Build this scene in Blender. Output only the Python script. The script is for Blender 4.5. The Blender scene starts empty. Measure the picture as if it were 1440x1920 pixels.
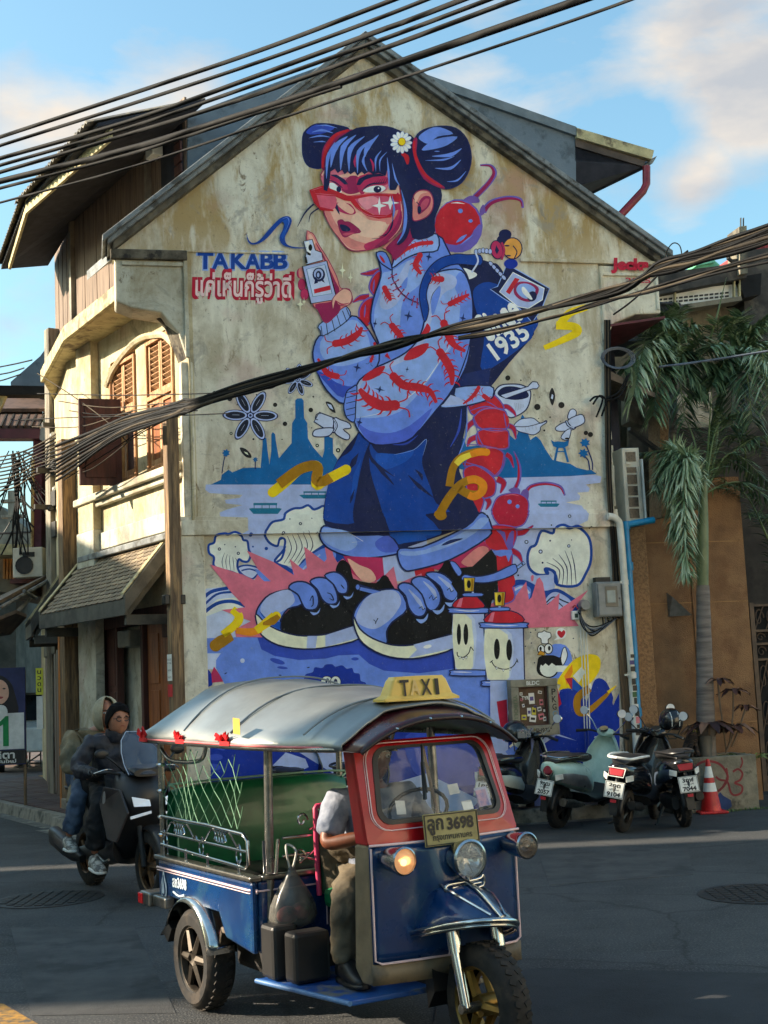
# Street corner with mural, tuk-tuk, motorcycle and parked scooters. Sections: camera+light, setting, house, mural, surroundings, vehicles, people.
import bpy,bmesh,math,random
import numpy as np
from mathutils import Vector,Matrix,noise
from mathutils.geometry import tessellate_polygon
random.seed(7)
SC=bpy.context.scene
COL=SC.collection
PI=math.pi
R=math.radians
FPX,CX,CY,HC=2500.0,720.0,960.0,1.75
PITCH,ROLL=math.atan(310/2500.0),0.0447
_f=Vector((0,math.cos(PITCH),math.sin(PITCH)))
_h=Vector((1,0,0));_u=_h.cross(_f)
_r=math.cos(ROLL)*_h-math.sin(ROLL)*_u
_up=math.sin(ROLL)*_h+math.cos(ROLL)*_u
CAM=Vector((0,0,HC))
cd=bpy.data.cameras.new('camera');cam=bpy.data.objects.new('camera',cd);COL.objects.link(cam)
cd.sensor_fit='HORIZONTAL';cd.sensor_width=36.0;cd.lens=FPX/1440*36.0
cd.clip_start=.1;cd.clip_end=4000
cam.matrix_world=Matrix(((_r.x,_up.x,-_f.x,0),(_r.y,_up.y,-_f.y,0),(_r.z,_up.z,-_f.z,HC),(0,0,0,1)))
SC.camera=cam
SUN_EL,SUN_DIR=R(27),Vector((-1.0,0.02,0)).normalized()
w=bpy.data.worlds.new('World');SC.world=w;w.use_nodes=True
nt=w.node_tree;nt.nodes.clear()
def _n(nt,t,**k):
 n=nt.nodes.new(t)
 for a,b in k.items():setattr(n,a,b)
 return n
def lk(nt,a,b):nt.links.new(a,b)
sky=_n(nt,'ShaderNodeTexSky',sky_type='NISHITA',sun_disc=False,sun_elevation=SUN_EL,altitude=0,air_density=1.25,dust_density=2.4,ozone_density=3.0)
sky.sun_rotation=math.atan2(SUN_DIR.x,SUN_DIR.y)
bg=_n(nt,'ShaderNodeBackground');bg.inputs[1].default_value=0.082
out=_n(nt,'ShaderNodeOutputWorld')
tc=_n(nt,'ShaderNodeTexCoord')
mp=_n(nt,'ShaderNodeMapping');mp.inputs['Scale'].default_value=(1,1,2.2);mp.inputs['Location'].default_value=(0.62,.3,.13)
nz=_n(nt,'ShaderNodeTexNoise');nz.inputs['Scale'].default_value=6.5;nz.inputs['Detail'].default_value=9;nz.inputs['Roughness'].default_value=.56;nz.inputs['Distortion'].default_value=.25
cr=_n(nt,'ShaderNodeValToRGB');cr.color_ramp.elements[0].position=.55;cr.color_ramp.elements[1].position=.84
nz2=_n(nt,'ShaderNodeTexNoise');nz2.inputs['Scale'].default_value=9;nz2.inputs['Detail'].default_value=6
cc=_n(nt,'ShaderNodeValToRGB');cc.color_ramp.elements[0].color=(1.75,1.85,2.0,1);cc.color_ramp.elements[1].color=(2.9,2.65,2.35,1)
cc.color_ramp.elements[0].position=.35;cc.color_ramp.elements[1].position=.62
mx=_n(nt,'ShaderNodeMix',data_type='RGBA')
tint=_n(nt,'ShaderNodeMix',data_type='RGBA',blend_type='MULTIPLY');tint.inputs[0].default_value=1;tint.inputs[7].default_value=(.78,.95,.86,1)
lk(nt,tc.outputs['Generated'],mp.inputs[0]);lk(nt,mp.outputs[0],nz.inputs['Vector']);lk(nt,mp.outputs[0],nz2.inputs['Vector'])
_dn=_n(nt,'ShaderNodeVectorMath',operation='NORMALIZE');lk(nt,tc.outputs['Generated'],_dn.inputs[0]);acc=nz.outputs[0]
for (px_,py_,wd,am) in ((0,170,.07,.36),(110,225,.06,.30),(260,205,.07,.32),(420,190,.06,.22),(1430,60,.09,.38),(1410,200,.06,.32),(1290,352,.035,.32),(1250,80,.06,.20),(900,170,.09,.16),(700,-700,.35,-.12)):
 d_=(_f+_r*((px_-CX)/FPX)-_up*((py_-CY)/FPX)).normalized();dd=_n(nt,'ShaderNodeVectorMath',operation='DISTANCE');dd.inputs[1].default_value=d_;lk(nt,_dn.outputs[0],dd.inputs[0])
 m_=_n(nt,'ShaderNodeMapRange');m_.inputs[1].default_value=0;m_.inputs[2].default_value=wd;m_.inputs[3].default_value=am;m_.inputs[4].default_value=0;lk(nt,dd.outputs['Value'],m_.inputs[0])
 a_=_n(nt,'ShaderNodeMath',operation='ADD');lk(nt,acc,a_.inputs[0]);lk(nt,m_.outputs[0],a_.inputs[1]);acc=a_.outputs[0]
lk(nt,acc,cr.inputs[0]);lk(nt,nz2.outputs[0],cc.inputs[0]);lk(nt,cr.outputs[0],mx.inputs[0])
lk(nt,sky.outputs[0],tint.inputs[6]);lk(nt,tint.outputs[2],mx.inputs[6]);lk(nt,cc.outputs[0],mx.inputs[7])
lk(nt,mx.outputs[2],bg.inputs[0]);lk(nt,bg.outputs[0],out.inputs[0])
sl=bpy.data.lights.new('sun','SUN');sl.energy=3.3;sl.angle=R(.6);sl.color=(1,.85,.66)
so=bpy.data.objects.new('sun',sl);COL.objects.link(so)
sd=Vector((SUN_DIR.x*math.cos(SUN_EL),SUN_DIR.y*math.cos(SUN_EL),math.sin(SUN_EL)))
so.rotation_euler=sd.to_track_quat('Z','Y').to_euler();so.location=(-30,0,20)
SC.view_settings.view_transform='Standard';SC.view_settings.look='None'
SC.view_settings.exposure=2.0;SC.view_settings.gamma=1;SC.view_settings.use_curve_mapping=False
SC.cycles.max_bounces=8;SC.cycles.transparent_max_bounces=12
def ray(px,py):return (_f+_r*((px-CX)/FPX)-_up*((py-CY)/FPX))
def onp(px,py,p0,n):
 d=ray(px,py);return CAM+d*((p0-CAM).dot(n)/d.dot(n))
def gnd(px,py,z=0.0):return onp(px,py,Vector((0,0,z)),Vector((0,0,1)))
def atY(px,py,Y):return onp(px,py,Vector((0,Y,0)),Vector((0,1,0)))
class Plane:
 """vertical plane through p (x,y) along direction d; n points towards the street"""
 def __init__(s,p,d,off=0):
  s.d=Vector((d[0],d[1],0)).normalized();s.n=Vector((s.d.y,-s.d.x,0))
  if s.n.dot(CAM-Vector((p[0],p[1],HC)))<0:s.n=-s.n
  s.p=Vector((p[0],p[1],0))+s.n*off
  s.ax=Matrix(((s.d.x,s.n.x,0),(s.d.y,s.n.y,0),(0,0,1)))
 def P(s,px,py,off=0):return onp(px,py,s.p+s.n*off,s.n)
 def uz(s,px,py,off=0):
  q=s.P(px,py,off)-s.p;return (q.dot(s.d),q.z)
 def W(s,u,z,off=0):return s.p+s.d*u+s.n*off+Vector((0,0,z))
class MB:
 def __init__(s):s.v=[];s.f=[];s.m=[]
 def add(s,vs,fs,m=0):
  b=len(s.v);s.v+=[tuple(v) for v in vs];s.f+=[tuple(b+i for i in f) for f in fs];s.m+=[m]*len(fs);return s
 def hexa(s,b,t,m=0):
  return s.add(list(b)+list(t),[(3,2,1,0),(4,5,6,7),(0,1,5,4),(1,2,6,5),(2,3,7,6),(3,0,4,7)],m)
 def box(s,x0,x1,y0,y1,z0,z1,m=0,M=None):
  vs=[Vector(p) for p in ((x0,y0,z0),(x1,y0,z0),(x1,y1,z0),(x0,y1,z0),(x0,y0,z1),(x1,y0,z1),(x1,y1,z1),(x0,y1,z1))]
  if M is not None:vs=[M @ v for v in vs]
  return s.hexa(vs[:4],vs[4:],m)
 def slab(s,poly,vec,m=0):
  n=len(poly);vec=Vector(vec);a=[Vector(p) for p in poly];b=[p+vec for p in a]
  tri=tessellate_polygon([a])
  nn=Vector((0,0,0))
  for i in range(n):nn+=a[i].cross(a[(i+1)%n])
  fl=nn.dot(vec)>0
  fs=[]
  for t in tri:
   q=(a[t[1]]-a[t[0]]).cross(a[t[2]]-a[t[0]])
   t=t if q.dot(vec)<0 else (t[2],t[1],t[0])
   fs.append(tuple(t));fs.append((t[2]+n,t[1]+n,t[0]+n))
  for i in range(n):
   j=(i+1)%n
   fs.append((i,j,j+n,i+n) if fl else (j,i,i+n,j+n))
  return s.add(a+b,fs,m)
 def tube(s,pts,r,n=8,m=0,cap=True,closed=False,sx=1):
  pts=[Vector(p) for p in pts];k=len(pts)
  rr=r if hasattr(r,'__len__') else [r]*k
  vs=[];fs=[];up=None
  for i in range(k):
   if closed:t=pts[(i+1)%k]-pts[i-1]
   else:t=pts[min(i+1,k-1)]-pts[max(i-1,0)]
   if t.length<1e-9:t=Vector((0,0,1))
   t.normalize()
   if up is None:up=Vector((0,0,1)) if abs(t.z)<.9 else Vector((1,0,0))
   a=t.cross(up)
   if a.length<1e-6:a=t.cross(Vector((0,1,.01)))
   a.normalize();up=a.cross(t);b=up
   for j in range(n):
    th=2*PI*j/n;vs.append(pts[i]+(a*math.cos(th)*sx+b*math.sin(th))*rr[i])
  kk=k if closed else k-1
  for i in range(kk):
   for j in range(n):
    p,q=i*n+j,i*n+(j+1)%n;p2,q2=((i+1)%k)*n+j,((i+1)%k)*n+(j+1)%n
    fs.append((p,q,q2,p2))
  if cap and not closed:fs.append(tuple(range(n-1,-1,-1)));fs.append(tuple((k-1)*n+j for j in range(n)))
  return s.add(vs,fs,m)
 def lathe(s,prof,c=(0,0,0),axis=(0,0,1),n=24,m=0,a0=0,a1=2*PI):
  ax=Vector(axis).normalized();u=ax.orthogonal().normalized();v=ax.cross(u);c=Vector(c);vs=[];fs=[]
  full=abs(a1-a0-2*PI)<1e-6;nn=n if full else n+1
  for rr,h in prof:
   for j in range(nn):
    th=a0+(a1-a0)*j/n;vs.append(c+ax*h+(u*math.cos(th)+v*math.sin(th))*rr)
  for i in range(len(prof)-1):
   for j in range(n if full else n):
    j2=(j+1)%nn;fs.append((i*nn+j,i*nn+j2,(i+1)*nn+j2,(i+1)*nn+j))
  return s.add(vs,fs,m)
 def grid(s,rows,m=0,thick=None,closed=False):
  nr,nc=len(rows),len(rows[0]);vs=[Vector(p) for r_ in rows for p in r_];fs=[]
  for i in range(nr-1):
   for j in range(nc-(0 if closed else 1)):
    j2=(j+1)%nc;fs.append((i*nc+j,i*nc+j2,(i+1)*nc+j2,(i+1)*nc+j))
  return s.add(vs,fs,m)
 def sphere(s,c,r,nu=12,nv=8,m=0,sc=(1,1,1)):
  c=Vector(c);rows=[]
  for i in range(nv+1):
   ph=PI*i/nv;rows.append([c+Vector((math.sin(ph)*math.cos(2*PI*j/nu)*r*sc[0],math.sin(ph)*math.sin(2*PI*j/nu)*r*sc[1],math.cos(ph)*r*sc[2])) for j in range(nu)])
  return s.grid(rows,m,closed=True)
 def xf(s,M):s.v=[tuple(M @ Vector(v)) for v in s.v];return s
def obj(name,mb,mats,parent=None,smooth=None,bevel=0,solid=0,sub=0,kind=None,seg=2):
 me=bpy.data.meshes.new(name);me.from_pydata(mb.v,[],mb.f);me.update()
 mats=mats if isinstance(mats,(list,tuple)) else [mats]
 for m_ in mats:me.materials.append(m_)
 if len(mats)>1:me.polygons.foreach_set('material_index',mb.m)
 if smooth is not None:
  me.polygons.foreach_set('use_smooth',[True]*len(me.polygons));me.set_sharp_from_angle(angle=R(smooth))
 o=bpy.data.objects.new(name,me);COL.objects.link(o)
 if parent is not None:o.parent=parent
 if solid:
  md=o.modifiers.new('s','SOLIDIFY');md.thickness=solid;md.offset=-1
 if bevel:
  md=o.modifiers.new('b','BEVEL');md.width=bevel;md.segments=seg;md.limit_method='ANGLE';md.angle_limit=R(40)
 if sub:
  md=o.modifiers.new('u','SUBSURF');md.levels=md.render_levels=sub
 if kind:o['kind']=kind
 return o
def thing(name,label,cat,loc=(0,0,0),rz=0,group=None,parent=None):
 o=bpy.data.objects.new(name,None);COL.objects.link(o);o.location=loc;o.rotation_euler=(0,0,rz)
 o.empty_display_size=.2
 return tag(o,label,cat,group)
def tag(o,label,cat,group=None):
 o['label']=label;o['category']=cat
 if group:o['group']=group
 return o
def copy_tree(o,parent=None):
 c=o.copy();COL.objects.link(c)
 if parent is not None:c.parent=parent
 for ch in [x for x in bpy.data.objects if x.parent==o and x !=c]:copy_tree(ch,c)
 return c
def cat(pts,n=6,closed=False):
 pts=[Vector(p) for p in pts];k=len(pts);o=[]
 rng=range(k) if closed else range(k-1)
 for i in rng:
  if closed:p0,p1,p2,p3=pts[i-1],pts[i],pts[(i+1)%k],pts[(i+2)%k]
  else:p0,p1,p2,p3=pts[max(i-1,0)],pts[i],pts[i+1],pts[min(i+2,k-1)]
  for j in range(n):
   t=j/n;o.append(.5*((2*p1)+(p2-p0)*t+(2*p0-5*p1+4*p2-p3)*t*t+(3*p1-p0-3*p2+p3)*t**3))
 if not closed:o.append(pts[-1])
 return o
def lin(c):
 return tuple(((x/255)/12.92 if x/255<=.04045 else ((x/255+.055)/1.055)**2.4) for x in c)+(1,)
_MC={}
def mat(name,c1,c2=None,rough=.6,metal=0,scale=6,mixlo=.4,mixhi=.65,bump=0,bscale=40,stretch=(1,1,1),rvar=.12,coat=0,spec=.5,trans=0,alpha=1,c3=None,s3=1.5,emit=0,detail=5):
 if name in _MC:return _MC[name]
 m=bpy.data.materials.new(name);m.use_nodes=True;t=m.node_tree;b=t.nodes['Principled BSDF']
 c1=lin(c1);c2=lin(c2) if c2 else tuple(x*.82 for x in c1[:3])+(1,)
 co=_n(t,'ShaderNodeTexCoord');ma=_n(t,'ShaderNodeMapping');ma.inputs['Scale'].default_value=stretch
 lk(t,co.outputs['Object'],ma.inputs[0])
 n1=_n(t,'ShaderNodeTexNoise');n1.inputs['Scale'].default_value=scale;n1.inputs['Detail'].default_value=detail;n1.inputs['Roughness'].default_value=.6
 lk(t,ma.outputs[0],n1.inputs['Vector'])
 mr=_n(t,'ShaderNodeMapRange');mr.inputs[1].default_value=mixlo;mr.inputs[2].default_value=mixhi
 lk(t,n1.outputs[0],mr.inputs[0])
 mx=_n(t,'ShaderNodeMix',data_type='RGBA');mx.inputs[6].default_value=c1;mx.inputs[7].default_value=c2
 lk(t,mr.outputs[0],mx.inputs[0]);last=mx.outputs[2]
 if c3:
  n3=_n(t,'ShaderNodeTexNoise');n3.inputs['Scale'].default_value=s3;n3.inputs['Detail'].default_value=6;n3.inputs['Roughness'].default_value=.65
  lk(t,ma.outputs[0],n3.inputs['Vector'])
  m3=_n(t,'ShaderNodeMapRange');m3.inputs[1].default_value=.52;m3.inputs[2].default_value=.62;lk(t,n3.outputs[0],m3.inputs[0])
  x3=_n(t,'ShaderNodeMix',data_type='RGBA');x3.inputs[7].default_value=lin(c3);lk(t,m3.outputs[0],x3.inputs[0]);lk(t,last,x3.inputs[6]);last=x3.outputs[2]
 lk(t,last,b.inputs['Base Color'])
 b.inputs['Metallic'].default_value=metal;b.inputs['Specular IOR Level'].default_value=spec
 if rvar:
  rr=_n(t,'ShaderNodeMapRange');rr.inputs[3].default_value=max(0.02,rough-rvar);rr.inputs[4].default_value=min(1,rough+rvar)
  lk(t,n1.outputs[0],rr.inputs[0]);lk(t,rr.outputs[0],b.inputs['Roughness'])
 else:b.inputs['Roughness'].default_value=rough
 if coat:b.inputs['Coat Weight'].default_value=coat;b.inputs['Coat Roughness'].default_value=.06
 if trans:b.inputs['Transmission Weight'].default_value=trans
 if alpha<1:b.inputs['Alpha'].default_value=alpha
 if emit:b.inputs['Emission Color'].default_value=c1;b.inputs['Emission Strength'].default_value=emit
 if bump:
  n2=_n(t,'ShaderNodeTexNoise');n2.inputs['Scale'].default_value=bscale;n2.inputs['Detail'].default_value=4
  lk(t,ma.outputs[0],n2.inputs['Vector']);bp=_n(t,'ShaderNodeBump');bp.inputs['Strength'].default_value=bump;bp.inputs['Distance'].default_value=.02
  lk(t,n2.outputs[0],bp.inputs['Height']);lk(t,bp.outputs[0],b.inputs['Normal'])
 _MC[name]=m;return m
def text_mb(s,size=1,off=0,ext=0,bold=0):
 cu=bpy.data.curves.new('t','FONT');cu.body=s;cu.size=size;cu.align_x='CENTER';cu.align_y='CENTER';cu.offset=off;cu.extrude=ext;cu.resolution_u=3
 o=bpy.data.objects.new('t',cu);COL.objects.link(o)
 dg=bpy.context.evaluated_depsgraph_get();dg.update();me=bpy.data.meshes.new_from_object(o.evaluated_get(dg))
 mb=MB();mb.add([v.co.copy() for v in me.vertices],[tuple(p.vertices) for p in me.polygons])
 bpy.data.objects.remove(o);bpy.data.curves.remove(cu);bpy.data.meshes.remove(me)
 return mb
def fit_text(s,w,h,off=0,ext=0,bold=0):
 """text scaled to exactly w x h, centred, in the XY plane"""
 mb=text_mb(s,1,0,0)
 xs=[v[0] for v in mb.v];ys=[v[1] for v in mb.v]
 cx,cy,sw,sh=(min(xs)+max(xs))/2,(min(ys)+max(ys))/2,max(xs)-min(xs),max(ys)-min(ys)
 if off:mb=text_mb(s,1,off)
 mb.v=[((v[0]-cx)*w/sw,(v[1]-cy)*h/sh,ext) for v in mb.v]
 return mb
RC=gnd(1175,1522)
G=Plane(RC,ray(12000,694))
LC=G.P(360,900)
F_=Plane(LC,ray(-900,1350))
def PM(pl,off=0):
 o=pl.p+pl.n*off
 return Matrix(((pl.d.x,pl.n.x,0,o.x),(pl.d.y,pl.n.y,0,o.y),(0,0,1,0),(0,0,0,1)))
GM,FM=PM(G),PM(F_)
def struct(name,mb,m,**k):return obj(name,mb,m,kind='structure',**k)
def asphalt():
 m=mat('asphalt',(58,60,61),(44,46,48),rough=.82,scale=1.3,bump=.55,bscale=85,c3=(40,40,40),s3=.7)
 t=m.node_tree;b=t.nodes['Principled BSDF'];src=b.inputs['Base Color'].links[0].from_socket
 co=_n(t,'ShaderNodeTexCoord')
 sp=_n(t,'ShaderNodeTexNoise');sp.inputs['Scale'].default_value=70;sp.inputs['Detail'].default_value=2;lk(t,co.outputs['Object'],sp.inputs['Vector'])
 mr=_n(t,'ShaderNodeMapRange');mr.inputs[1].default_value=.54;mr.inputs[2].default_value=.68;lk(t,sp.outputs[0],mr.inputs[0])
 x=_n(t,'ShaderNodeMix',data_type='RGBA');x.inputs[7].default_value=lin((92,91,88));lk(t,mr.outputs[0],x.inputs[0]);lk(t,src,x.inputs[6])
 vo=_n(t,'ShaderNodeTexVoronoi',feature='DISTANCE_TO_EDGE');vo.inputs['Scale'].default_value=.55
 dn=_n(t,'ShaderNodeTexNoise');dn.inputs['Scale'].default_value=3;dn.inputs['Detail'].default_value=6;lk(t,co.outputs['Object'],dn.inputs['Vector'])
 ad=_n(t,'ShaderNodeMix',data_type='VECTOR');ad.inputs[0].default_value=.18;lk(t,co.outputs['Object'],ad.inputs[4]);lk(t,dn.outputs['Color'],ad.inputs[5]);lk(t,ad.outputs[1],vo.inputs['Vector'])
 cr_=_n(t,'ShaderNodeMapRange');cr_.inputs[1].default_value=.0;cr_.inputs[2].default_value=.010;cr_.inputs[3].default_value=.85;cr_.inputs[4].default_value=0;lk(t,vo.outputs['Distance'],cr_.inputs[0])
 x2=_n(t,'ShaderNodeMix',data_type='RGBA');x2.inputs[7].default_value=lin((30,30,30));lk(t,cr_.outputs[0],x2.inputs[0]);lk(t,x.outputs[2],x2.inputs[6])
 sc_=_n(t,'ShaderNodeMapping');sc_.inputs['Scale'].default_value=(.8,14,1);sc_.inputs['Rotation'].default_value=(0,0,R(6));lk(t,co.outputs['Object'],sc_.inputs[0])
 s2=_n(t,'ShaderNodeTexNoise');s2.inputs['Scale'].default_value=3;s2.inputs['Detail'].default_value=5;lk(t,sc_.outputs[0],s2.inputs['Vector'])
 m2=_n(t,'ShaderNodeMapRange');m2.inputs[1].default_value=.63;m2.inputs[2].default_value=.75;m2.inputs[4].default_value=.75;lk(t,s2.outputs[0],m2.inputs[0])
 x3=_n(t,'ShaderNodeMix',data_type='RGBA');x3.inputs[7].default_value=lin((108,108,106));lk(t,m2.outputs[0],x3.inputs[0]);lk(t,x2.outputs[2],x3.inputs[6])
 lk(t,x3.outputs[2],b.inputs['Base Color']);return m
ASPH=asphalt()
g=MB();g.add([(-300,-60,-.01),(300,-60,-.01),(300,500,-.01),(-300,500,-.01)],[(0,1,2,3)])
struct('ground',g,mat('dusty_ground',(98,92,82),(80,76,70),rough=.95,scale=.5))
g=MB();g.add([(-26,-30,0),(14,-30,0),(14,17.3,0),(-26,90,0)],[(0,1,2,3)])
struct('road',g,ASPH)
g=MB();a_=gnd(1010,1816);b_=gnd(1440,1826)
g.slab([a_,b_,b_+Vector((9,.3,0)),b_+Vector((9,-5,0)),Vector((a_.x-1,2,0)),Vector((a_.x-.6,a_.y-.3,0))],(0,0,.004))
struct('road_patch',g,mat('asphalt_patch',(40,42,45),(30,32,35),rough=.85,scale=2,bump=.4,bscale=120))
g=MB();q=[gnd(1010,1600),gnd(1290,1590),gnd(1300,1640),gnd(1030,1660)];g.slab(q,(0,0,.003));struct('road_patch',g,mat('asphalt_patch_pale',(70,70,69),(54,55,56),rough=.85,scale=3,bump=.4,bscale=110,c3=(44,45,46),s3=2))
g=MB();q=[gnd(20,1740),gnd(250,1735),gnd(330,1900),gnd(60,1905)];g.slab(q,(0,0,.003));struct('road_patch',g,mat('asphalt_patch_pale',(70,70,69)))
g=MB();q=[gnd(-40,1872),gnd(8,1884),gnd(95,1935),gnd(30,1960),gnd(-60,1898)]
g.slab(q,(0,0,.004));struct('road_marking',g,mat('yellow_paint_worn',(168,122,40),(96,80,50),rough=.7,scale=20,c3=(70,68,64),s3=12))
D2=(gnd(82,718,6.5)-gnd(125,640,6.5));D2.z=0;D2.normalize()
k0=[gnd(-60,1490,.15),gnd(0,1500,.15),gnd(128,1528,.15)]
kd=F_.W(3.3,.15,.5)
kerb=k0+[F_.W(3.0,.15,.62),F_.W(1.2,.15,.62),F_.W(.2,.15,.62),F_.W(-.15,.15,.5),G.W(-5.2,.15,.35),G.W(0.2,.15,.35)]
far=[G.W(.2,.15,-3),F_.W(4,.15,-6),F_.W(30,.15,-9),Vector((-17,60,.15)),Vector((-20,60,.15))]
far2=Vector((k0[0].x-6,k0[0].y+11,.15))
g=MB();g.slab(kerb+[G.W(.2,.15,-3),F_.W(5,.15,-9),F_.W(40,.15,-9),Vector((far2.x-13,far2.y+28,.15)),far2],(0,0,-.05))
PAVE=mat('pavement_tile',(96,78,72),(80,66,62),rough=.8,scale=3,bump=.2,c3=(62,56,54),s3=2)
pave=struct('pavement',g,PAVE)
CONC=mat('kerb_concrete',(150,143,128),(118,112,100),rough=.85,scale=7,bump=.5,bscale=30,c3=(86,84,74),s3=3)
run=[far2]+kerb
ks=0
for a,b in zip(run[:-1],run[1:]):
 L=(b-a).length;n=max(1,int(L/.9));d=(b-a)/n;nn=Vector((d.y,-d.x,0)).normalized()
 if nn.dot(CAM-a)<0:nn=-nn
 for i in range(n):
  p=a+d*i;q=p+d*.985
  mbk=MB();w_=nn*.13;z0=Vector((0,0,-.16));tz=Vector((0,0,.004+random.uniform(-.002,.003)))
  mbk.hexa([p+z0-nn*.02,q+z0-nn*.02,q+z0+w_,p+z0+w_],[p+tz-nn*.02,q+tz-nn*.02,q+tz+w_*.8,p+tz+w_*.8])
  obj('kerb_stone',mbk,CONC,parent=pave,bevel=.012)
g=MB()
for a,b in zip(run[:-1],run[1:]):
 d=(b-a).normalized();nn=Vector((d.y,-d.x,0))
 if nn.dot(CAM-a)<0:nn=-nn
 z=Vector((0,0,-.146));g.add([a+z+nn*.13,b+z+nn*.13,b+z+nn*.33,a+z+nn*.33],[(0,1,2,3)])
struct('gutter',g,mat('gutter_cement',(112,108,99),(84,82,77),rough=.9,scale=9,c3=(150,146,132),s3=4))
g0=gnd(60,1462,.15);PT=[mat('paver_red',(92,66,60),(76,56,52),rough=.8,scale=12),mat('paver_brown',(104,82,72),(84,68,62),rough=.8,scale=12),mat('paver_yellow',(196,140,50),(160,112,44),rough=.8,scale=12)]
dk=(k0[1]-k0[2]).normalized();nk=Vector((-dk.y,dk.x,0))
if nk.dot(Vector((1,1,0)))<0:nk=-nk
pm={}
for c_ in range(3):
 for w2 in (0,):
  b_=MB();b_.box(-.19,.19,-.19,.19,0,.012);
  o_=obj('paving_tile',b_,PT[c_],bevel=0);pm[c_]=o_.data;bpy.data.objects.remove(o_)
k=0
for i in range(-2,22):
 for j in range(0,9):
  p=k0[2]+dk*(i*.4)+nk*(.22+j*.4)
  if F_.n.dot(p-F_.p)<.1 and i<-2:continue
  c_=2 if j==5 else (0 if random.random()<.6 else 1)
  o=bpy.data.objects.new('paving_tile',pm[c_]);COL.objects.link(o);o.parent=pave
  o.location=(p.x,p.y,.149+random.uniform(0,.004));o.rotation_euler=(0,0,math.atan2(dk.y,dk.x));k+=1
PLB=mat('street_wall_plaster',(236,226,204),(222,210,188),rough=.9,scale=1.2)
WDK=mat('dark_window_glass',(40,46,50),(30,34,38),rough=.15)
def unseen_house(x,y0,y1,h,lab,rz=0):
 t=thing('unseen_row_house',lab,'building',(x,(y0+y1)/2,0),rz,None)
 b=MB();L=(y1-y0)/2;b.box(-8,0,-L,L,0,h);obj('wall',b,PLB,t)
 b=MB();b.box(-8.3,.25,-L-.0,L,h,h+.3);obj('roof',b,CONC,t)
 n=max(1,int(2*L/1.9))
 for fz in range(int(h/3)):
  for i in range(n):
   yc=-L+(i+.5)*2*L/n;b=MB();b.box(0,.06,yc-.5,yc+.5,fz*3+.9,fz*3+2.3);obj('window',b,WDK,t)
 return t
def plaster_group():
 g=bpy.data.node_groups.new('plaster','ShaderNodeTree')
 g.interface.new_socket('Color',in_out='OUTPUT',socket_type='NodeSocketColor');g.interface.new_socket('Height',in_out='OUTPUT',socket_type='NodeSocketFloat')
 g.interface.new_socket('Wear',in_out='OUTPUT',socket_type='NodeSocketFloat')
 go=g.nodes.new('NodeGroupOutput');co=g.nodes.new('ShaderNodeTexCoord')
 def noi(s,det=7,ro=.62,st=(1,1,1),dist=0):
  m=g.nodes.new('ShaderNodeMapping');m.inputs['Scale'].default_value=st;g.links.new(co.outputs['Object'],m.inputs[0])
  n=g.nodes.new('ShaderNodeTexNoise');n.inputs['Scale'].default_value=s;n.inputs['Detail'].default_value=det;n.inputs['Roughness'].default_value=ro;n.inputs['Distortion'].default_value=dist
  g.links.new(m.outputs[0],n.inputs['Vector']);return n.outputs[0]
 def rng(s,a,b,c=0,d=1):
  m=g.nodes.new('ShaderNodeMapRange');m.inputs[1].default_value=a;m.inputs[2].default_value=b;m.inputs[3].default_value=c;m.inputs[4].default_value=d
  g.links.new(s,m.inputs[0]);return m.outputs[0]
 def mix(f,a,b):
  m=g.nodes.new('ShaderNodeMix');m.data_type='RGBA';g.links.new(f,m.inputs[0])
  for i,x in ((6,a),(7,b)):
   if isinstance(x,tuple):m.inputs[i].default_value=x
   else:g.links.new(x,m.inputs[i])
  return m.outputs[2]
 def mul(a,b):
  m=g.nodes.new('ShaderNodeMath');m.operation='MULTIPLY';g.links.new(a,m.inputs[0])
  if isinstance(b,float):m.inputs[1].default_value=b
  else:g.links.new(b,m.inputs[1])
  return m.outputs[0]
 sep=g.nodes.new('ShaderNodeSeparateXYZ');g.links.new(co.outputs['Object'],sep.inputs[0])
 hi=rng(sep.outputs[2],6.3,7.3)
 c=mix(rng(noi(1.6,9,.68,(1,1,.8),.5),.40,.60),lin((230,224,204)),lin((188,176,150)))
 c=mix(mul(rng(noi(1.5,9,.7,(1.5,1,.5),.4),.44,.56),hi),c,lin((182,156,108)))
 c=mix(mul(rng(noi(2.1,7,.6,(1.8,1,.5)),.5,.62),.8),c,lin((240,234,214)))
 c=mix(mul(rng(noi(.9,5,.5,(1,1,1.2)),.56,.68),.55),c,lin((192,146,138)))
 c=mix(rng(noi(6,9,.75,(1,1,.5),.8),.60,.66),c,lin((150,134,110)))
 c=mix(mul(rng(noi(22,9,.8),.58,.68),.7),c,lin((92,84,68)))
 c=mix(mul(rng(noi(5,8,.7,(5,5,.22)),.58,.74),.4),c,lin((120,104,78)))
 c=mix(mul(rng(noi(4.2,6,.7,(6,6,.2)),.62,.72),.6),c,lin((228,222,200)))
 c=mix(mul(rng(noi(2.6,9,.72,(1,1,.9),.7),.55,.63),.65),c,lin((158,152,140)))
 h=noi(14,10,.75,(1,1,.8),.6)
 g.links.new(c,go.inputs[0]);g.links.new(h,go.inputs[1]);g.links.new(rng(noi(30,10,.8,(1,1,.7),.3),.60,.70),go.inputs[2])
 return g
PG=plaster_group()
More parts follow.
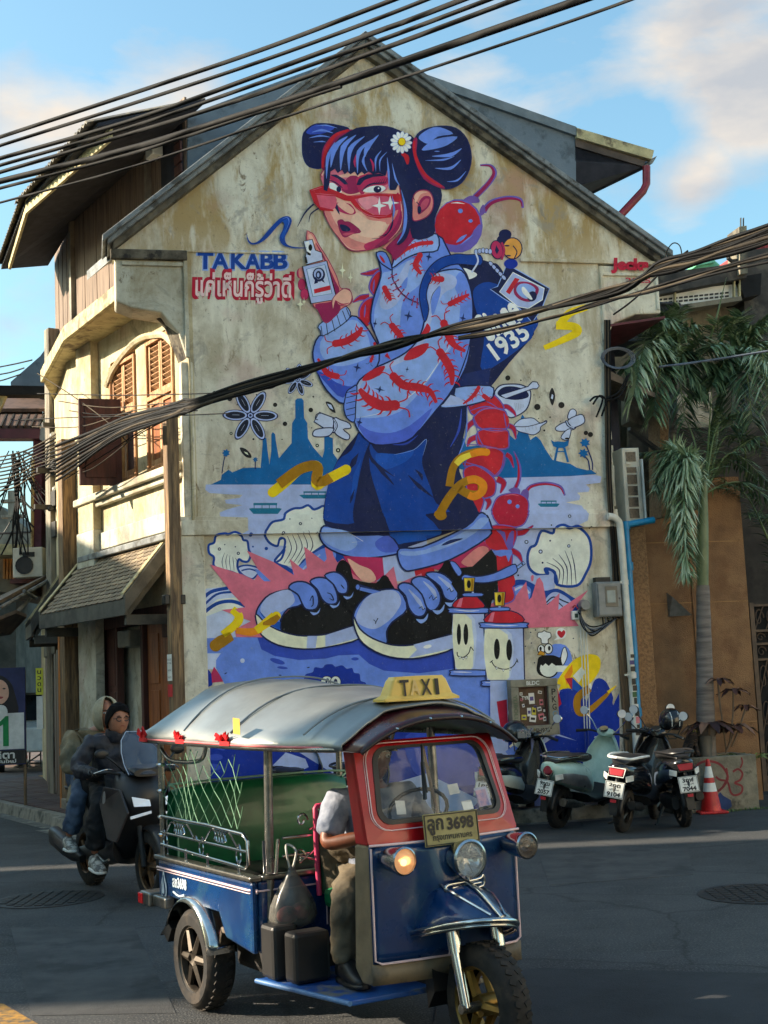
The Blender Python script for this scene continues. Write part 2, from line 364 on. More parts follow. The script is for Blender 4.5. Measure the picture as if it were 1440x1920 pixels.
def plaster_mat(name,tint=None,paint=False,amt=1.0):
 m=bpy.data.materials.new(name);m.use_nodes=True;t=m.node_tree;b=t.nodes['Principled BSDF'];b.inputs['Roughness'].default_value=.9
 b.inputs['Specular IOR Level'].default_value=.25
 gr=t.nodes.new('ShaderNodeGroup');gr.node_tree=PG;c=gr.outputs[0]
 if tint:
  mx=_n(t,'ShaderNodeMix',data_type='RGBA',blend_type='MULTIPLY');mx.inputs[0].default_value=1;mx.inputs[7].default_value=tint+(1,);lk(t,c,mx.inputs[6]);c=mx.outputs[2]
 if paint:
  at=_n(t,'ShaderNodeVertexColor',layer_name='Col')
  n=_n(t,'ShaderNodeTexNoise');n.inputs['Scale'].default_value=5;n.inputs['Detail'].default_value=8;n.inputs['Roughness'].default_value=.7
  co=_n(t,'ShaderNodeTexCoord');lk(t,co.outputs['Object'],n.inputs['Vector'])
  r_=_n(t,'ShaderNodeMapRange');r_.inputs[1].default_value=.3;r_.inputs[2].default_value=.7;r_.inputs[3].default_value=.84;r_.inputs[4].default_value=1.22;lk(t,n.outputs[0],r_.inputs[0])
  vm=_n(t,'ShaderNodeVectorMath',operation='SCALE');lk(t,at.outputs[0],vm.inputs[0]);lk(t,r_.outputs[0],vm.inputs['Scale'])
  ma_=_n(t,'ShaderNodeMath',operation='MULTIPLY_ADD');ma_.inputs[1].default_value=.45;ma_.inputs[2].default_value=.025;lk(t,gr.outputs[2],ma_.inputs[0])
  mx=_n(t,'ShaderNodeMix',data_type='RGBA');lk(t,ma_.outputs[0],mx.inputs[0]);lk(t,vm.outputs[0],mx.inputs[6]);lk(t,c,mx.inputs[7]);c=mx.outputs[2]
  b.inputs['Roughness'].default_value=.75;b.inputs['Specular IOR Level'].default_value=.12
 lk(t,c,b.inputs['Base Color'])
 bp=_n(t,'ShaderNodeBump');bp.inputs['Strength'].default_value=.55 if not paint else .3;bp.inputs['Distance'].default_value=.02;lk(t,gr.outputs[1],bp.inputs['Height']);lk(t,bp.outputs[0],b.inputs['Normal'])
 return m
PL=plaster_mat('old_plaster');PL2=plaster_mat('old_plaster_grey',(.72,.74,.74));PL3=plaster_mat('old_plaster_warm',(.74,.69,.56));PAINT=plaster_mat('mural_paint',paint=True)
WOODP=mat('old_wood_grey',(128,104,76),(84,66,50),rough=.8,scale=5,stretch=(6,6,.5),bump=.5,bscale=20,c3=(160,128,88),s3=3)
WOODO=mat('varnished_wood',(150,84,34),(112,56,22),rough=.45,scale=4,stretch=(5,5,.6),bump=.1)
WOODR=mat('dark_red_wood',(84,44,34),(60,32,26),rough=.6,scale=4,stretch=(5,5,.6),bump=.15)
WOODL=mat('pale_shutter_wood',(182,132,84),(140,92,56),rough=.7,scale=5,stretch=(6,6,.5),bump=.2,c3=(196,160,116),s3=4)
SLATE=mat('slate_grey_render',(112,124,134),(98,110,121),rough=.9,scale=2.2,bump=.15,c3=(84,94,102),s3=3)
LEAD=mat('grey_roof_edge',(130,134,134),(92,96,98),rough=.6,scale=5,c3=(70,68,62),s3=6,bump=.2)
STAIN=mat('mossy_cement',(112,104,88),(66,60,50),rough=.9,scale=5,bump=.5,bscale=25,c3=(44,40,36),s3=4)
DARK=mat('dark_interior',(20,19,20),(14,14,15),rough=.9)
BLKM=mat('black_plastic',(22,22,23),(16,16,17),rough=.45)
IRON=mat('dark_iron',(40,38,36),(28,26,25),rough=.6)
PUTTY=mat('weathered_fascia',(196,184,140),(160,148,112),rough=.85,scale=6,c3=(120,108,84),s3=5,bump=.2)
shop=thing('gable_shophouse','old corner shophouse whose cream gable end carries the huge painted mural','building',(0,0,0))
shop.location=(0,0,0)
def GP(px,py,off=0):return G.P(px,py,off)
W=lambda u,z,o=0:G.W(u,z,o)
zE=6.88;uL,uR,uA,zA=-6.0,.93,-2.86,9.50
gw=MB();gw.slab([W(-5.13,0),W(.1,0),W(.1,6.1),W(.1,zE),W(uR,zE),W(uA,zA),W(uL,zE),W(-5.13,zE)],-G.n*.45)
wall=obj('gable_wall',gw,PL,shop)
b=MB();b.slab([W(-5.13,5.5,.03),W(-5.13,zE-.02,.03),W(uL+.02,zE-.02,.03),W(uL+.02,6.28,.03),W(-5.78,6.2,.03),W(-5.45,6.15,.03),W(-5.25,5.9,.03)],-G.n*.5);obj('eave_end_panel',b,PL2,shop,bevel=.02)
b=MB();b.slab([W(.1,5.8,.02),W(.25,6.1,.02),W(.55,6.22,.02),W(uR-.02,6.24,.02),W(uR-.02,zE-.02,.02),W(.1,zE-.02,.02)],-G.n*.5);obj('eave_end_panel',b,PL,shop,bevel=.02)
b=MB();b.slab([W(.18,6.08,.04),W(.95,6.2,.04),W(.75,6.1,-.9),W(.3,6.0,-.9)],(0,0,-.03));obj('eave_soffit',b,mat('maroon_paint',(92,22,34),(70,18,28),rough=.6),shop)
b=MB()
b.box(uL-.03,-5.13,0,.09,zE-.1,zE+.02,M=GM);obj('eave_moulding',b,STAIN,shop,bevel=.015)
b=MB();b.box(-5.13,-3.9,.0,.02,zE+.02,zE+.05,M=GM);b.box(-.95,uR,.0,.04,zE-.0,zE+.05,M=GM);obj('eave_moulding',b,PL,shop,bevel=.012)
b=MB();b.box(.1,.14,.02,.05,6.1,zE-.12,M=GM);b.box(.14,uR-.04,.02,.05,zE-.16,zE-.12,M=GM);b.box(uR-.08,uR-.04,.02,.05,6.28,zE-.16,M=GM);obj('panel_moulding',b,PL,shop,bevel=.01)
b=MB();b.box(-5.18,-5.13,.03,.07,5.6,zE-.1,M=GM);b.box(-5.9,-5.18,.03,.06,zE-.17,zE-.12,M=GM);obj('panel_moulding',b,PL2,shop,bevel=.01)
for (u0,z0,u1,z1) in ((uL,zE,uA,zA),(uR,zE,uA,zA)):
 for k,(o0,o1,t0,t1,m_) in enumerate(((-.5,.10,.0,.10,STAIN),(-.5,.16,.10,.17,LEAD),(-.5,.21,.17,.25,LEAD))):
  s=MB();s_=-1 if u1>u0 else 1
  e=.0 if k==0 else .06*k
  A0=(u0+s_*e,z0-e*.9)
  s.slab([W(A0[0],A0[1]+t0,o1),W(u1,z1+t0,o1),W(u1,z1+t1,o1),W(A0[0],A0[1]+t1,o1)],-G.n*(o1-o0))
  obj('verge_moulding',s,m_,shop,bevel=.01)
ZC0,ZC1,OC=3.485,3.66,.07
b=MB();b.box(-5.28,.12,0,OC,ZC0,ZC1,M=GM);obj('string_course',b,PL,shop,bevel=.008)
b=MB();b.box(-5.30,.13,0,.035,ZC1,ZC1+.05,M=GM);obj('string_course',b,PL,shop,bevel=.008)
b=MB();b.box(-5.34,-5.02,-.3,.045,0,ZC0,M=GM);obj('corner_pilaster',b,PL,shop,bevel=.012)
b=MB();b.box(-5.24,-5.1,-.3,.04,ZC1+.05,5.55,M=GM);obj('corner_pilaster',b,PL,shop,bevel=.012)
b=MB();b.box(.02,.14,-.3,.05,0,ZC0,M=GM);obj('corner_board',b,WOODP,shop,bevel=.01)
b=MB()
for k in range(26):z=3.75+k*.085;b.box(.09,.115+random.uniform(-.01,.02),-.3,.01,z,z+.09,M=GM)
obj('ragged_wall_edge',b,PL2,shop)
b=MB();b.slab([W(-5.1,0,-.45),W(.08,0,-.45),W(.08,6.8,-.45),W(-5.1,6.8,-.45)],F_.d*4.0);obj('rear_body',b,PL2,shop)
for (u0,z0) in ((uL,zE),(uR,zE)):
 b=MB();b.slab([W(u0,z0+.02,-.3),W(uA,zA+.02,-.3),W(uA,zA+.14,-.3),W(u0,z0+.14,-.3)],-G.n*.9-G.d*.3);obj('roof',b,LEAD,shop)
f=lambda u,z,o=0:F_.W(u,z,o)
wu=(.42,1.26);wu2=(1.62,2.5)
def fbox(u0,u1,z0,z1,o0,o1,mb=None):return (mb or MB()).box(u0,u1,o0,o1,z0,z1,M=FM)
def facade(u0,u1,z0,z1):return fbox(u0,u1,z0,z1,-.3,0)
b=MB()
for a in ((-.02,wu[0],3.5,6.9),(wu[1],wu2[0],3.5,6.9),(wu2[1],4.2,3.5,6.9),(wu[0],wu[1],3.5,4.42),(wu2[0],wu2[1],3.5,4.42),(wu[0],wu[1],6.12,6.9),(wu2[0],wu2[1],6.1,6.9),(-.02,.62,.1,3.5),(3.9,4.2,.1,3.5),(.62,3.9,2.75,3.5)):
 b.box(a[0],a[1],-.3,0,a[2],a[3],M=FM)
obj('facade_wall',b,PL3,shop)
_r2=ray(85,1300);_r2.z=0;D3_=(_r2*25-Vector((F_.W(4.2,0).x,F_.W(4.2,0).y,0))).normalized()
FB_=Plane(F_.W(4.2,0),(ray(60,1300).x*30-F_.W(4.2,0).x,30-F_.W(4.2,0).y));FBM=PM(FB_)
b=MB();b.box(0,7,-.3,0,.1,6.9,M=FBM);obj('facade_wall',b,PL3,shop)
b=fbox(2.92,3.5,3.9,6.6,0,.12);obj('pilaster',b,PL3,shop,bevel=.012)
b=fbox(2.9,3.55,.1,3.9,0,.13);obj('pilaster',b,PL2,shop,bevel=.012)
b=fbox(-.06,.1,3.6,5.6,0,.03);obj('pilaster',b,PL3,shop,bevel=.01)
b=fbox(.1,3.6,4.28,4.38,0,.16);obj('window_ledge',b,PL2,shop,bevel=.02)
b=fbox(.1,3.6,4.2,4.28,0,.09);obj('window_ledge',b,PL2,shop,bevel=.02)
b=fbox(.1,3.0,3.62,3.85,0,.04);obj('base_band',b,plaster_mat('old_plaster_pale',(.66,.70,.72)),shop,bevel=.01)
b=fbox(.05,3.5,3.5,3.58,0,.14);obj('base_band',b,LEAD,shop,bevel=.01)
zc=6.5
c0,c1,c2=F_.W(.42,zc,.5),gnd(125,640,zc),gnd(82,718,zc)
i0,i1,i2=F_.W(.1,zc,-.2),F_.W(4.3,zc,-.2),F_.W(4.3,zc,-.2)+(c2-c1)*1.0
b=MB();b.slab([c0,c1,c2,i2,i1,i0],(0,0,.14));obj('cornice',b,PUTTY,shop,bevel=.01)
b=MB();b.slab([c0+F_.n*.05,c1+F_.n*.05,c2+F_.n*.05,c2,c1,c0],(0,0,.2));obj('cornice_fascia',b,PUTTY,shop,bevel=.01)
b=MB();b.slab([G.W(-5.35,6.22,.0),G.W(-5.05,5.35,.0),G.W(-5.12,5.9,.0),G.W(-5.5,6.26,.0)],F_.d*.3);obj('eave_bracket',b,STAIN,shop)
arch=[(.36,5.86),(.62,6.03),(.9,6.10),(1.25,6.16),(1.6,6.16),(2.0,6.08),(2.35,5.96),(2.56,5.80)]
b=MB();ac=cat([f(u,z,.03) for u,z in arch],5);b.tube(ac,.045,6);obj('arch_moulding',b,PL3,shop)
def shutter(u0,u1,ztop,zbot,open_=False,mats=(WOODL,WOODL)):
 """louvred fanlight + panelled leaves in a frame"""
 fr=MB();w_=.05;zm=5.35
 for a in ((u0,u0+w_,zbot,ztop),(u1-w_,u1,zbot,ztop),(u0+w_,u1-w_,ztop-w_,ztop),(u0+w_,u1-w_,zbot,zbot+w_),(u0+w_,u1-w_,zm-.04,zm+.02)):fr.box(a[0],a[1],-.12,.03,a[2],a[3],M=FM)
 wn=obj('window',fr,WOODL,shop,bevel=.006)
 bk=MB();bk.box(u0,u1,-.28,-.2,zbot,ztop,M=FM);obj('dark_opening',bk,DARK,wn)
 for k in range(2):
  a=u0+w_+.005+k*(u1-u0-2*w_)/2;c=a+(u1-u0-2*w_)/2-.01
  lf=MB()
  for q in ((a,a+.045,zm+.02,ztop-w_),(c-.045,c,zm+.02,ztop-w_),(a+.045,c-.045,zm+.02,zm+.08)):lf.box(q[0],q[1],-.06,.0,q[2],q[3],M=FM)
  obj('louvre_leaf',lf,WOODL,wn,bevel=.004)
  n=8
  for i in range(n):
   z=zm+.11+i*(ztop-w_-zm-.13)/n
   s_=MB();s_.slab([f(a+.045,z,-.055),f(a+.045,z+.045,-.005),f(a+.045,z+.055,-.01),f(a+.045,z+.01,-.06)],F_.d*(c-a-.09));obj('louvre_slat',s_,WOODL,wn)
  if open_ and k==1:continue
  pf=MB()
  for q in ((a,a+.055,zbot+w_,zm-.04),(c-.055,c,zbot+w_,zm-.04),(a+.055,c-.055,zm-.1,zm-.04),(a+.055,c-.055,zbot+w_,zbot+.14)):pf.box(q[0],q[1],-.06,.0,q[2],q[3],M=FM)
  obj('leaf_frame',pf,mats[0],wn,bevel=.005)
  pp=MB();pp.box(a+.055,c-.055,-.045,-.02,zbot+.14,zm-.1,M=FM);obj('leaf_panel',pp,WOODO if not open_ else WOODR,wn,bevel=.012)
shutter(wu[0],wu[1],6.08,4.42)
shutter(wu2[0],wu2[1],6.04,4.42,True)
ha=f(2.05,0,.04);hd=(F_.n*.95+F_.d*.25).normalized()
for (w0,w1,z0,z1,m_) in ((0,.54,4.38,5.52,WOODR),):
 t=MB();t.slab([ha+hd*w0+Vector((0,0,z0)),ha+hd*w1+Vector((0,0,z0)),ha+hd*w1+Vector((0,0,z1)),ha+hd*w0+Vector((0,0,z1))],F_.d*.04);sh=obj('open_shutter',t,WOODR,shop,bevel=.006)
 for z0,z1 in ((4.48,4.9),(4.98,5.42)):
  t=MB();t.slab([ha+hd*.08+Vector((0,0,z0))-F_.d*.02,ha+hd*.47+Vector((0,0,z0))-F_.d*.02,ha+hd*.47+Vector((0,0,z1))-F_.d*.02,ha+hd*.08+Vector((0,0,z1))-F_.d*.02],F_.d*.02);obj('shutter_panel',t,WOODR,sh,bevel=.006)
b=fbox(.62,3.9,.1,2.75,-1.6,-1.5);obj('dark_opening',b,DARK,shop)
b=fbox(.55,.95,2.35,2.75,-.1,.02);b.box(.62,3.9,-.12,.0,2.55,2.75,M=FM);obj('door_lintel',b,WOODR,shop,bevel=.01)
def doorleaf(u0,u1,m_,o=-.05,skew=0):
 t=MB();t.box(u0,u1,o-.04,o,.18,2.55,M=FM);d=obj('folding_door',t,m_,shop,bevel=.006)
 for z0,z1 in ((.3,.9),(1.0,1.72),(1.8,2.42)):
  t=MB();t.box(u0+.09,u1-.09,o,o+.014,z0,z1,M=FM);obj('door_panel',t,m_,d,bevel=.012)
doorleaf(.66,1.1,WOODO);doorleaf(1.1,1.56,WOODO)
doorleaf(2.55,2.95,WOODR);doorleaf(2.97,3.4,WOODR);doorleaf(3.42,3.86,WOODR)
b=fbox(1.6,1.68,.18,2.55,-.1,.0);b.box(2.47,2.53,-.1,0,.18,2.55,M=FM);obj('door_post',b,WOODR,shop,bevel=.006)
b=fbox(1.9,2.3,2.28,2.5,-.3,.06);obj('air_curtain',b,mat('grey_metal_box',(120,118,108),(100,98,90),rough=.5),shop,bevel=.02)
b=fbox(.4,4.0,.1,.3,-.2,.25);obj('door_step',b,CONC,shop,bevel=.015)
TILE=[mat('roof_tile_a',(138,122,98),(108,94,76),rough=.85,scale=9,bump=.3),mat('roof_tile_b',(124,110,90),(96,84,68),rough=.85,scale=9,bump=.3),mat('roof_tile_c',(152,136,110),(120,104,84),rough=.85,scale=9,bump=.3)]
AWF=mat('awning_fascia',(84,82,74),(62,60,55),rough=.7,scale=5,bump=.15)
def awning(parent,pl,u0,u1,zt,zf,of,tiles=True,nu=15,nr=13):
 M_=PM(pl);t=MB()
 t.slab([pl.W(u0,zt,.02),pl.W(u0,zf,of),pl.W(u0,zf-.05,of),pl.W(u0,zt-.05,.02)],pl.d*(u1-u0));aw=obj('awning',t,AWF,parent)
 t=MB();t.slab([pl.W(u0-.03,zf-.19,of+.03),pl.W(u1+.03,zf-.19,of+.03),pl.W(u1+.03,zf+.0,of+.03),pl.W(u0-.03,zf+.0,of+.03)],-pl.n*.04);obj('fascia',t,AWF,aw,bevel=.006)
 for u in (u0,u1):
  s_=-1 if u==u0 else 1
  t=MB();t.slab([pl.W(u,zt-.17,.02),pl.W(u,zt+.05,.02),pl.W(u,zf+.05,of+.03),pl.W(u,zf-.17,of+.03)],pl.d*(.05*s_));obj('barge_board',t,AWF,aw,bevel=.006)
  t=MB();t.slab([pl.W(u+.03*s_,zt+.052,.02),pl.W(u+.03*s_,zt+.075,.02),pl.W(u+.03*s_,zf+.075,of+.04),pl.W(u+.03*s_,zf+.052,of+.04)],pl.d*(-.09*s_));obj('edge_capping',t,PUTTY,aw)
  t=MB();t.slab([pl.W(u-s_*.04,zf-.3,.02),pl.W(u-s_*.04,zf-.18,.02),pl.W(u-s_*.04,zf-.18,of-.02),pl.W(u-s_*.04,zf-.3,of-.02)],-pl.d*(.07*s_));obj('beam',t,AWF,aw,bevel=.006)
  t=MB();t.slab([pl.W(u-s_*.05,zt-.3,.02),pl.W(u-s_*.05,zt-.2,.02),pl.W(u-s_*.05,zf-.12,of-.04),pl.W(u-s_*.05,zf-.22,of-.04)],-pl.d*(.05*s_));obj('rafter',t,AWF,aw)
 if tiles:
  sl=Vector((0,0,zf-zt))+pl.n*(of-.02);L=sl.length;s1=sl.normalized();up=pl.d.cross(s1);up=up if up.z>0 else-up
  tw=(u1-u0-.1)/nu;th=L/nr
  meshes=[]
  for m_ in TILE:
   q=MB();q.slab([Vector((-tw*.48,0,.006)),Vector((tw*.48,0,.006)),Vector((tw*.48,th*1.05,.018)),Vector((tw*.2,th*1.3,.02)),Vector((-tw*.2,th*1.3,.02)),Vector((-tw*.48,th*1.05,.018))],(0,0,.012))
   o=obj('roof_tile',q,m_);meshes.append(o.data);bpy.data.objects.remove(o)
  base=pl.W(u0+.05,zt,.02)
  Rm=Matrix((pl.d,s1,up)).transposed().to_4x4()
  for r_ in range(nr):
   for c_ in range(nu):
    if r_%2 and c_==nu-1:continue
    p=base+pl.d*(tw*(c_+.5+(.5 if r_%2 else 0)))+s1*(th*r_)+up*(.004+random.uniform(0,.003))
    o=bpy.data.objects.new('roof_tile',random.choice(meshes));COL.objects.link(o);o.parent=aw
    o.matrix_local=Matrix.Translation(p) @ Rm @ Matrix.Rotation(random.uniform(-.03,.03),4,'Z')
 return aw
awning(shop,F_,.68,3.7,3.5,2.8,.58)
_T=[0,0,1.0];_SH=[];_G=['mural_background'];_BB=[]
def Z(x,y,s):_T[:]=[x,y,s]
def GR(n):_G[0]=n
C_=dict(nv=(17,30,78),nv2=(24,44,104),db=(6,68,160),rb=(16,86,186),kb=(6,50,160),pw=(112,146,234),pl=(152,182,242),lv=(180,194,236),lw=(206,216,242),sb=(0,104,170),rd=(204,34,52),rd2=(190,28,60),mg=(160,34,88),mg2=(196,46,96),pk=(228,118,140),sk=(244,186,162),sk2=(232,140,132),sk3=(206,84,110),cr=(238,240,226),wt=(246,246,242),yl=(250,214,20),yl2=(255,226,70),oc=(178,124,8),og=(244,146,24),bk=(8,10,18),vi=(120,90,170),br=(112,96,186),gd=(226,190,60),te=(10,116,150),ly=(242,240,208),iv=(82,106,214),mb=(52,80,190))
def _pts(p):
 if isinstance(p,str):p=[tuple(float(q) for q in w_.split(',')) for w_ in p.split()]
 return [(_T[0]+a/_T[2],_T[1]+b/_T[2]) for a,b in p]
def _cr(pts,n,closed):
 return [(v.x,v.y) for v in cat([(a,b,0) for a,b in pts],n,closed)]
def _emit(col,poly):
 xs=[p[0] for p in poly];ys=[p[1] for p in poly];bb=(min(xs),min(ys),max(xs),max(ys));L=0
 for (b2,l2) in _BB:
  if bb[0]<b2[2] and bb[2]>b2[0] and bb[1]<b2[3] and bb[3]>b2[1] and l2>=L:L=l2+1
 _BB.append((bb,L));_SH.append((_G[0],col if isinstance(col,tuple) else C_[col],poly,L))
def P(col,pts,s=4,o=None):
 p=_pts(pts);p=_cr(p,s,True) if s else p
 _emit(col,p)
 if o:_rib(o[0],p,o[1]/_T[2],True)
def _rib(col,p,w,closed=False):
 n=len(p);L_=[];R_=[]
 for i in range(n):
  a=p[i-1] if (closed or i) else p[i];b=p[(i+1)%n] if (closed or i<n-1) else p[i]
  dx,dy=b[0]-a[0],b[1]-a[1];l=math.hypot(dx,dy) or 1;ww=(w[i] if hasattr(w,'__len__') else w)/2
  L_.append((p[i][0]-dy/l*ww,p[i][1]+dx/l*ww));R_.append((p[i][0]+dy/l*ww,p[i][1]-dx/l*ww))
 xs=[q[0] for q in p];ys=[q[1] for q in p];m=.5
 bb=(min(xs)-m,min(ys)-m,max(xs)+m,max(ys)+m);Lv=0
 for (b2,l2) in _BB:
  if bb[0]<b2[2] and bb[2]>b2[0] and bb[1]<b2[3] and bb[3]>b2[1] and l2>=Lv:Lv=l2+1
 _BB.append((bb,Lv));c=col if isinstance(col,tuple) else C_[col]
 for i in range(n if closed else n-1):
  j=(i+1)%n;_SH.append((_G[0],c,[L_[i],L_[j],R_[j],R_[i]],Lv))
def S(col,pts,w=4,t=1,s=5,closed=False):
 p=_cr(_pts(pts),s,closed) if s else _pts(pts);n=len(p)
 t=t if isinstance(t,tuple) else (t,1,t)
 ws=[]
 for i in range(n):
  f_=i/max(1,n-1);k=t[0]+(t[1]-t[0])*min(1,f_*2) if f_<.5 else t[1]+(t[2]-t[1])*(f_-.5)*2
  ws.append(max(.05,k)*w/_T[2])
 _rib(col,p,ws,closed)
def Eb(col,cx,cy,rx,ry=None,rot=0,o=None,n=18):
 ry=ry or rx;c,s_=math.cos(rot),math.sin(rot)
 P(col,[(cx+rx*math.cos(2*PI*i/n)*c-ry*math.sin(2*PI*i/n)*s_,cy+rx*math.cos(2*PI*i/n)*s_+ry*math.sin(2*PI*i/n)*c) for i in range(n)],0,o)
def star(col,cx,cy,rx,ry,rot=0):
 q=[]
 for i in range(8):
  k=1 if i%2==0 else .28;a=PI*i/4
  x,y=math.cos(a)*rx*k,math.sin(a)*ry*k;q.append((cx+x*math.cos(rot)-y*math.sin(rot),cy+x*math.sin(rot)+y*math.cos(rot)))
 P(col,q,0)
def bug(path,w=34,col='rd',legs=5,ant=True):
 """small centipede print along a path (head first)"""
 S(col,path,w,(.95,1.0,.35));p=_pts(path) if isinstance(path,str) else path
 q=[tuple(float(z) for z in w_.split(',')) for w_ in path.split()]
 c=_cr(q,6,False);n=len(c)
 Eb(col,q[0][0],q[0][1],w*.5)
 for i in range(legs):
  k=int((i+1)*n/(legs+1));a,b=c[max(0,k-1)],c[min(n-1,k+1)];dx,dy=b[0]-a[0],b[1]-a[1];l=math.hypot(dx,dy) or 1
  for sg in (-1,1):
   nx,ny=-dy/l*sg,dx/l*sg
   S(col,[(c[k][0]+nx*w*.3,c[k][1]+ny*w*.3),(c[k][0]+nx*w*.75+dx/l*w*.2,c[k][1]+ny*w*.75+dy/l*w*.2),(c[k][0]+nx*w*.95+dx/l*w*.55,c[k][1]+ny*w*.95+dy/l*w*.55)],w*.2,(1,.8,.1),2)
 if ant:
  dx,dy=c[0][0]-c[2][0],c[0][1]-c[2][1];l=math.hypot(dx,dy) or 1;dx,dy=dx/l,dy/l
  for sg in (-1,1):
   x0,y0=q[0][0]+dx*w*.4-dy*sg*w*.25,q[0][1]+dy*w*.4+dx*sg*w*.25
   S(col if w>30 else 'nv',[(x0,y0),(x0+dx*w*.8-dy*sg*w*.3,y0+dy*w*.8+dx*sg*w*.3),(x0+dx*w*.9-dy*sg*w*1.0,y0+dy*w*.9+dx*sg*w*1.0)],w*.13,1,3)
def flower(cx,cy,r,n,rot,ratio=.42):
 for i in range(n):
  a=rot+2*PI*i/n;x,y=cx+math.cos(a)*r*.55,cy+math.sin(a)*r*.55
  Eb('nv',x,y,r*.5,r*.5*ratio,a);
 for i in range(n):
  a=rot+2*PI*i/n;x,y=cx+math.cos(a)*r*.56,cy+math.sin(a)*r*.56
  Eb('lv',x,y,r*.44,r*.44*ratio,a);Eb((22,30,50),x,y,r*.37,r*.32*ratio,a);S('lw',[(x-math.cos(a)*r*.15,y-math.sin(a)*r*.15-2),(x+math.cos(a)*r*.12,y+math.sin(a)*r*.12-2)],r*.09,.1,1)
 Eb('nv',cx,cy,r*.13);Eb('lv',cx,cy,r*.09);Eb('nv',cx,cy,r*.05)
Z(360,680,4.235)
P('lv',"110,968 105,1010 140,1035 280,1045 400,1050 380,1072 260,1090 270,1118 400,1132 280,1165 220,1190 225,1225 440,1232 440,1330 1300,1330 2400,1330 2420,966 1600,966 1085,968",0)
Z(840,700,4.8)
P('lv',"460,942 700,935 1330,915 1380,930 1370,985 1240,1000 1275,1035 1265,1065 1160,1075 1190,1105 1180,1140 1060,1162 1200,1190 1250,1260 1240,1330 1100,1400 1000,1900 560,1900 300,1300 300,1000",0)
Z(360,930,4)
P('lv',"420,225 1000,225 1000,640 700,640 480,500 430,420 350,300 420,262",0)
P('lw',"60,700 250,680 480,760 480,1120 60,1190",0)
P('pw',"64,1068 700,1050 1300,1050 1300,1180 64,1180",0)
P('lw',"64,1180 300,1180 240,1300 64,1300",0)
GR('mural_skyline');Z(360,680,4.235)
P('sb',"150,968 230,930 235,890 250,880 290,850 320,872 400,838 500,832 545,835 560,650 560,600 575,590 590,600 600,700 615,810 630,700 630,570 642,550 660,570 665,620 690,760 740,700 790,640 795,480 820,440 820,300 835,285 870,283 885,300 890,440 915,480 920,600 960,670 1035,755 1050,700 1050,560 1065,528 1085,540 1090,590 1118,600 1120,720 1160,775 1160,968",0)
for x,y,r_,tx in ((270,718,34,238),(503,770,22,506)):
 S('nv2',f"{tx},{880 if r_ > 30 else 835} {(x + tx) / 2 - 3},{y + 70} {x},{y}",8)
 P('sb',[(x+math.cos(k*PI/7)*r_*(1 if k%2 else .62),y+math.sin(k*PI/7)*r_*(1 if k%2 else .62)) for k in range(14)],0)
Z(840,700,4.8)
P('sb',"90,600 130,570 150,600 165,660 300,650 545,560 560,560 605,600 640,500 655,400 668,370 690,400 705,500 740,600 790,565 830,600 880,690 940,780 1050,805 1100,815 1160,850 1250,872 1290,870 1340,908 1100,925 480,942 100,860",0)
S('sb',"960,790 985,670",20,s=1);S('sb',"1080,800 1045,670",20,s=1);S('sb',"975,703 1050,705",10,s=1)
P('sb',"925,598 955,618 990,612 1045,618 1090,600 1080,650 1040,672 985,672 945,655",0)
for x,y in ((1232,625),(1218,720)):
 S('nv2',f"{1300 if y < 700 else 1275},870 {1295 if y < 700 else 1262},790 {x + 14},{y + 30}",12)
 P('sb',[(x+math.cos(k*PI/7)*50*(1 if k%2 else .6),y+math.sin(k*PI/7)*46*(1 if k%2 else .6)) for k in range(14)],0)
def boat(x,y,w_,h,c='te'):
 P(c,[(x-w_*.5,y),(x-w_*.42,y-h*.05),(x+w_*.42,y-h*.05),(x+w_*.5,y),(x+w_*.38,y+h*.45),(x-w_*.36,y+h*.45)],0)
 P(c,[(x-w_*.36,y-h*.5),(x+w_*.36,y-h*.5),(x+w_*.36,y-h*.3),(x-w_*.36,y-h*.3)],0)
 for k in (-.34,-.1,.12,.33):P(c,[(x+w_*k-3,y-h*.35),(x+w_*k+3,y-h*.35),(x+w_*k+3,y),(x+w_*k-3,y)],0)
boat(905,1175,200,60)
Z(360,680,4.235);boat(582,1160,262,92);boat(975,1052,250,60)
GR('mural_spices')
flower(463,420,212,6,.02);flower(838,138,125,7,.35)
for x,y,r_ in ((300,285,21),(660,335,17),(943,376,18),(738,486,18),(487,608,8),(715,610,5),(963,271,7),(719,79,6),(512,256,6),(950,518,5),(358,335,5),(960,137,5),(176,232,8)):Eb((34,30,30),x,y,r_)
for x,y,r_ in ((310,562,12),(994,658,14),(1160,696,18)):Eb((34,30,30),x,y,r_);Eb('ly',x,y,r_*.4)
P((34,34,40),"380,675 425,685 465,725 470,755 430,750 395,715");P('ly',"412,706 440,716 448,735 425,722",0)
P((34,34,40),"550,195 600,178 665,185 640,205 590,212");P((34,34,40),"1060,312 1110,325 1140,398 1095,375");P('lw',"1072,325 1105,335 1122,375 1092,360",0)
P('lw',"968,470 1010,395 1130,440 1120,520 1085,545",0,('nv',10));P('lw',"958,575 985,530 1120,520 1090,580 1000,590",4,('nv',9))
P('lw',"1130,440 1180,455 1245,480 1260,520 1200,530 1250,575 1240,612 1190,600 1130,550",3,('nv',9));S('nv',"1000,455 980,445 990,410 1020,405",7);S('nv',"1118,440 1150,500 1120,560",16);S('lw',"1124,448 1148,500 1124,550",6)
Z(840,700,4.8)
P('lw',"420,165 470,110 560,97 660,105 735,150 740,230 700,330 600,392 540,390 470,300 430,230",4,('nv',11))
P('nv',"445,175 500,125 600,120 700,155 720,215 600,240 480,215");P('lw',"470,195 720,118 735,100 760,75 800,80 820,115 800,140 760,140 520,228",0,('nv',9))
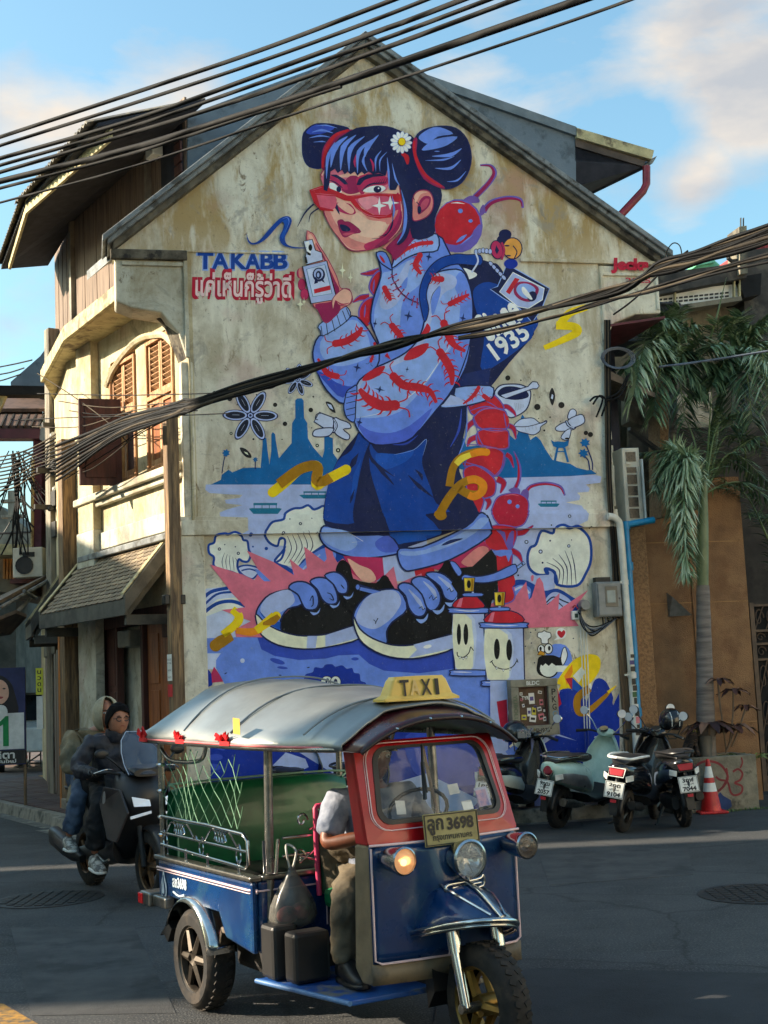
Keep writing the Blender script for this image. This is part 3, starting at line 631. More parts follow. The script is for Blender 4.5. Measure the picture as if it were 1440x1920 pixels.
for k in range(6):S('nv',f"{600 + k * 16},{265 + k * 3} {608 + k * 14},{345 - k * 8}",5,.3,1)
P('lw',"590,475 640,420 700,405 770,405 830,450 880,425 885,445 835,480 825,520 770,555 700,540 630,520",3,('nv',8));S('nv',"600,480 720,478 885,432",7)
for k in range(4):S('nv',f"{690 + k * 32},{478 - k * 4} {705 + k * 30},{525 - k * 8}",4,.3,1)
P('lw',"1075,400 1095,335 1130,322 1155,350 1140,400 1110,420",3,('nv',8));P('lw',"970,485 1050,440 1110,455 1150,480 1130,505 1050,520 980,518",3,('nv',8));P('lw',"1055,520 1105,500 1095,570 1070,605 1015,580",3,('nv',8));P('lw',"1080,420 1190,370 1225,400 1220,450 1130,490 1100,470",3,('nv',9));S('nv',"1060,425 1080,470 1140,500",20);S('lw',"1065,430 1085,470 1135,494",9);Eb((40,30,30),1070,588,20,9)
P((34,34,40),"935,130 958,170 962,225 940,290 915,240 912,180");P('lw',"935,185 948,200 942,235 925,225",0)
for x,y,r_ in ((538,42,23),(655,63,7),(803,303,28),(1020,286,28),(865,515,9),(918,395,7),(1009,433,5),(1240,537,20),(1281,551,23),(772,195,5),(824,215,4),(814,407,5),(1272,1390,9),(913,1372,7)):Eb((34,30,30),x,y,r_)
GR('mural_waves');Z(360,930,4)
P('cr',"170,530 165,460 130,430 125,370 165,350 180,300 240,285 270,290 320,275 370,300 385,330 415,340 425,400 440,440 420,490 380,490 350,475 340,530 360,590 300,570",4,('db',17))
for k in range(5):S('nv',f"{245 + k * 20},{425 + k * 10} {225 + k * 28},{490} {238 + k * 26},560",5,.4)
P('lw',"345,540 400,520 470,530 510,555 470,610 440,620 380,590",4,('db',13));S('db',"370,560 430,548 490,566",11)
P('cr',"560,250 600,200 680,180 700,130 760,95 820,90 870,70 910,100 940,95 1000,90 1000,330 900,420 800,510 620,500 690,400 695,330 660,325 640,375 580,350 545,290",4,('db',18))
P('cr',"640,370 690,320 720,380 700,460 640,500 840,530 1000,360 1000,300",3)
S('db',"690,400 697,330 660,318 640,375 600,365",16);S('db',"695,400 670,470 625,500",16)
for k in range(5):S('nv',f"{715 + k * 38},{300 - k * 9} {745 + k * 40},{400 - k * 6} {690 + k * 34},505",7,.4)
P('db',"620,500 700,520 770,560 830,480 900,420 990,360 1080,380 1180,430 1150,520 1000,600 700,640",0)
P('pw',"760,590 830,500 900,440 1000,390 1080,440 1000,600",4);S('lv',"790,600 860,520 960,440",12)
S('db',"55,800 140,720 270,690",26,1);S('db',"60,850 180,740 300,720",17);P('cr',"60,880 190,775 330,760 390,830 220,860 60,920",0);S('db',"60,900 180,810 300,790 400,825",26)
Eb('db',438,292,14);Eb('db',557,394,13);Eb('db',457,380,7)
for x,y in ((205,398),(347,430),(680,281),(806,213)):Eb('nv',x,y,12);Eb('cr',x,y,5)
for x,y in ((245,365),(325,381),(727,178),(892,172),(932,279)):Eb('nv',x,y,5)
Z(840,700,4.8)
P('cr',"790,1540 840,1420 940,1440 960,1390 1020,1370 1090,1395 1150,1380 1230,1430 1280,1520 1285,1680 1240,1800 1160,1910 980,1900 960,1790 890,1765 895,1810 800,1810 730,1750 715,1650 740,1570",4,('db',24))
P('lv',"800,1820 900,1815 930,1830 960,1920 900,1960 620,1900 700,1830",3)
for k in range(5):S('nv',f"{885 + k * 55},{1700 - k * 35 if k < 4 else 1600} {1000 + k * 34},{1770 - k * 10} {985 + k * 42},1910",10,.3)
S('db',"890,1810 870,1760 920,1765 970,1820 980,1910",22)
for x,y,r_ in ((705,1518,18),(832,1605,19),(1086,1554,15),(1076,1292,15)):Eb('nv',x,y,r_);Eb('lw',x,y,r_*.55)
for x,y,r_ in ((918,1507,8),(850,1705,9),(1111,1500,5),(630,1818,8)):Eb('nv',x,y,r_)
Z(820,1020,4)
P('db',"560,300 640,268 720,300 800,350 900,335 1000,390 1060,440 1000,520 600,520");P('pw',"575,330 640,305 700,340 680,420 600,420");S('lw',"580,345 640,322 690,370",16);P('lv',"810,420 860,365 920,370 1000,430 960,500 830,500");S('nv',"815,440 870,398 950,430 1000,450",10);S('nv',"820,455 880,425 940,470",8)
GR('mural_ground');Z(360,930,4)
P('kb',"0,1180 64,1290 110,1290 150,1340 160,1400 60,1430 0,1430",0);P('kb',"64,1290 110,1295 145,1335 150,1420 64,1420",3)
P('mg2',"165,1280 200,1330 260,1390 150,1400 145,1330",0)
P('pw',"180,1230 260,1120 310,1060 700,1050 1300,1100 2330,1140 2330,1500 2200,1700 400,1700 180,1290",0)
P('mb',"490,1060 520,1150 620,1200 800,1230 1000,1220 1100,1195 1250,1190 1330,1260 1440,1310 1700,1330 2000,1290 2000,1000 600,1040",0)
Eb('mb',640,1240,58,18,.3);Eb('mb',678,1288,40,10,.1);Eb('mb',1222,1222,28,12)
for x,y in ((378,1235),):Eb('lw',x,y,17)
for x,y,a in ((252,1330,-.5),(872,1286,-.2),(660,1344,0)):Eb('nv',x,y,11,4,a)
Z(0,0,1)
P('kb',"372,1345 960,1345 960,1560 372,1560",0);P('lv',"560,1410 620,1380 690,1400 700,1440 640,1460",0);P('mb',"760,1380 860,1360 960,1400 940,1460 800,1470",3);P('lw',"700,1480 800,1450 900,1500 860,1540",0);P('cr',"600,1500 680,1480 700,1560 600,1560",0)
Z(360,930,4)
P('kb',"700,1410 760,1400 830,1390 850,1340 905,1320 920,1285 975,1290 1000,1265 1050,1262 1075,1280 1125,1270 1160,1295 1200,1290 1215,1325 1255,1335 1265,1385 1300,1400 1320,1440 1370,1450 1450,1500 1400,1640 800,1640 700,1500",4)
Eb('cr',1010,1396,46,46,0,('nv',6));Eb('cr',1076,1396,40,46,0,('nv',6));Eb('nv',1015,1393,15,26);Eb('nv',1076,1396,14,26);Eb('wt',1018,1398,4,8);Eb('wt',1080,1400,4,8)
GR('mural_burst')
P('pk',"130,512 380,590 470,632 490,590 585,640 500,560 410,410 610,495 765,595 730,470 835,555 860,540 840,380 1000,500 990,500 1010,470 995,385 1050,400 1060,450 1090,500 1130,470 1200,520 1200,700 900,900 520,1060 330,1058 320,1000 440,940 220,855 400,835 300,730 200,600",0)
P('pw',"465,545 500,555 590,640 540,640 500,600",0)
P('pk',"1300,700 1400,580 1430,540 1500,600 1560,760 1400,800",0)
Z(820,1020,4)
P('pk',"180,600 450,330 520,400 560,330 580,320 580,400 665,282 685,420 705,400 745,265 765,250 790,290 820,460 915,368 905,495 1130,345 1010,500 1020,560 1060,615 400,640",0);P('pk',"700,245 712,232 722,245 715,278 703,275",3)
P('lv',"370,395 440,380 450,420 400,450",0)
GR('mural_centipede')
def seg(pts,hl=None):P('rd',pts,4,('br',13))
Z(840,700,4.8)
seg("560,1850 600,2000 560,2060 470,2060 440,1900 430,1620 560,1600 575,1700")
for pts in ("1,1",):
 pass
for pth,w_ in (("480,310 530,300 590,350 610,390",38),("540,470 590,500 610,590",40),("520,730 560,760 590,850",40),("240,430 190,470 160,540",44),("270,570 200,600 175,660",44),("140,830 200,800 250,830",40),("440,950 500,990 470,1080",55),("330,1110 370,1160 340,1230",45),("600,1440 680,1430 750,1375",48),("560,1590 630,1630 665,1700",48)):
 S('br',pth,w_+12,(1,.9,.2));S('rd2',pth,w_,(1,.85,.1))
seg("180,230 330,190 420,200 500,300 460,340 250,380 190,330");seg("240,380 330,320 500,330 535,430 520,500 290,500 230,430");seg("290,510 520,505 545,600 520,680 300,660 255,600");seg("230,700 400,670 500,720 500,830 420,930 300,840 150,830");seg("140,870 250,830 400,930 430,1020 390,1110 200,1130 160,1000");seg("180,1070 300,1110 320,1160 280,1260 230,1240")
for q in ("305,370 520,370 525,490 330,480 310,420","335,550 515,545 530,620 500,670 340,645","330,700 490,730 480,840 420,900 330,800"):P((214,40,54),q,4)
for q in ("200,300 330,250 470,330","190,340 340,300 500,340","230,400 300,500 540,520","250,470 280,590 330,670","160,640 300,650 500,690","150,800 320,850 430,930","500,720 480,850 410,930","500,360 525,500"):S('br',q,11,.4);
for q in ("260,360 380,310 510,345","300,505 420,530 530,515","270,650 400,672 520,690"):S('pk',q,5,.2)
S('br',"590,1060 640,950 640,820 590,700",40,(1,.8,.2));S('rd2',"595,1060 632,950 632,830 600,720",24,(1,.8,.1))
S('br',"690,1090 740,1020 880,990 1010,1020 1050,1100",36,(1,.9,.5));S('rd2',"700,1085 750,1020 880,997 1000,1025 1040,1085",22,(1,.8,.4))
P('vi',"545,1060 580,1030 640,1040 640,1090");P('vi',"655,1090 680,1045 725,1060 715,1140")
P('rd2',"400,1200 440,1120 520,1085 620,1080 700,1120 725,1190 700,1300 640,1380 480,1390 400,1320 385,1260",4,('br',12))
Eb('pw',551,1158,20);Eb('pw',624,1198,18);S('pk',"500,1105 580,1092 640,1105",7,.2)
P('rd',"370,1380 600,1400 600,1520 540,1600 400,1590 330,1530",4,('br',9));P('br',"430,1410 510,1430 520,1520 550,1440 590,1420 580,1560 540,1590 500,1500 470,1450",2);P('rd',"430,1660 560,1630 570,1760 600,1900 460,1960",3);P('pw',"390,1600 570,1590 560,1650 540,1700 520,1640 480,1650 440,1640",2)
Z(780,280,4)
S('br',"440,360 540,260 590,180 560,125 480,120",44,(1,.8,.3));S('mg',"440,362 540,258 582,180 555,128 485,122",28,(1,.8,.2))
S('br',"505,470 560,400 680,365 780,375 800,440",44,(1,.7,.4));S('mg',"512,462 570,402 680,370 775,382 795,430",28,(1,.7,.3))
P('vi',"340,400 400,350 460,360 470,400");P('vi',"480,500 480,450 505,415 520,470")
Eb('br',318,575,182,202);Eb('rd',312,570,172,185);P('br',"180,710 330,690 420,620 480,560 470,660 380,750 260,770",4);P('rd2',"170,680 330,680 430,600 400,660 300,720",3);S('pw',"300,700 380,640",30,.1);S('pw',"330,720 430,640",12,.1);S('wt',"260,405 310,402 365,410",9,.1)
Eb('pw',332,463,18,17);Eb('pw',408,538,16,13)
P('rd',"150,715 200,760 260,790 200,800",0)
Z(560,430,4.235)
for q,q2 in (("640,330 560,350 490,355",45),("560,540 490,545 430,580",50)):S('br',q,q2+12,(1,.8,.2));S('rd2',q,q2-6,(1,.7,.1))
P('rd',"640,330 580,390 560,470 600,530 640,560 690,400",4,('br',14));P('rd',"590,540 520,570 480,640 490,720 560,750 620,600",4,('br',14));P('rd',"430,690 500,700 560,760 500,800",0);S('br',"600,400 590,500",16,.2);S('br',"530,600 520,700",16,.2)
GR('mural_girl');Z(780,280,4)
P('nv',"330,880 420,820 560,850 640,900 820,1230 880,1360 860,1420 700,1600 560,1780 440,1880 250,1860 260,1700 380,1560 410,1200 400,1000")
P('db',"440,1040 600,1010 900,1250 878,1380 820,1460 500,1665 510,1400 440,1180")
P('nv2',"240,1710 560,1640 540,1780 300,1800",0)
P('wt',"345,890 450,930 440,960 370,975",3);P('nv',"380,980 520,960 440,1020",0)
P('nv',"680,865 800,930 1000,1045 940,1200 870,1300 780,1200 640,1110 555,1050 610,1030 640,960",0,('pl',7))
P('lv',"725,925 960,1045 945,1130 840,1195 760,1180 625,1070",0,('wt',7));P('rd',"740,965 775,975 700,1090 672,1070",0)
P('mg',"760,1000 850,1000 920,1050 870,1140 780,1130 730,1070");P('pl',"775,1015 840,1012 895,1055 850,1120 790,1110 750,1060");Eb('nv',868,1105,34,40,.5);P('wt',"790,1040 815,1040 870,1120 850,1125 800,1080")
Eb('nv',668,640,48,40);Eb('nv',655,680,50,38);Eb('kb',710,860,52,38);Eb('mg2',605,755,46,70,-.2,('nv',7));P('nv',"600,720 622,760 605,790 590,760",0);Eb((240,168,80),722,745,72,80,0,('nv',8));Eb('nv',680,725,20,6);Eb('nv',690,800,20,6);S('nv',"725,725 755,770 735,820",8);S('mg2',"640,700 660,760 640,830",16)
for k in range(5):Eb('lv',450+k*26,780-abs(k-2)*-4-20,15,20,0,('nv',4))
for k in range(5):Eb('lv',560+k*24,860+k*26,22,14,.9,('nv',5))
Z(0,0,1);P('lv',"690,1030 800,1010 800,1090 690,1090",0);P('rd',"775,1062 812,1050 815,1075 780,1085",0);P('pk',"715,1100 722,1078 738,1062 745,1095 790,1075 800,1110 720,1120",0)
Z(580,680,3.789)
P('nv',"370,470 330,520 200,690 130,880 100,1050 100,1150 200,1230 560,1230 640,1330 700,1310 1120,1160 1200,1080 1150,960 1100,860 1060,700 1120,300 900,300 700,500 560,540 450,540",3)
P('db',"360,480 300,620 200,700 130,880 105,1050 110,1130 330,1140 330,950 380,690 430,550 400,510",3);P('nv',"300,690 350,640 330,720 290,760 260,790",0);P('rb',"310,800 365,690 340,880 290,1000",0)
P('nv',"430,560 330,940 320,1180 550,1230 480,1000 430,760",3)
P('db',"430,580 480,640 600,660 760,610 830,545 800,680 810,760 860,890 900,1000 1000,1060 820,1080 870,1140 900,1180 920,1220 800,1260 640,1280 560,1200 500,1000 430,760",3)
P('rb',"470,650 620,650 740,620 690,700 520,760",3);S('pl',"600,655 740,620 830,545 805,660",4,.3)
for q,w_ in (("440,690 520,780 600,870",28),("420,600 450,700 600,810",26),("700,800 780,880 880,960",30),("750,760 790,800 800,840",26),("320,900 300,960 290,1000",20)):S('nv',q,w_,(.1,1,.1))
S('nv2',"580,580 680,580 770,520",26,(.1,1,.1));S('mb',"590,585 690,575 770,515",12,.1);S('mb',"1000,600 1060,480 1080,330",18,.2);S('pw',"1040,700 1110,520 1118,320",12,.3)
P('rb',"560,1230 700,1200 920,1190 920,1225 820,1230 830,1260 700,1275 620,1290",3)
P('mg2',"240,1370 520,1370 520,1516 470,1540 380,1530 300,1500",0);P('sk',"260,1385 350,1450 440,1470 460,1520 400,1530 300,1500",3)
P('mg2',"800,1440 1240,1270 1300,1340 1260,1460 1000,1500",0);P('sk2',"1090,1400 1200,1310 1270,1320 1250,1390 1150,1450 1085,1430",3)
P('pw',"95,1165 200,1190 330,1225 560,1230 640,1330 600,1365 400,1390 250,1370 120,1310 70,1230",3,('nv',12));P('iv',"470,1270 560,1230 635,1330 540,1350 480,1320",3);P('pl',"100,1180 280,1210 340,1290 260,1340 130,1290 85,1230",3);S('wt',"290,1215 380,1270 300,1278",6,.3,1)
P('pw',"640,1320 800,1310 1100,1170 1190,1080 1240,1080 1280,1170 1270,1240 1000,1400 740,1475 670,1470 630,1400",3,('nv',12));P('pl',"650,1340 820,1330 1100,1200 1200,1110 1260,1130 1100,1260 820,1360 670,1370",3);P('nv2',"935,1300 1000,1260 1090,1250 1010,1285",3);P('lw',"960,1300 1080,1258 1010,1290",0)
Z(580,680,3.789)
P('pl',"930,320 1020,250 1030,180 1280,165 1305,230 1270,265 1100,310",3,('nv',10));P('nv',"900,300 1000,180 1040,175 1030,230 1080,290",0);P('lv',"1000,230 1060,250 1120,295 930,310",0)
bug("1200,180 1160,240 1090,295",28,'rd',4,False);bug("1240,240 1290,280",34,'rd',1)
Z(560,430,4.235)
P('pw',"615,185 700,230 735,300 800,190 1090,45 1200,200 1330,360 1375,560 1370,800 1340,1050 1240,1250 1080,1430 800,1430 520,1440 450,1200 620,1080 630,900 570,740 590,560 650,380 640,280",3,('nv',12))
P('pl',"660,360 740,330 900,240 990,330 960,440 830,560 800,760 760,880 660,960 640,900 600,800 600,640 640,520",3)
P('lv',"680,470 760,420 860,260 880,300 800,560 700,640 640,600",3)
P('pw',"830,640 900,500 940,640 900,880 860,900 850,800",3);P('pw',"860,380 800,470 850,470",3)
P('pl',"1010,450 1060,370 1150,330 1290,330 1350,450 1375,600 1365,800 1330,1000 1230,1250 1100,1420 900,1640 700,1700 560,1690 450,1560 440,1400 450,1250 520,1140 680,1070 850,980 960,850 1010,640",3,('nv',12))
P('pw',"1290,340 1350,450 1375,620 1360,850 1320,1020 1220,1260 1080,1440 900,1640 700,1700 560,1690 460,1560 450,1500 600,1500 800,1450 980,1270 1120,1060 1230,900 1280,620 1230,430",3)
P('iv',"460,1540 560,1600 720,1620 880,1560 1060,1420 900,1650 720,1705 560,1690",3)
P('lv',"1040,400 1120,350 1240,380 1240,460 1140,520 1060,700 1000,880 900,1010 700,1110 520,1200 470,1300 490,1180 680,1080 850,990 970,860 1020,640",3)
P('pw',"1060,690 1050,560 1110,455 1125,480 1110,560",3);S('nv',"1040,600 1060,520 1110,455",6,.2)
S('wt',"460,1500 700,1440 960,1260 1110,1060 1240,860",9,(.1,.7,.1))
P('pw',"160,850 280,830 420,690 520,760 600,880 635,960 620,1090 480,1200 370,1390 220,1280 140,1120 110,980",3,('nv',12))
P('pl',"200,850 420,720 520,800 560,900 560,1010 400,1080 260,1080 170,980",3);P('mb',"140,1130 220,1230 350,1340 480,1190 420,1250 300,1220 200,1150",3)
P('pl',"160,760 330,640 380,620 410,690 330,770 190,850 170,810",3,('nv',8))
for a,b in (((175,770),(185,850)),((215,745),(230,845)),((260,715),(285,815)),((300,680),(330,775)),((345,650),(380,740)),((375,630),(405,700))):S('nv',[a,b],6,1,1)
P('pw',"460,1250 420,1260 380,1290 365,1350 355,1420 380,1500 440,1530 450,1400",3,('nv',9))
for y in (1290,1330,1375,1425,1475):S('nv',f"{375},{y + 10} {450},{y - 8}",6,1,1)
P('sk2',"660,150 760,190 800,120 880,0 720,100",0);P('mg',"690,150 735,210 740,290 765,230 860,110 890,0 800,60",3)
P('pw',"615,190 690,190 740,320 690,300 640,260",3,('nv',9));P('pl',"740,310 770,210 850,120 960,60 1095,42 1100,170 960,190 840,240",3,('nv',11))
S('rd',"640,210 680,270",24,(.2,1,.5));bug("1050,110 950,120 860,160 780,230",34,'rd',7,False)
S('nv',"740,320 745,400 800,490 860,550 950,590",9)
for x,y,a in ((742,377,-.5),(760,425,-.6),(778,475,-.5),(810,510,-.9),(850,540,-1.0),(905,570,-1.3),(938,590,-1.5)):
 c,s_=math.cos(a)*34,math.sin(a)*34;S('mg',[(x-c,y-s_),(x+c,y+s_)],8,1,1);S('mg',[(x-14,y-18),(x+14,y+16)],6,1,1);Eb('mg',x-c,y-s_,7);Eb('mg',x+c,y+s_,7)
P('db',"1250,200 1130,230 1040,300 980,400 955,520 970,640 1000,740 1030,640 1010,520 1050,400 1130,320 1250,280 1440,290 1440,210 1330,205",3,('nv',8));S('lw',"1400,190 1420,260 1370,345",14)
bug("1130,400 1050,395",48,'rd',3,False);bug("960,210 925,290 970,360",46,'rd',4,False);bug("1200,595 1270,560 1350,520",44);bug("740,770 790,830 840,890",52,'rd',4);bug("680,470 710,530 730,570",44,'rd',4,False)
bug("1150,750 1180,830 1230,920 1320,970",62,'rd',6);bug("1120,980 1180,1070 1210,1150 1215,1240",66,'rd',6);bug("290,910 380,890 470,830 500,780",58,'rd',5);bug("300,1170 220,1140 150,1030",50,'rd',3);bug("750,1170 830,1240 950,1260 1040,1290 1090,1380",66,'rd',8)
bug("760,1400 650,1400 540,1340 480,1270",84,'rd',6);P('rd',"1000,780 1020,750 1045,800 990,870 960,860",3);P('rd',"830,1040 880,960 960,920 1030,910 1000,980 920,1030",3);P('rd',"500,1200 560,1130 680,1085 650,1150 560,1200",3);bug("600,910 610,960",24,'rd',2,False);bug("570,1050 590,1000",24,'rd',2);P('rd',"700,980 730,1040 680,1010",0)
for x,y,a,b in ((1030,222,26,40),(868,690,36,46),(604,752,17,44),(462,1100,34,42),(1300,710,26,46),(640,1275,46,30),(480,1535,24,50),(858,1115,14,26)):star('nv2',x,y,a,b,.2)
P('sk2',"60,60 90,30 120,50 160,130 230,240 300,380 330,470 400,480 425,560 400,600 330,640 250,730 200,740 150,640 100,560",3,('mg',6))
P('mg',"130,600 250,580 300,530 330,640 260,720 205,740 160,660",3);P('sk',"75,60 95,45 130,110 110,120",3)
for x,y,rx,ry in ((12,350,26,40),(25,440,30,46),(45,520,32,44)):Eb('mg2',x,y,rx,ry,0,('mg',5))
P('sk2',"0,320 30,300 50,340 40,380 5,380",3);P('mg',"130,110 190,200 290,420 320,480 300,560 250,400 200,250",3)
P('lw',"35,100 105,85 130,170 180,190 190,250 60,285 50,220 60,190",0,('bk',7));P('wt',"45,110 80,100 95,190 70,200",0);Eb('bk',90,150,15,26);P('bk',"65,180 95,200 90,215 65,205",0);P('bk',"45,220 60,225 70,275 50,270",0)
P('lv',"28,300 220,255 300,560 95,595",0,('bk',9));P('lw',"60,322 205,285 262,515 110,540",0,('te',5));P('rd',"118,482 245,450 250,485 122,515",0)
Eb('nv',157,365,50,56);Eb('lv',155,360,37,42);P('nv',"120,440 130,380 145,400 150,430",0);P('nv',"190,400 175,390 185,420 205,430",0);Eb('nv',155,368,23,32);Eb('lv',152,368,10,18)
P('sk',"330,490 370,478 410,500 420,550 400,600 360,612 310,600 290,570 270,640 265,560",3,('mg',6));S('mg2',"290,570 340,600 400,590",12,.3)
for x,y,r_ in ((345,330,60),(408,388,46),(40,580,36),(10,600,60)):star('ly',x,y,r_*.42,r_*1.1)
Z(350,390,3.892);P('db',"435,190 450,235 480,260 530,240 600,160 680,80 740,65 765,100 740,170 715,220 730,270 790,290 880,295 790,300 700,275 675,220 700,160 710,100 660,140 590,220 530,262 480,272 445,250",3);P('rb',"700,100 745,90 730,160 700,230 690,200 715,140",3);S('pw',"690,90 730,75 745,110 715,180",6,.1)
Z(540,210,3.789)
P('nv',"100,250 110,150 180,90 260,82 360,95 440,130 330,230 250,330 240,400 150,390 110,330",3,('nv2',5));P('mb',"130,140 200,90 330,110 260,150 160,160",3)
for q,w_ in (("170,145 240,130 320,150",18),("150,185 230,170 300,180",14),("180,215 240,210 270,215",10),("200,100 270,95 350,115",10)):S('pw',q,w_,.1)
P('mg',"440,125 340,150 270,220 240,300 240,400 260,400 280,290 330,230 450,140");S('rd',"430,130 340,165 290,230 255,320 245,400",28,(.6,1,.5))
P('mg',"700,960 880,780 900,600 1000,700 900,900 760,1061",0)
P('nv',"440,140 560,108 700,105 820,150 900,200 1000,420 1085,560 1080,660 1040,760 1030,880 880,900 860,700 800,500 700,280 560,200 300,300",3)
P('nv',"900,190 960,130 1080,105 1190,120 1270,200 1300,330 1270,450 1200,530 1080,545 960,420 900,290",3,('nv2',6))
P('pw',"925,180 1000,125 1080,115 1170,160 1060,180 1000,230 950,215",3);P('pw',"945,275 1040,200 1200,180 1130,240 1030,270",3)
for q,w_ in (("1020,320 1150,310 1230,265",30),("970,350 1100,345 1180,320",14),("1040,405 1150,405 1225,345",22),("1125,500 1200,490 1262,425",14),("1035,285 1075,285",8)):S('pw',q,w_,.1)
P('mg',"890,195 915,200 910,320 960,430 1110,540 1060,540 960,480 900,360 880,260",3);S('rd',"895,210 895,290 935,400 1000,480 1090,535",24,(.6,1,.5))
P('rd',"690,190 730,190 720,260 690,230",3);P('rd',"770,290 850,310 855,370 830,370",3)
P('sk',"262,400 700,300 800,620 810,800 740,900 650,960 530,990 440,985 380,930 290,800 250,700 262,560",3,('mg',8))
P('sk2',"255,700 300,820 400,940 460,980 540,985 660,945 560,940 440,900 340,800 290,700",3);P('mg2',"560,985 650,955 740,890 800,790 790,600 760,600 720,800 640,900 540,945",3);P('mg',"600,975 700,930 800,800 800,700 770,800 700,890",3)
P('pk',"262,430 700,330 700,560 560,560 430,570 280,560",3);P('sk',"330,470 460,430 560,440 500,480 430,470",3)
P('mg',"400,500 440,460 500,470 520,560 440,590 380,560",3);P('mg2',"480,480 600,440 700,470 700,520 560,560 520,600",3);P('mg2',"290,470 340,460 400,500 420,560 340,530",3)
P('sk2',"520,700 700,730 780,700 720,800 600,790",3);P((250,204,176),"480,720 560,770 690,790 680,850 600,900 480,870 440,800",3)
P('wt',"290,515 330,515 380,575 310,575",3);Eb('nv',358,555,17,22);P('wt',"530,570 580,535 660,528 690,550 640,578",3);Eb('nv',632,555,28,24);Eb('wt',640,548,6)
P('nv',"290,452 340,450 400,485 425,520 400,522 345,475",0);P('nv',"482,525 500,480 560,450 650,445 690,460 600,468 540,490 510,525",0);S('nv',"285,490 330,505 385,545",9,.4);S('nv',"520,568 580,520 690,510",12,.4)
for k in range(6):S('nv',f"{600 + k * 18},{518 - k * 2} {625 + k * 16},{490 - k * 4}",5,(1,.6,.1),1)
P('sk2',"880,640 895,590 940,560 1000,570 1028,630 1020,700 980,750 920,775 885,770 875,700",3,('mg',7));P('mg',"920,660 960,605 1010,610 1000,670 950,720 920,730",3);P('sk3',"940,660 975,620 1000,630 980,680 945,700",3);Eb('nv',930,700,14,28);S('nv',"877,570 890,620 930,665",6);P('sk',"895,600 930,570 990,575 940,590 905,650",3)
P('mg2',"320,655 370,650 440,660 480,720 440,735 380,720 330,690",3);P('sk',"345,660 400,648 465,700 450,730 400,710",3);P('nv',"320,655 345,660 365,735 340,700",3)
P('mg',"350,780 380,770 400,785 440,790 515,855 460,870 400,895 370,860 355,810",3,('mg',5));P('nv',"365,805 410,812 442,840 420,855 380,848",3);P('sk3',"385,870 440,862 470,866 410,885",3)
for q in ("150,560 250,530 420,600 340,590 190,575",):P('rd',q,0)
P((226,96,120),"185,590 330,600 330,690 250,700 210,660",3);P((220,88,120),"465,610 600,590 740,600 740,720 640,740 560,710 500,660",3);P((240,150,160),"500,620 600,605 640,640 560,700 510,660",3)
P('rd',"148,560 245,528 250,550 185,575 350,585 400,598 440,600 600,578 800,590 805,640 760,635 700,605 600,600 470,625 520,690 600,735 700,740 740,720 730,755 640,765 560,745 480,690 440,640 400,635 330,605 200,595 225,680 320,700 320,712 230,705 180,650",0)
S('pk',"160,565 240,540",5,.2);S('pk',"450,605 600,585 740,592",5,.3);S('pk',"480,680 570,740 700,750",5,.2);S('pk',"190,585 340,597",4,.3)
star('wt',645,672,52,66);star('wt',722,652,66,52)
P('nv',"440,140 600,105 760,140 800,200 800,480 760,560 720,560 700,420 690,460 640,440 600,450 570,430 540,450 520,430 490,460 470,430 440,450 420,430 400,450 380,420 350,440 330,410 300,430 290,520 275,570 250,560 255,420 300,270 360,190",0)
P('nv',"690,270 820,330 870,560 880,740 840,900 770,950 830,820 840,700 790,540 740,420",3)
for q,w_ in (("420,180 330,260 300,400",44),("480,170 390,260 370,420",40),("540,180 440,270 430,430",36),("640,170 560,260 540,330",38),("600,200 500,290 490,440",30),("330,220 280,330 270,480",26),("660,280 620,340 620,430",16),("700,290 650,350 650,430",12),("700,330 710,430 715,560",16),("735,370 760,480 790,530",14),("800,560 830,700 820,850 770,940",26),("735,790 750,700 735,600",14),("545,300 530,360 560,430",20)):S('pw',q,w_,.08)
for q,w_ in (("480,310 470,360 475,400",18),("580,340 600,380 600,430",18)):S('mg2',q,w_,.2)
S('nv',"740,780 710,860 660,900 590,905",6,(1,.8,.2));S('nv',"735,700 740,800 700,870 640,890",8,.3)
S('nv',"180,660 120,720 65,820",14,(1,.8,.3));S('nv',"215,690 160,730 145,790",11,(1,.8,.3))
for k in range(13):
 a=2*PI*k/13;Eb('wt',800+math.cos(a)*52,224+math.sin(a)*52,26,14,a,(('lv'),3))
Eb('yl',804,220,25,27,0,('oc',4))
GR('mural_shoes')
Z(460,1020,3.273)
for dx,dy in ((0,0),):
 P('bk',"555,180 580,110 620,105 660,210 800,240 860,190 900,260 900,300 700,500 660,520 540,560 300,570 200,540 240,430 330,360",3)
 P('pw',"65,430 90,370 150,310 260,280 330,290 345,370 260,400 215,470 215,540 150,510 90,470",3,('nv',10));P('lv',"95,380 150,315 260,280 300,330 290,370 215,420 140,450 100,430",3);P('rb',"85,410 100,440 160,500 210,530 215,480 130,460 95,420",0)
 P('ly',"65,430 130,490 230,540 360,565 520,550 660,505 700,580 520,630 360,645 200,620 100,560 70,490",3,('nv',9));P('lv',"490,560 660,505 700,575 490,632",0);P('lv',"380,565 440,565 430,640 375,640",0);P('ly',"440,565 485,562 480,625 432,632",0)
 P('pk',"600,90 650,210 720,230 650,160",0);P('mg2',"605,75 840,85 850,190 800,230 700,215 640,170",0);P('sk',"625,90 700,130 770,160 800,220 740,235 680,190",3)
 P('bk',"555,180 570,115 600,100 640,130 660,210 700,240 800,240 850,190 900,250 900,290 700,290 620,260",3)
for q,ec in (("265,270 300,235 370,235 430,280 450,350 430,400 370,400 340,350 320,310","395,350 412,318 415,370 402,385"),("395,230 450,205 520,225 560,300 560,360 510,370 470,340 440,280","500,300 525,310 540,345 515,335"),("485,195 540,172 590,190 625,240 620,300 570,300 540,250","585,250 605,275")):
 P('pw',q,3,('nv',10));S('nv',ec,8,.5)
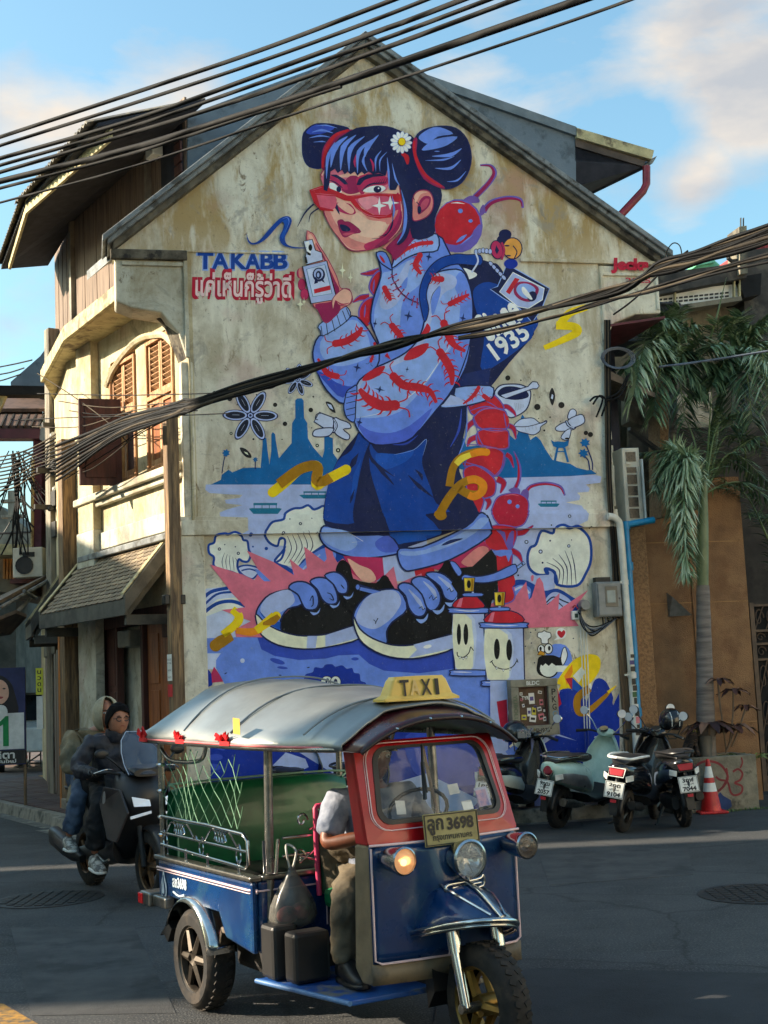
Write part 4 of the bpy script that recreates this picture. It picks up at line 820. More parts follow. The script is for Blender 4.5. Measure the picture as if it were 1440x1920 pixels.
for x,y in ((427,415),(547,372),(630,318)):P('pl',[(x-32,y),(x-10,y+24),(x+24,y+8),(x+32,y-26),(x+10,y+4)],3,('nv',4))
P('bk',"1180,170 1220,110 1260,110 1310,180 1400,150 1500,140 1500,400 1280,560 1000,640 860,600 880,500 960,400",3)
P('pw',"662,460 680,390 740,320 820,285 940,285 990,400 900,480 865,540 865,610 780,580 700,540",3,('nv',10));P('lv',"690,410 740,330 830,288 920,290 955,350 930,410 880,470 800,520 730,510 680,470",3);S('nv',"785,465 800,478 812,455",6,1,1);S('nv',"800,478 795,490",6,1,1)
P('ly',"660,440 700,520 780,580 900,620 1020,620 1150,590 1275,555 1275,640 1120,690 980,705 840,680 720,610 670,520",3,('nv',10));P('lv',"1030,618 1275,555 1275,640 1000,700 1050,650",0);Eb('wt',1115,630,26,11,-.2)
P('nv2',"690,250 700,248 830,290 790,300 700,275",0);P('pw',"690,262 830,292 780,305 700,285",0);Eb('pw',688,265,14,18,0,('nv',5))
for q in ("935,270 960,240 1020,250 1080,310 1110,390 1090,440 1040,440 1000,390 980,320","1015,235 1060,200 1130,220 1190,300 1190,370 1150,410 1110,390 1080,310","1105,190 1150,172 1220,190 1290,260 1300,320 1270,350 1220,330 1190,260"):P('pw',q,3,('nv',10))
for q in ("1000,280 1060,350 1090,400","1090,230 1150,290 1170,340","1180,200 1240,250 1270,290"):S('lv',q,26,(.2,1,.3));
for q in ("1062,395 1080,385 1085,405 1100,395","1125,335 1140,315 1150,345 1172,325","1235,285 1250,270 1260,295 1275,285"):S('nv',q,6,1,1)
for x,y in ((1085,460),(1185,405),(1262,358)):P('pl',[(x-42,y),(x-10,y+30),(x+28,y+5),(x+34,y-36),(x+5,y)],3,('nv',4))
P('pw',"1310,190 1350,180 1500,190 1500,230 1340,238",0);P('nv',"1250,105 1290,120 1320,180 1290,170",0)
Z(820,1020,4);P('bk',"170,180 260,170 400,40 440,100 450,290 450,420 180,420 100,300",0);P('pw',"180,270 200,230 290,245 420,220 560,155 590,170 590,215 500,260 380,290 280,290",3,('nv',9));P('pl',"590,170 640,132 655,150 600,190",0,('nv',6));Eb('nv',632,152,7);P('pw',"90,140 130,140 180,210 150,240",3,('nv',7))
GR('mural_ribbons');Z(360,680,4.235)
def lens_(q,w_,t=1):S('yl',q,w_,t)
S('yl',"640,1030 740,950 850,850 960,815",82,(1,1,1));S('yl',"960,815 1000,840 985,970 1050,940 1225,850",80,(1,1,1));Eb('yl',640,1030,40);Eb('yl',1222,850,40)
S('oc',"690,965 850,850 960,815",82);S('oc',"955,815 1000,840 985,935 1050,940 1100,910",80);Eb('oc',962,818,42)
Z(840,700,4.8);S('oc',"-80,1270 0,1130 100,1010 200,960 290,980 290,1080 190,1090 100,1040",78,(1,.9,1));Eb('oc',-80,1280,56,50);S('oc',"10,1020 40,860 110,760 230,710 340,700",72,(1,.9,.9));S('og',"170,965 240,955 310,1000 300,1070 230,1110 180,1095",74,(.9,1,.9));S('og',"200,735 280,710 350,715",68,(.8,1,.8));Eb('og',342,712,34);S('yl2',"70,820 120,770 200,735",60,(.9,1,.8))
Z(780,280,4);S('yl',"1280,1185 1150,1230 1070,1330",60,(.8,1,1.0));S('yl',"1050,1320 1180,1330 1210,1370 1100,1430 960,1490",62,(1,1,.6))
Z(360,930,4);S('yl',"300,850 350,900 330,960 230,1040",70,(.8,1,.8));S('og',"330,1010 440,1020 520,1000",60,(.7,1,.8));S('oc',"300,1050 220,1090 160,1130",92,(.7,1,.9));Eb('oc',178,1120,46);S('yl',"480,1010 560,950 620,900",70,(.8,1,1));Eb('yl',632,900,34);S('oc',"530,960 600,940 650,900",60,(.3,1,.6));P('pk',"320,850 400,840 360,880",0)
GR('mural_spray_cans');Z(820,1020,4)
def can(x0,x1,yt,yb,cx,capy,nz):
 P('lv',[(x0,yt),(x1,yt),(x1+10,yb),(x0+18,yb)],0,('nv',11));P('lw',[(x0+8,yt+10),(x0+(x1-x0)*.7,yt+45),(x0+(x1-x0)*.66,yb-20),(x0+30,yb-10)],3);P('ly',[(x0+6,yt+14),(x0+(x1-x0)*.6,yt+50),(x0+(x1-x0)*.64,yb-25),(x0+(x1-x0)*.4,yb-5),(x0+26,yb-20)],2)
 P('pw',[(x0-14,yt-40),(x1+16,yt-40),(x1+26,yt-18),(x1+10,yt),(x0-4,yt),(x0-24,yt-20)],3,('nv',9));S('wt',[(x0+10,yt-26),(x0+(x1-x0)*.5,yt-16),(x1-40,yt-20)],8,.2)
 P('rd',[(x0+12,yt-42),(x0+40,capy+30),(cx,capy),(x1-40,capy+28),(x1-6,yt-42)],3,('nv',8));P('pk',[(x0+30,yt-48),(x0+58,capy+24),(x0+80,capy+20),(x0+66,yt-46)],0)
 P('pw',[(cx-66,capy-16),(cx+66,capy-16),(cx+66,capy+8),(cx-66,capy+10)],2,('nv',8));P('lv',[(cx-8,capy-45),(cx+8,capy-45),(cx+8,capy-16),(cx-8,capy-16)],0)
 P('gd',[(nz-42,capy-130),(nz+42,capy-130),(nz+34,capy-28),(nz-36,capy-28)],0,('nv',8));P('yl2',[(nz-34,capy-124),(nz-20,capy-124),(nz-16,capy-32),(nz-28,capy-32)],0);P('oc',[(nz+16,capy-124),(nz+34,capy-124),(nz+28,capy-32),(nz+14,capy-32)],0);Eb('bk',nz-2,capy-82,15,30)
 P('pw',[(x0+4,yb),(x1+16,yb+2),(x1+26,yb+20),(x1+10,yb+44),(x0,yb+42),(x0-12,yb+20)],3,('nv',9));S('wt',[(x0+10,yb+14),(x0+(x1-x0)*.6,yb+18)],7,.3)
can(108,350,520,945,262,385,234);can(345,640,630,1025,462,492,462)
for x,y,rx,ry in ((158,678,16,80),(210,678,18,80),(442,788,22,78),(534,795,22,80)):Eb('bk',x,y,rx,ry)
for q,tt in (("145,810 150,840 190,850 230,820 245,775",((165,845),(190,852),(212,845))),("402,880 430,920 500,940 560,920 596,868",((440,925),(490,940),(540,932)))):
 S('bk',q,7)
 for x,y in tt:P('wt',[(x-12,y),(x+12,y),(x,y+18)],0,('bk',4))
S('bk',"245,770 268,800",6);S('bk',"390,890 412,872",6);S('bk',"590,860 600,890",6)
GR('mural_bird')
P('pw',"840,770 960,760 1010,860 990,960 880,1010 800,960",3);P('bk',"760,850 800,835 870,835 920,850 935,810 960,850 930,920 870,960 870,990 780,990 745,950 750,890",3)
Eb('cr',833,935,70,66,0,('bk',10));P('bk',"760,890 790,915 810,895 835,915 858,892 890,915 905,880 860,850 790,850",0)
P('wt',"925,860 940,790 958,775 968,800 975,830 965,870 940,910",3,('bk',6));Eb('wt',778,790,26,34,0,('bk',7));Eb('wt',832,786,31,38,0,('bk',7));Eb('bk',773,785,9,16);Eb('bk',838,782,10,18);P((214,150,40),"750,830 770,798 805,815 800,838",0,('bk',5))
P('wt',"782,745 776,712 750,695 755,665 785,660 800,650 820,660 848,668 850,700 830,715 828,745",3,('bk',6));Eb('wt',925,672,40,42);P('wt',"895,700 872,722 915,714",0);P('rd',"925,705 898,672 905,650 922,652 930,660 945,645 958,660 950,685",3)
for x,y in ((700,663),(705,743),(735,645),(660,767),(728,891),(1020,708)):Eb('nv',x,y,5)
GR('mural_ground');Z(930,1260,4.966)
P('cr',"540,0 960,0 960,-60 560,-60",0)
P('lv',"-60,80 100,80 110,900 -60,900",0)
P('rd2',"0,275 95,255 110,640 60,640 20,420",0);P('rd2',"530,80 570,190 610,390 480,400",0)
P('kb',"540,620 560,380 620,375 700,400 600,210 590,190 640,155 700,165 760,220 830,260 850,390 910,400 870,300 880,200 900,110 950,65 1010,90 1060,200 1090,310 1145,210 1150,560 1150,960 920,960 860,940 380,960 380,640",0)
P('yl',"580,170 640,30 670,150",0);P('og',"610,20 715,0 715,80 665,150 640,60",0);P('yl',"720,0 940,0 880,100 830,60 760,60",0);P('rd2',"670,130 715,90 715,180",0);P('rb',"715,80 800,60 830,240 760,220 715,180",0);P('wt',"760,40 860,60 900,160 840,160",0)
P('cr',"380,870 470,800 500,830 420,880",0)
Z(820,1020,4);P('yl',"1010,880 1100,832 1180,830 1222,870 1210,960 1130,1060 1040,1120 960,1060 900,1050 920,990",3);P('og',"950,990 1010,900 1015,960 970,1060",0);P('cr',"1015,990 1080,920 1110,960 1060,1040",0);P('rb',"1010,1000 1090,1080 1060,1150 1010,1090",0);P('rd2',"960,1010 1010,1000 1010,1100",0)
P('kb',"910,1130 960,1085 1040,1100 1120,1180 1140,1260 900,1400",3);P('kb',"1150,1100 1180,1020 1230,1010 1280,1060 1310,1200 1100,1300",3);P('kb',"1330,1180 1362,1120 1365,1300 1300,1300",0)
P('rd2',"870,1045 900,1080 930,1200 880,1250",0)
Z(930,1260,4.966);S('oc',"870,150 760,240 770,370 860,360 1000,240 1060,180",70,(1,1,.3));S('yl',"1040,190 1120,125",30,(1,.7,.1))
P('lv',"210,600 290,600 300,900 290,1010 380,1010 385,620 560,570 750,640 560,590 400,700 380,860 200,900",0);P('pw',"290,600 380,600 385,990 295,990",0,('nv',10));P('cr',"120,690 230,600 290,640 290,900 220,850",0);P('pw',"80,740 160,680 270,760 260,840 130,800",0)
for a,b in (((290,720),(215,600)),((385,690),(450,600))):S('nv',[a,b],12,1,1)
P('cr',"390,760 460,800 500,860 400,870",0)
Z(340,1380,3.27);P('lv',"560,180 640,100 760,140 780,190 640,260",0);P('lv',"680,-80 900,-60 960,40 800,60",0)
for x,y,a in ((120,70,1.2),(200,60,.6),(180,130,0),(170,190,.1),(60,130,2.2),(60,190,2.2),(110,210,1.6)):Eb('mb',x+30,y,44,20,a)
Z(300,1290,1)
WALLP=[]
def _clipz(poly,zc_,keep_above):
 o=[];n=len(poly)
 for i in range(n):
  a,b=poly[i],poly[(i+1)%n];ia=(a[1]>=zc_)==keep_above;ib=(b[1]>=zc_)==keep_above
  if ia:o.append(a)
  if ia !=ib:t_=(zc_-a[1])/(b[1]-a[1]);o.append((a[0]+(b[0]-a[0])*t_,zc_))
 return o
_MBS={}
def paint_poly(grp,col,poly_uz,L):
 mb,cols=_MBS.setdefault(grp,(MB(),[]))
 zz=[p[1] for p in poly_uz];zmin,zmax=min(zz),max(zz)
 parts=[]
 bands=((-9,ZC0,0),(ZC0,ZC1,OC),(ZC1,ZC1+.05,.035),(ZC1+.05,99,0))
 for (a,b,off) in bands:
  if zmax<=a or zmin>=b:continue
  q=poly_uz
  if zmin<a:q=_clipz(q,a,True)
  if zmax>b and len(q)>2:q=_clipz(q,b,False)
  if len(q)>2:parts.append((q,off))
 for q,off in parts:
  q2=[]
  for p in q:
   if not q2 or (abs(p[0]-q2[-1][0])+abs(p[1]-q2[-1][1]))>1e-4:q2.append(p)
  if len(q2)>2 and abs(q2[0][0]-q2[-1][0])+abs(q2[0][1]-q2[-1][1])<1e-4:q2.pop()
  if len(q2)<3:continue
  vs=[G.W(u,z,off+.003+L*.0004) for u,z in q2]
  if len(q2)<=4 and False:pass
  tr=tessellate_polygon([[Vector((u,z,0)) for u,z in q2]])
  b0=len(mb.v);mb.v+=[tuple(v) for v in vs]
  for t_ in tr:
   a,b,c=(q2[i] for i in t_);cr_=(b[0]-a[0])*(c[1]-a[1])-(b[1]-a[1])*(c[0]-a[0])
   if abs(cr_)<1e-10:continue
   t_=t_ if (cr_>0) else t_[::-1]
   mb.f.append(tuple(b0+i for i in t_));mb.m.append(0);cols.append(col)
def _clipu(poly):
 for lim,ab in ((-5.13,True),(.1,False)):
  poly=[(b,a) for a,b in _clipz([(z,u) for u,z in poly],lim,ab)]
  if len(poly)<3:return []
 return poly
_by={}
for grp,col,poly,L in _SH:
 q=_clipu([G.uz(x,y) for x,y in poly])
 if len(q)>2:_by.setdefault(grp,[]).append((col,q,L,(min(p[0] for p in q),min(p[1] for p in q),max(p[0] for p in q),max(p[1] for p in q))))
for grp,L_ in _by.items():
 isl=[]
 for it in L_:
  x0,y0,x1,y1=it[3];hit=[k for k in isl if any(x0<c[2]+.01 and x1>c[0]-.01 and y0<c[3]+.01 and y1>c[1]-.01 for c in k[0])]
  n=[[it[3]],[it]]
  for k in hit:n[0]+=k[0];n[1]+=k[1];isl.remove(k)
  if len(n[0])>40:n[0]=[(min(c[0] for c in n[0]),min(c[1] for c in n[0]),max(c[2] for c in n[0]),max(c[3] for c in n[0]))]
  isl.append(n)
 for i,k in enumerate(isl):
  for col,q,L,_ in k[1]:paint_poly(grp+'|%d'%i,col,q,L)
def wall_text(s,cx,cy,w_,h,ang,col,grp,L,off=0,skew=0):
 """w_,h in photo pixels; ang radians counter-clockwise"""
 grp=grp+'|'+s
 mb=fit_text(s,w_,h,off);c,s_=math.cos(ang),math.sin(ang)
 pts=[G.uz(cx+(v[0]+v[1]*skew)*c-v[1]*s_,cy-((v[0]+v[1]*skew)*s_+v[1]*c)) for v in mb.v]
 t,cols=_MBS.setdefault(grp,(MB(),[]));b0=len(t.v)
 t.v+=[tuple(G.W(u,z,.003+L*.0004)) for u,z in pts]
 for f_ in mb.f:t.f.append(tuple(b0+i for i in f_));t.m.append(0);cols.append(C_[col] if isinstance(col,str) else col)
LT='mural_lettering'
for k,s in enumerate('TAKABB'):
 x=(385,413,447,474,501,526)[k];h=29;w_=(26,27,25,24,22,23)[k]
 wall_text(s,x,489,w_+3,h+3,-.01,'pl',LT,0,.06);wall_text(s,x,489,w_,h,-.01,'db',LT,5,.035)
wall_text('แค่เห็นก็รู้ว่าดี',456,541,186,64,-.02,'rd2',LT,3,.085);wall_text('แค่เห็นก็รู้ว่าดี',456,541,178,56,-.02,(250,214,212),LT,12,.022)
wall_text('Since',934,597,78,52,.62,'wt',LT,44,.035);wall_text('1935',953,640,76,34,.62,'wt',LT,44,.03)
wall_text('TAKABB',603,534,27,7,.16,'te',LT,44,.02)
wall_text('Jecks',1178,501,66,26,-.02,'rd2',LT,130,.06);Z(0,0,1);wall_text('2025',1193,528,46,9,-.02,'rd2',LT,130,.02)
wall_text('2025',1129,1386,32,11,0,'wt',LT,44)
for grp,(mb,cols) in _MBS.items():
 o=obj(grp.split('|')[0],mb,PAINT,wall)
 ca=o.data.color_attributes.new('Col','FLOAT_COLOR','CORNER');arr=[]
 for f_,c in zip(mb.f,cols):arr+=list(lin(c))*len(f_)
 ca.data.foreach_set('color',arr)
GBp=Plane(RC,ray(12000,694),-.95);SP=Plane(GBp.P(350,300),ray(-900,1350));fd=F_.d
rear=thing('rear_house','taller house behind the painted gable, slate grey gable and wide dark eaves with corrugated roof','building')
B_=lambda x,y,o=0:GBp.P(x,y,o)
b=MB();b.slab([B_(352,215),B_(645,108),B_(1080,250),B_(1080,480),B_(352,480)],fd*.3);b.slab([B_(380,230)+fd*.3,B_(645,120)+fd*.3,B_(1080,255)+fd*.3,B_(1080,480)+fd*.3,B_(380,480)+fd*.3],fd*3.5);obj('gable_wall',b,SLATE,rear)
ap,er,el=B_(645,90,.0),B_(1222,288),B_(183,232)
b=MB();b.slab([ap,er,er-Vector((0,0,.07)),ap-Vector((0,0,.07))],fd*7);obj('roof',b,LEAD,rear)
b=MB();b.slab([ap+G.n*.06,B_(1078,241)+G.n*.06,B_(1080,258)+G.n*.06,ap+G.n*.06-Vector((0,0,.12))],-G.n*.1);obj('barge_board',b,mat('slate_barge',(120,130,136),(100,110,116),rough=.7,scale=4),rear)
b=MB();b.slab([B_(1078,244)+G.n*.08,B_(1222,286)+G.n*.08,B_(1218,303)+G.n*.08,B_(1078,262)+G.n*.08],-G.n*.1);obj('barge_board',b,PUTTY,rear)
b=MB();b.slab([B_(1078,262)+G.n*.03,B_(1208,303)+G.n*.03,B_(1206,314)+G.n*.03,B_(1078,276)+G.n*.03],-G.n*.08);obj('barge_board',b,mat('brown_board',(92,80,72),(72,62,56),rough=.8),rear)
NAVY=mat('navy_soffit',(34,36,48),(24,26,36),rough=.8)
b=MB();e2=B_(1208,310);b.slab([B_(1078,275),e2,e2+fd*1.6,B_(1078,345)+fd*.1,B_(1078,300)],Vector((0,0,-.02)));obj('soffit',b,NAVY,rear)
b=MB();b.slab([e2,B_(1232,292),B_(1224,306),B_(1210,316)],fd*3);obj('gutter',b,LEAD,rear)
b=MB();b.tube([B_(1212,312,.05),B_(1212,345,.05),B_(1206,358,.05),B_(1165,402,.05),B_(1120,440,.05)],.055,10);obj('downpipe',b,mat('red_pipe',(142,34,48),(110,26,38),rough=.4),rear,smooth=50)
b=MB();zs=8.62
e0=gnd(183,238,zs);e1=gnd(45,388,zs);e3=gnd(2,505,zs)
w0,w1_,w2_=SP.W(-.6,zs+.35),SP.W(4.0,zs+.35),gnd(90,498,zs+.35)
b.slab([e0,e1,e3,w2_,w1_,w0],(0,0,.05));obj('eave_soffit',b,NAVY,rear)
CORR=mat('corrugated_roof',(92,88,82),(60,58,55),rough=.7,scale=8,c3=(120,112,96),s3=5)
b=MB()
for a_,c_,wa,wb in ((e0,e1,w0,w1_),(e1,e3,w1_,w2_)):
 n=int((c_-a_).length/.13);rows0=[];rows1=[]
 for i in range(n*2+1):
  t_=i/(n*2);h_=.05+(.045 if i%2 else 0);o_=(a_-wa);o_.z=0;o_=o_.normalized()*.12
  p_=a_.lerp(c_,t_)+o_;q_=wa.lerp(wb,t_);rows0.append(p_+Vector((0,0,h_)));rows1.append(q_+Vector((0,0,h_)))
 b.grid([rows0,rows1]);b.grid([[p_-Vector((0,0,.02)) for p_ in rows0],rows0])
obj('corrugated_sheet',b,CORR,rear,solid=.01)
ff=[gnd(206,262,zs-.12),gnd(48,400,zs-.12),gnd(16,505,zs-.12)]
for a_,c_ in ((ff[0],ff[1]),(ff[1],ff[2])):
 b=MB();b.slab([a_,c_,c_+Vector((0,0,.2)),a_+Vector((0,0,.2))],F_.n*-.04);obj('fascia_board',b,PUTTY,rear)
BRN=mat('brown_cladding',(128,108,92),(104,86,74),rough=.8,scale=3,stretch=(8,8,.4),c3=(88,74,64),s3=3,bump=.15)
zb,ztp=7.32,9.3
for i in range(17):
 u=.02+i*.247;b=MB();b.box(u,u+.238,-.03,.0+.006*(i%2),zb,ztp,M=PM(SP));obj('cladding_board',b,BRN,rear)
SP2=Plane(SP.W(4.2,0),D2)
for i in range(9):
 b=MB();b.box(i*.247,i*.247+.238,-.03,.006*(i%2),zb-.1,ztp,M=PM(SP2));obj('cladding_board',b,BRN,rear)
for pl_,u in ((SP,1.18),(SP,4.18)):
 b=MB();b.box(u-.04,u+.04,0,.07,zb-.15,ztp,M=PM(pl_));obj('corner_post',b,mat('pale_post',(150,140,124),(60,44,40),rough=.7,scale=1.4,stretch=(1,1,.8)),rear)
b=MB();b.box(-.1,4.2,-.12,.1,zb-.1,zb,M=PM(SP));b.box(0,2.2,-.12,.1,zb-.2,zb-.1,M=PM(SP2));obj('sill_beam',b,AWF,rear)
b=MB();b.box(-.1,4.2,-.3,-.2,6.5,zb,M=PM(SP));obj('dark_gap_fill',b,DARK,rear)  # near-black wall stands in for the dark void under the sill
b=MB();b.box(2.0,2.2,-.2,-.05,6.6,zb-.1,M=PM(SP));obj('post',b,WOODO,rear)
b=MB();b.box(.1,.75,0,.03,7.7,9.0,M=PM(SP));wn_=obj('window',b,NAVY,rear)
for k in range(7):b=MB();b.box(.06,.26,.03,.06,7.85+k*.15,7.96+k*.15,M=PM(SP));obj('louvre_slat',b,WOODR,wn_)
b=MB();b.box(.62,.86,.05,.2,8.72,8.86,M=PM(SP));obj('security_light',b,mat('white_plastic',(225,225,220),(200,200,195),rough=.4),rear,bevel=.01)
def post(name,lab,cat_,pxa,pya,pxb,pyb,wpx,depth_pt,m_,zb_=0.1,sq=True):
 pass
pf=F_.W(.02,0,.26);po=thing('timber_post','weathered square timber post at the mural wall corner with a small notice near its foot','post',(pf.x,pf.y,.14),math.atan2(fd.y,fd.x))
b=MB();b.box(-.065,.065,-.065,.065,0,4.85);obj('shaft',b,WOODP,po,bevel=.012)
b=MB();b.box(-.03,.02,-.1,-.066,0,4.9);obj('batten',b,WOODP,po,bevel=.005)
WHT=mat('white_paint',(228,228,222),(205,205,198),rough=.5)
for o_,mm,zz,hh,nm in ((.07,WHT,1.68,.3,'notice'),(.071,mat('red_label',(206,30,40),(170,24,34),rough=.5),1.5,.14,'red_notice')):
 q=[Vector((x_,0,z_)) for x_,z_ in ((-.062,zz),(.062,zz),(.062,zz+hh),(-.062,zz+hh))]
 for s_ in (o_,-o_):
  bb=MB();bb.slab([p_+Vector((0,s_,0)) for p_ in q],(0,.003*(1 if s_>0 else-1),0))
  if (s_>0)==((Matrix.Rotation(math.atan2(fd.y,fd.x),3,'Z') @ Vector((0,1,0))).dot(F_.n)>0):
   no=obj(nm,bb,mm,po)
   if nm=='notice':
    for tx,zz2,w_ in (('PLEASE DO',1.92,.12),('NOT PARK',1.88,.12),('8 8 8',1.80,.08),('THANK YOU',1.72,.1)):
     tm=fit_text(tx,w_,.022);fs=-1 if s_>0 else 1;tm.v=[(v[0]*fs,s_+(.005 if s_>0 else-.005),zz2+v[1]) for v in tm.v];obj('lettering',tm,BLKM,no)
b=MB();b.box(-.05,.05,-.13,-.067,2.55,2.66);b.box(-.05,.05,.067,.13,2.55,2.66);obj('wall_lamp',b,BLKM,po,bevel=.01)
CPOLE=mat('concrete_pole',(150,142,126),(116,108,94),rough=.85,scale=3,stretch=(3,3,.4),bump=.3,c3=(90,84,74),s3=2)
def cpole(px,py,h,w_,lab,rz=.6):
 g_=gnd(px,py,.13);t=thing('utility_pole',lab,'utility pole',g_,rz)
 b=MB();q=w_/2;b.hexa([(-q,-q,0),(q,-q,0),(q,q,0),(-q,q,0)],[(-q*.8,-q*.8,h),(q*.8,-q*.8,h),(q*.8,q*.8,h),(-q*.8,q*.8,h)]);obj('shaft',b,CPOLE,t,bevel=.012);return t
P1=cpole(110,1490,7.6,.26,'square concrete utility pole by the awning, tangled with cables near its top')
for z_,l_ in ((4.55,.8),(5.15,.7),(5.9,.5)):
 b=MB();b.box(-l_*.5,l_*.5,-.2,-.13,z_,z_+.08);obj('crossarm',b,IRON,P1,bevel=.006)
for k in range(9):
 z_=4.5+k*.17;a_=random.uniform(-.22,.22);b=MB();b.lathe([(.0,0),(.035,0),(.045,.03),(.03,.05),(.045,.08),(.0,.1)],(a_,-.22,z_+random.uniform(0,.08)),(0,-1,.2),10);obj('insulator',b,WHT if k%3 else BLKM,P1,smooth=40)
for k in range(3):b=MB();b.box(-.12,.06,-.33,-.15,4.1+k*.5,4.35+k*.5);obj('junction_box',b,IRON,P1,bevel=.01)
q_=F_.W(3.95,0,.12);tp=thing('timber_column','rough brown timber column between the concrete pole and the folding doors','post',(q_.x,q_.y,.1),math.atan2(fd.y,fd.x))
b=MB();b.box(-.1,.1,-.1,.1,0,5.2);obj('shaft',b,WOODP,tp,bevel=.01)
b=MB();b.box(.11,.17,-.06,.1,0,2.5);obj('lit_side_strip',b,mat('sunlit_side_orange',(196,120,50),(160,92,38),rough=.5,scale=5,stretch=(6,6,.4)),tp)  # orange strip stands in for the sunlit side of the column
CBL=mat('black_cable',(14,14,15),(24,24,25),rough=.75,spec=.2);CBT=mat('tan_highlight_cable',(84,74,60),(24,22,21),rough=.75,spec=.2,scale=1.2)  # second cable colour paints tan highlights onto black cables
def dpt(px,pts):
 for (x0,d0),(x1,d1) in zip(pts[:-1],pts[1:]):
  if px<=x1 or (x1,d1)==pts[-1]:return d0+(d1-d0)*(px-x0)/(x1-x0)
def cable(path,r,dep,m_=CBL,lab=None,group=None,parent=None,nm='overhead_cable',jit=0):
 pts=[atY(x,y,dpt(x,dep)) for x,y in path];pts=cat(pts,8)
 if jit:pts=[p+Vector((0,0,math.sin(i*.7+jit)*.01)) for i,p in enumerate(pts)]
 b=MB();b.tube(pts,r,6);o=obj(nm,b,m_,parent,smooth=60)
 if lab:tag(o,lab,'cable',group)
 return o
D1=[(-60,15),(700,11.5),(1300,9)]
top=[([(-60,277),(0,257),(240,178),(480,97),(700,14),(800,-25)],.022,'highest black overhead cable crossing above the gable'),
  ([(-60,293),(0,273),(240,197),(480,118),(700,38),(860,-25)],.019,'black overhead cable second from the top of the upper run'),
  ([(-60,315),(0,297),(240,228),(480,143),(700,62),(767,38),(930,-25)],.024,'black overhead cable third from the top, over the gable peak'),
  ([(-60,328),(0,310),(240,240),(480,158),(700,80),(814,38),(980,-25)],.020,'black overhead cable just under the third of the upper run'),
  ([(-60,341),(0,323),(240,252),(480,177),(700,98),(862,38),(1030,-25)],.022,'black overhead cable crossing the gable just below its peak'),
  ([(-60,358),(0,340),(240,280),(480,207),(700,134),(978,38),(1160,-25)],.034,'thickest black overhead cable of the upper run'),
  ([(-60,371),(0,353),(240,290),(480,213),(640,162)],.018,'short lower black cable joining the thickest upper one'),
  ([(-60,397),(0,380),(240,315),(480,237),(700,164),(1075,38),(1260,-30)],.013,'thin lowest cable of the upper run ending at the top right')]
for pth,r_,lb in top:cable(pth,r_,D1,CBL,lb,'overhead cables above the gable')
D3=[(-60,19),(110,17.6),(360,13.6),(720,12.5),(1440,10)]
tr=thing('cable_bundle','thick sagging bundle of dark telecom cables crossing in front of the mural','cables')
for k in range(9):
 o_=(k-4)*2.1;e_=(k-4)*9;cable([(105,870+e_*.9),(220,806+e_*.45),(330,768+o_*1.4),(380,753+o_),(560,698+o_),(720,650-o_*.8),(900,607+o_),(1140,548-o_),(1240,503+o_*1.2),(1350,470+o_*1.5),(1520,408+o_*2.2)],.016 if k%3 else .022,D3,CBT if k in (1,6) else CBL,None,None,tr,'cable',k+1)
for k in range(3):cable([(860,632+k*3),(1000,603+k*2),(1100,578-k*2),(1260,528+k*4),(1520,452+k*9)],.011,D3,CBT if k==1 else CBL,None,None,tr,'cable',k)
cable([(330,772),(420,742),(500,722),(560,700)],.01,D3,CBL,None,None,tr,'cable')
cable([(1150,590),(1190,560),(1245,505),(1290,470)],.008,D3,CBL,None,None,tr,'cable')
cable([(1245,500),(1250,472),(1262,456),(1275,462),(1280,490)],.005,D3,CBL,None,None,tr,'loose_wire')
ll=thing('service_wires','thin service wires fanning out from the pole across the shop windows','cables')
D4=[(-60,20),(110,17.6),(360,14.2),(600,14.2)]
for k,pth in enumerate(([(70,738),(200,741),(300,740),(440,736)],[(70,700),(140,745),(200,790),(240,830)],[(40,787),(160,782),(300,780),(430,775)],[(110,752),(200,764),(300,757),(400,748)],[(130,770),(190,778),(250,775),(370,770)],[(60,800),(150,800),(250,770),(330,762)],[(100,880),(160,862),(250,800),(330,775)],[(110,890),(170,880),(260,815),(345,772)],[(120,900),(200,850),(280,800),(350,775)])):cable(pth,.007,D4,CBT if k%2 else CBL,None,None,ll,'wire')
fan=thing('wire_tangle','tangle of drooping black wires left of the concrete pole against the sky','cables')
rs=random.Random(5)
for k in range(26):
 x0,y0=rs.uniform(15,60),rs.uniform(840,880);x1,y1=rs.choice([(-30,rs.uniform(860,1040)),(rs.uniform(0,60),1040),(110,rs.uniform(830,1000)),(rs.uniform(50,100),rs.uniform(930,1010))])
 cable([(x0,y0),((x0+x1)/2+rs.uniform(-12,12),(y0+y1)/2+rs.uniform(5,30)),(x1,y1)],rs.uniform(.008,.02),[(-60,23),(120,21.5)],CBL,None,None,fan,'wire')
for k in range(10):
 y0=835+k*7;cable([(-60,y0+30),(20,y0+18),(70,y0-k*1),(125,800+k*9)],.014,[(-60,23),(120,21)],CBL if k%3 else CBT,None,None,fan,'wire')
for q in ([(0,688),(30,682),(60,675)],[(0,702),(20,698),(45,690)],[(0,714),(20,708),(38,702)]):cable([(-40,q[0][1]+8)]+q,.012,[(-60,23),(120,21)],CBL,None,None,fan,'wire')
cf=thing('wire_coil','loop of spare grey cable hanging in the dark gap right of the mural','cable')
for k in range(3):
 b=MB();c_=GP(1158,672,.08);b.tube([c_+G.d*math.cos(a/16*2*PI)*(.19+k*.02)+Vector((0,0,math.sin(a/16*2*PI)*(.12+k*.01)))+G.n*k*.01 for a in range(16)],.008,5,closed=True);obj('cable_loop',b,mat('grey_cable',(96,104,116),(70,76,86),rough=.5),cf)
def quadwall(pts,depth,thick,m_,name,parent,back=(0,1,0)):
 b=MB();b.slab([atY(x,y,depth) for x,y in pts],Vector(back)*thick);return obj(name,b,m_,parent)
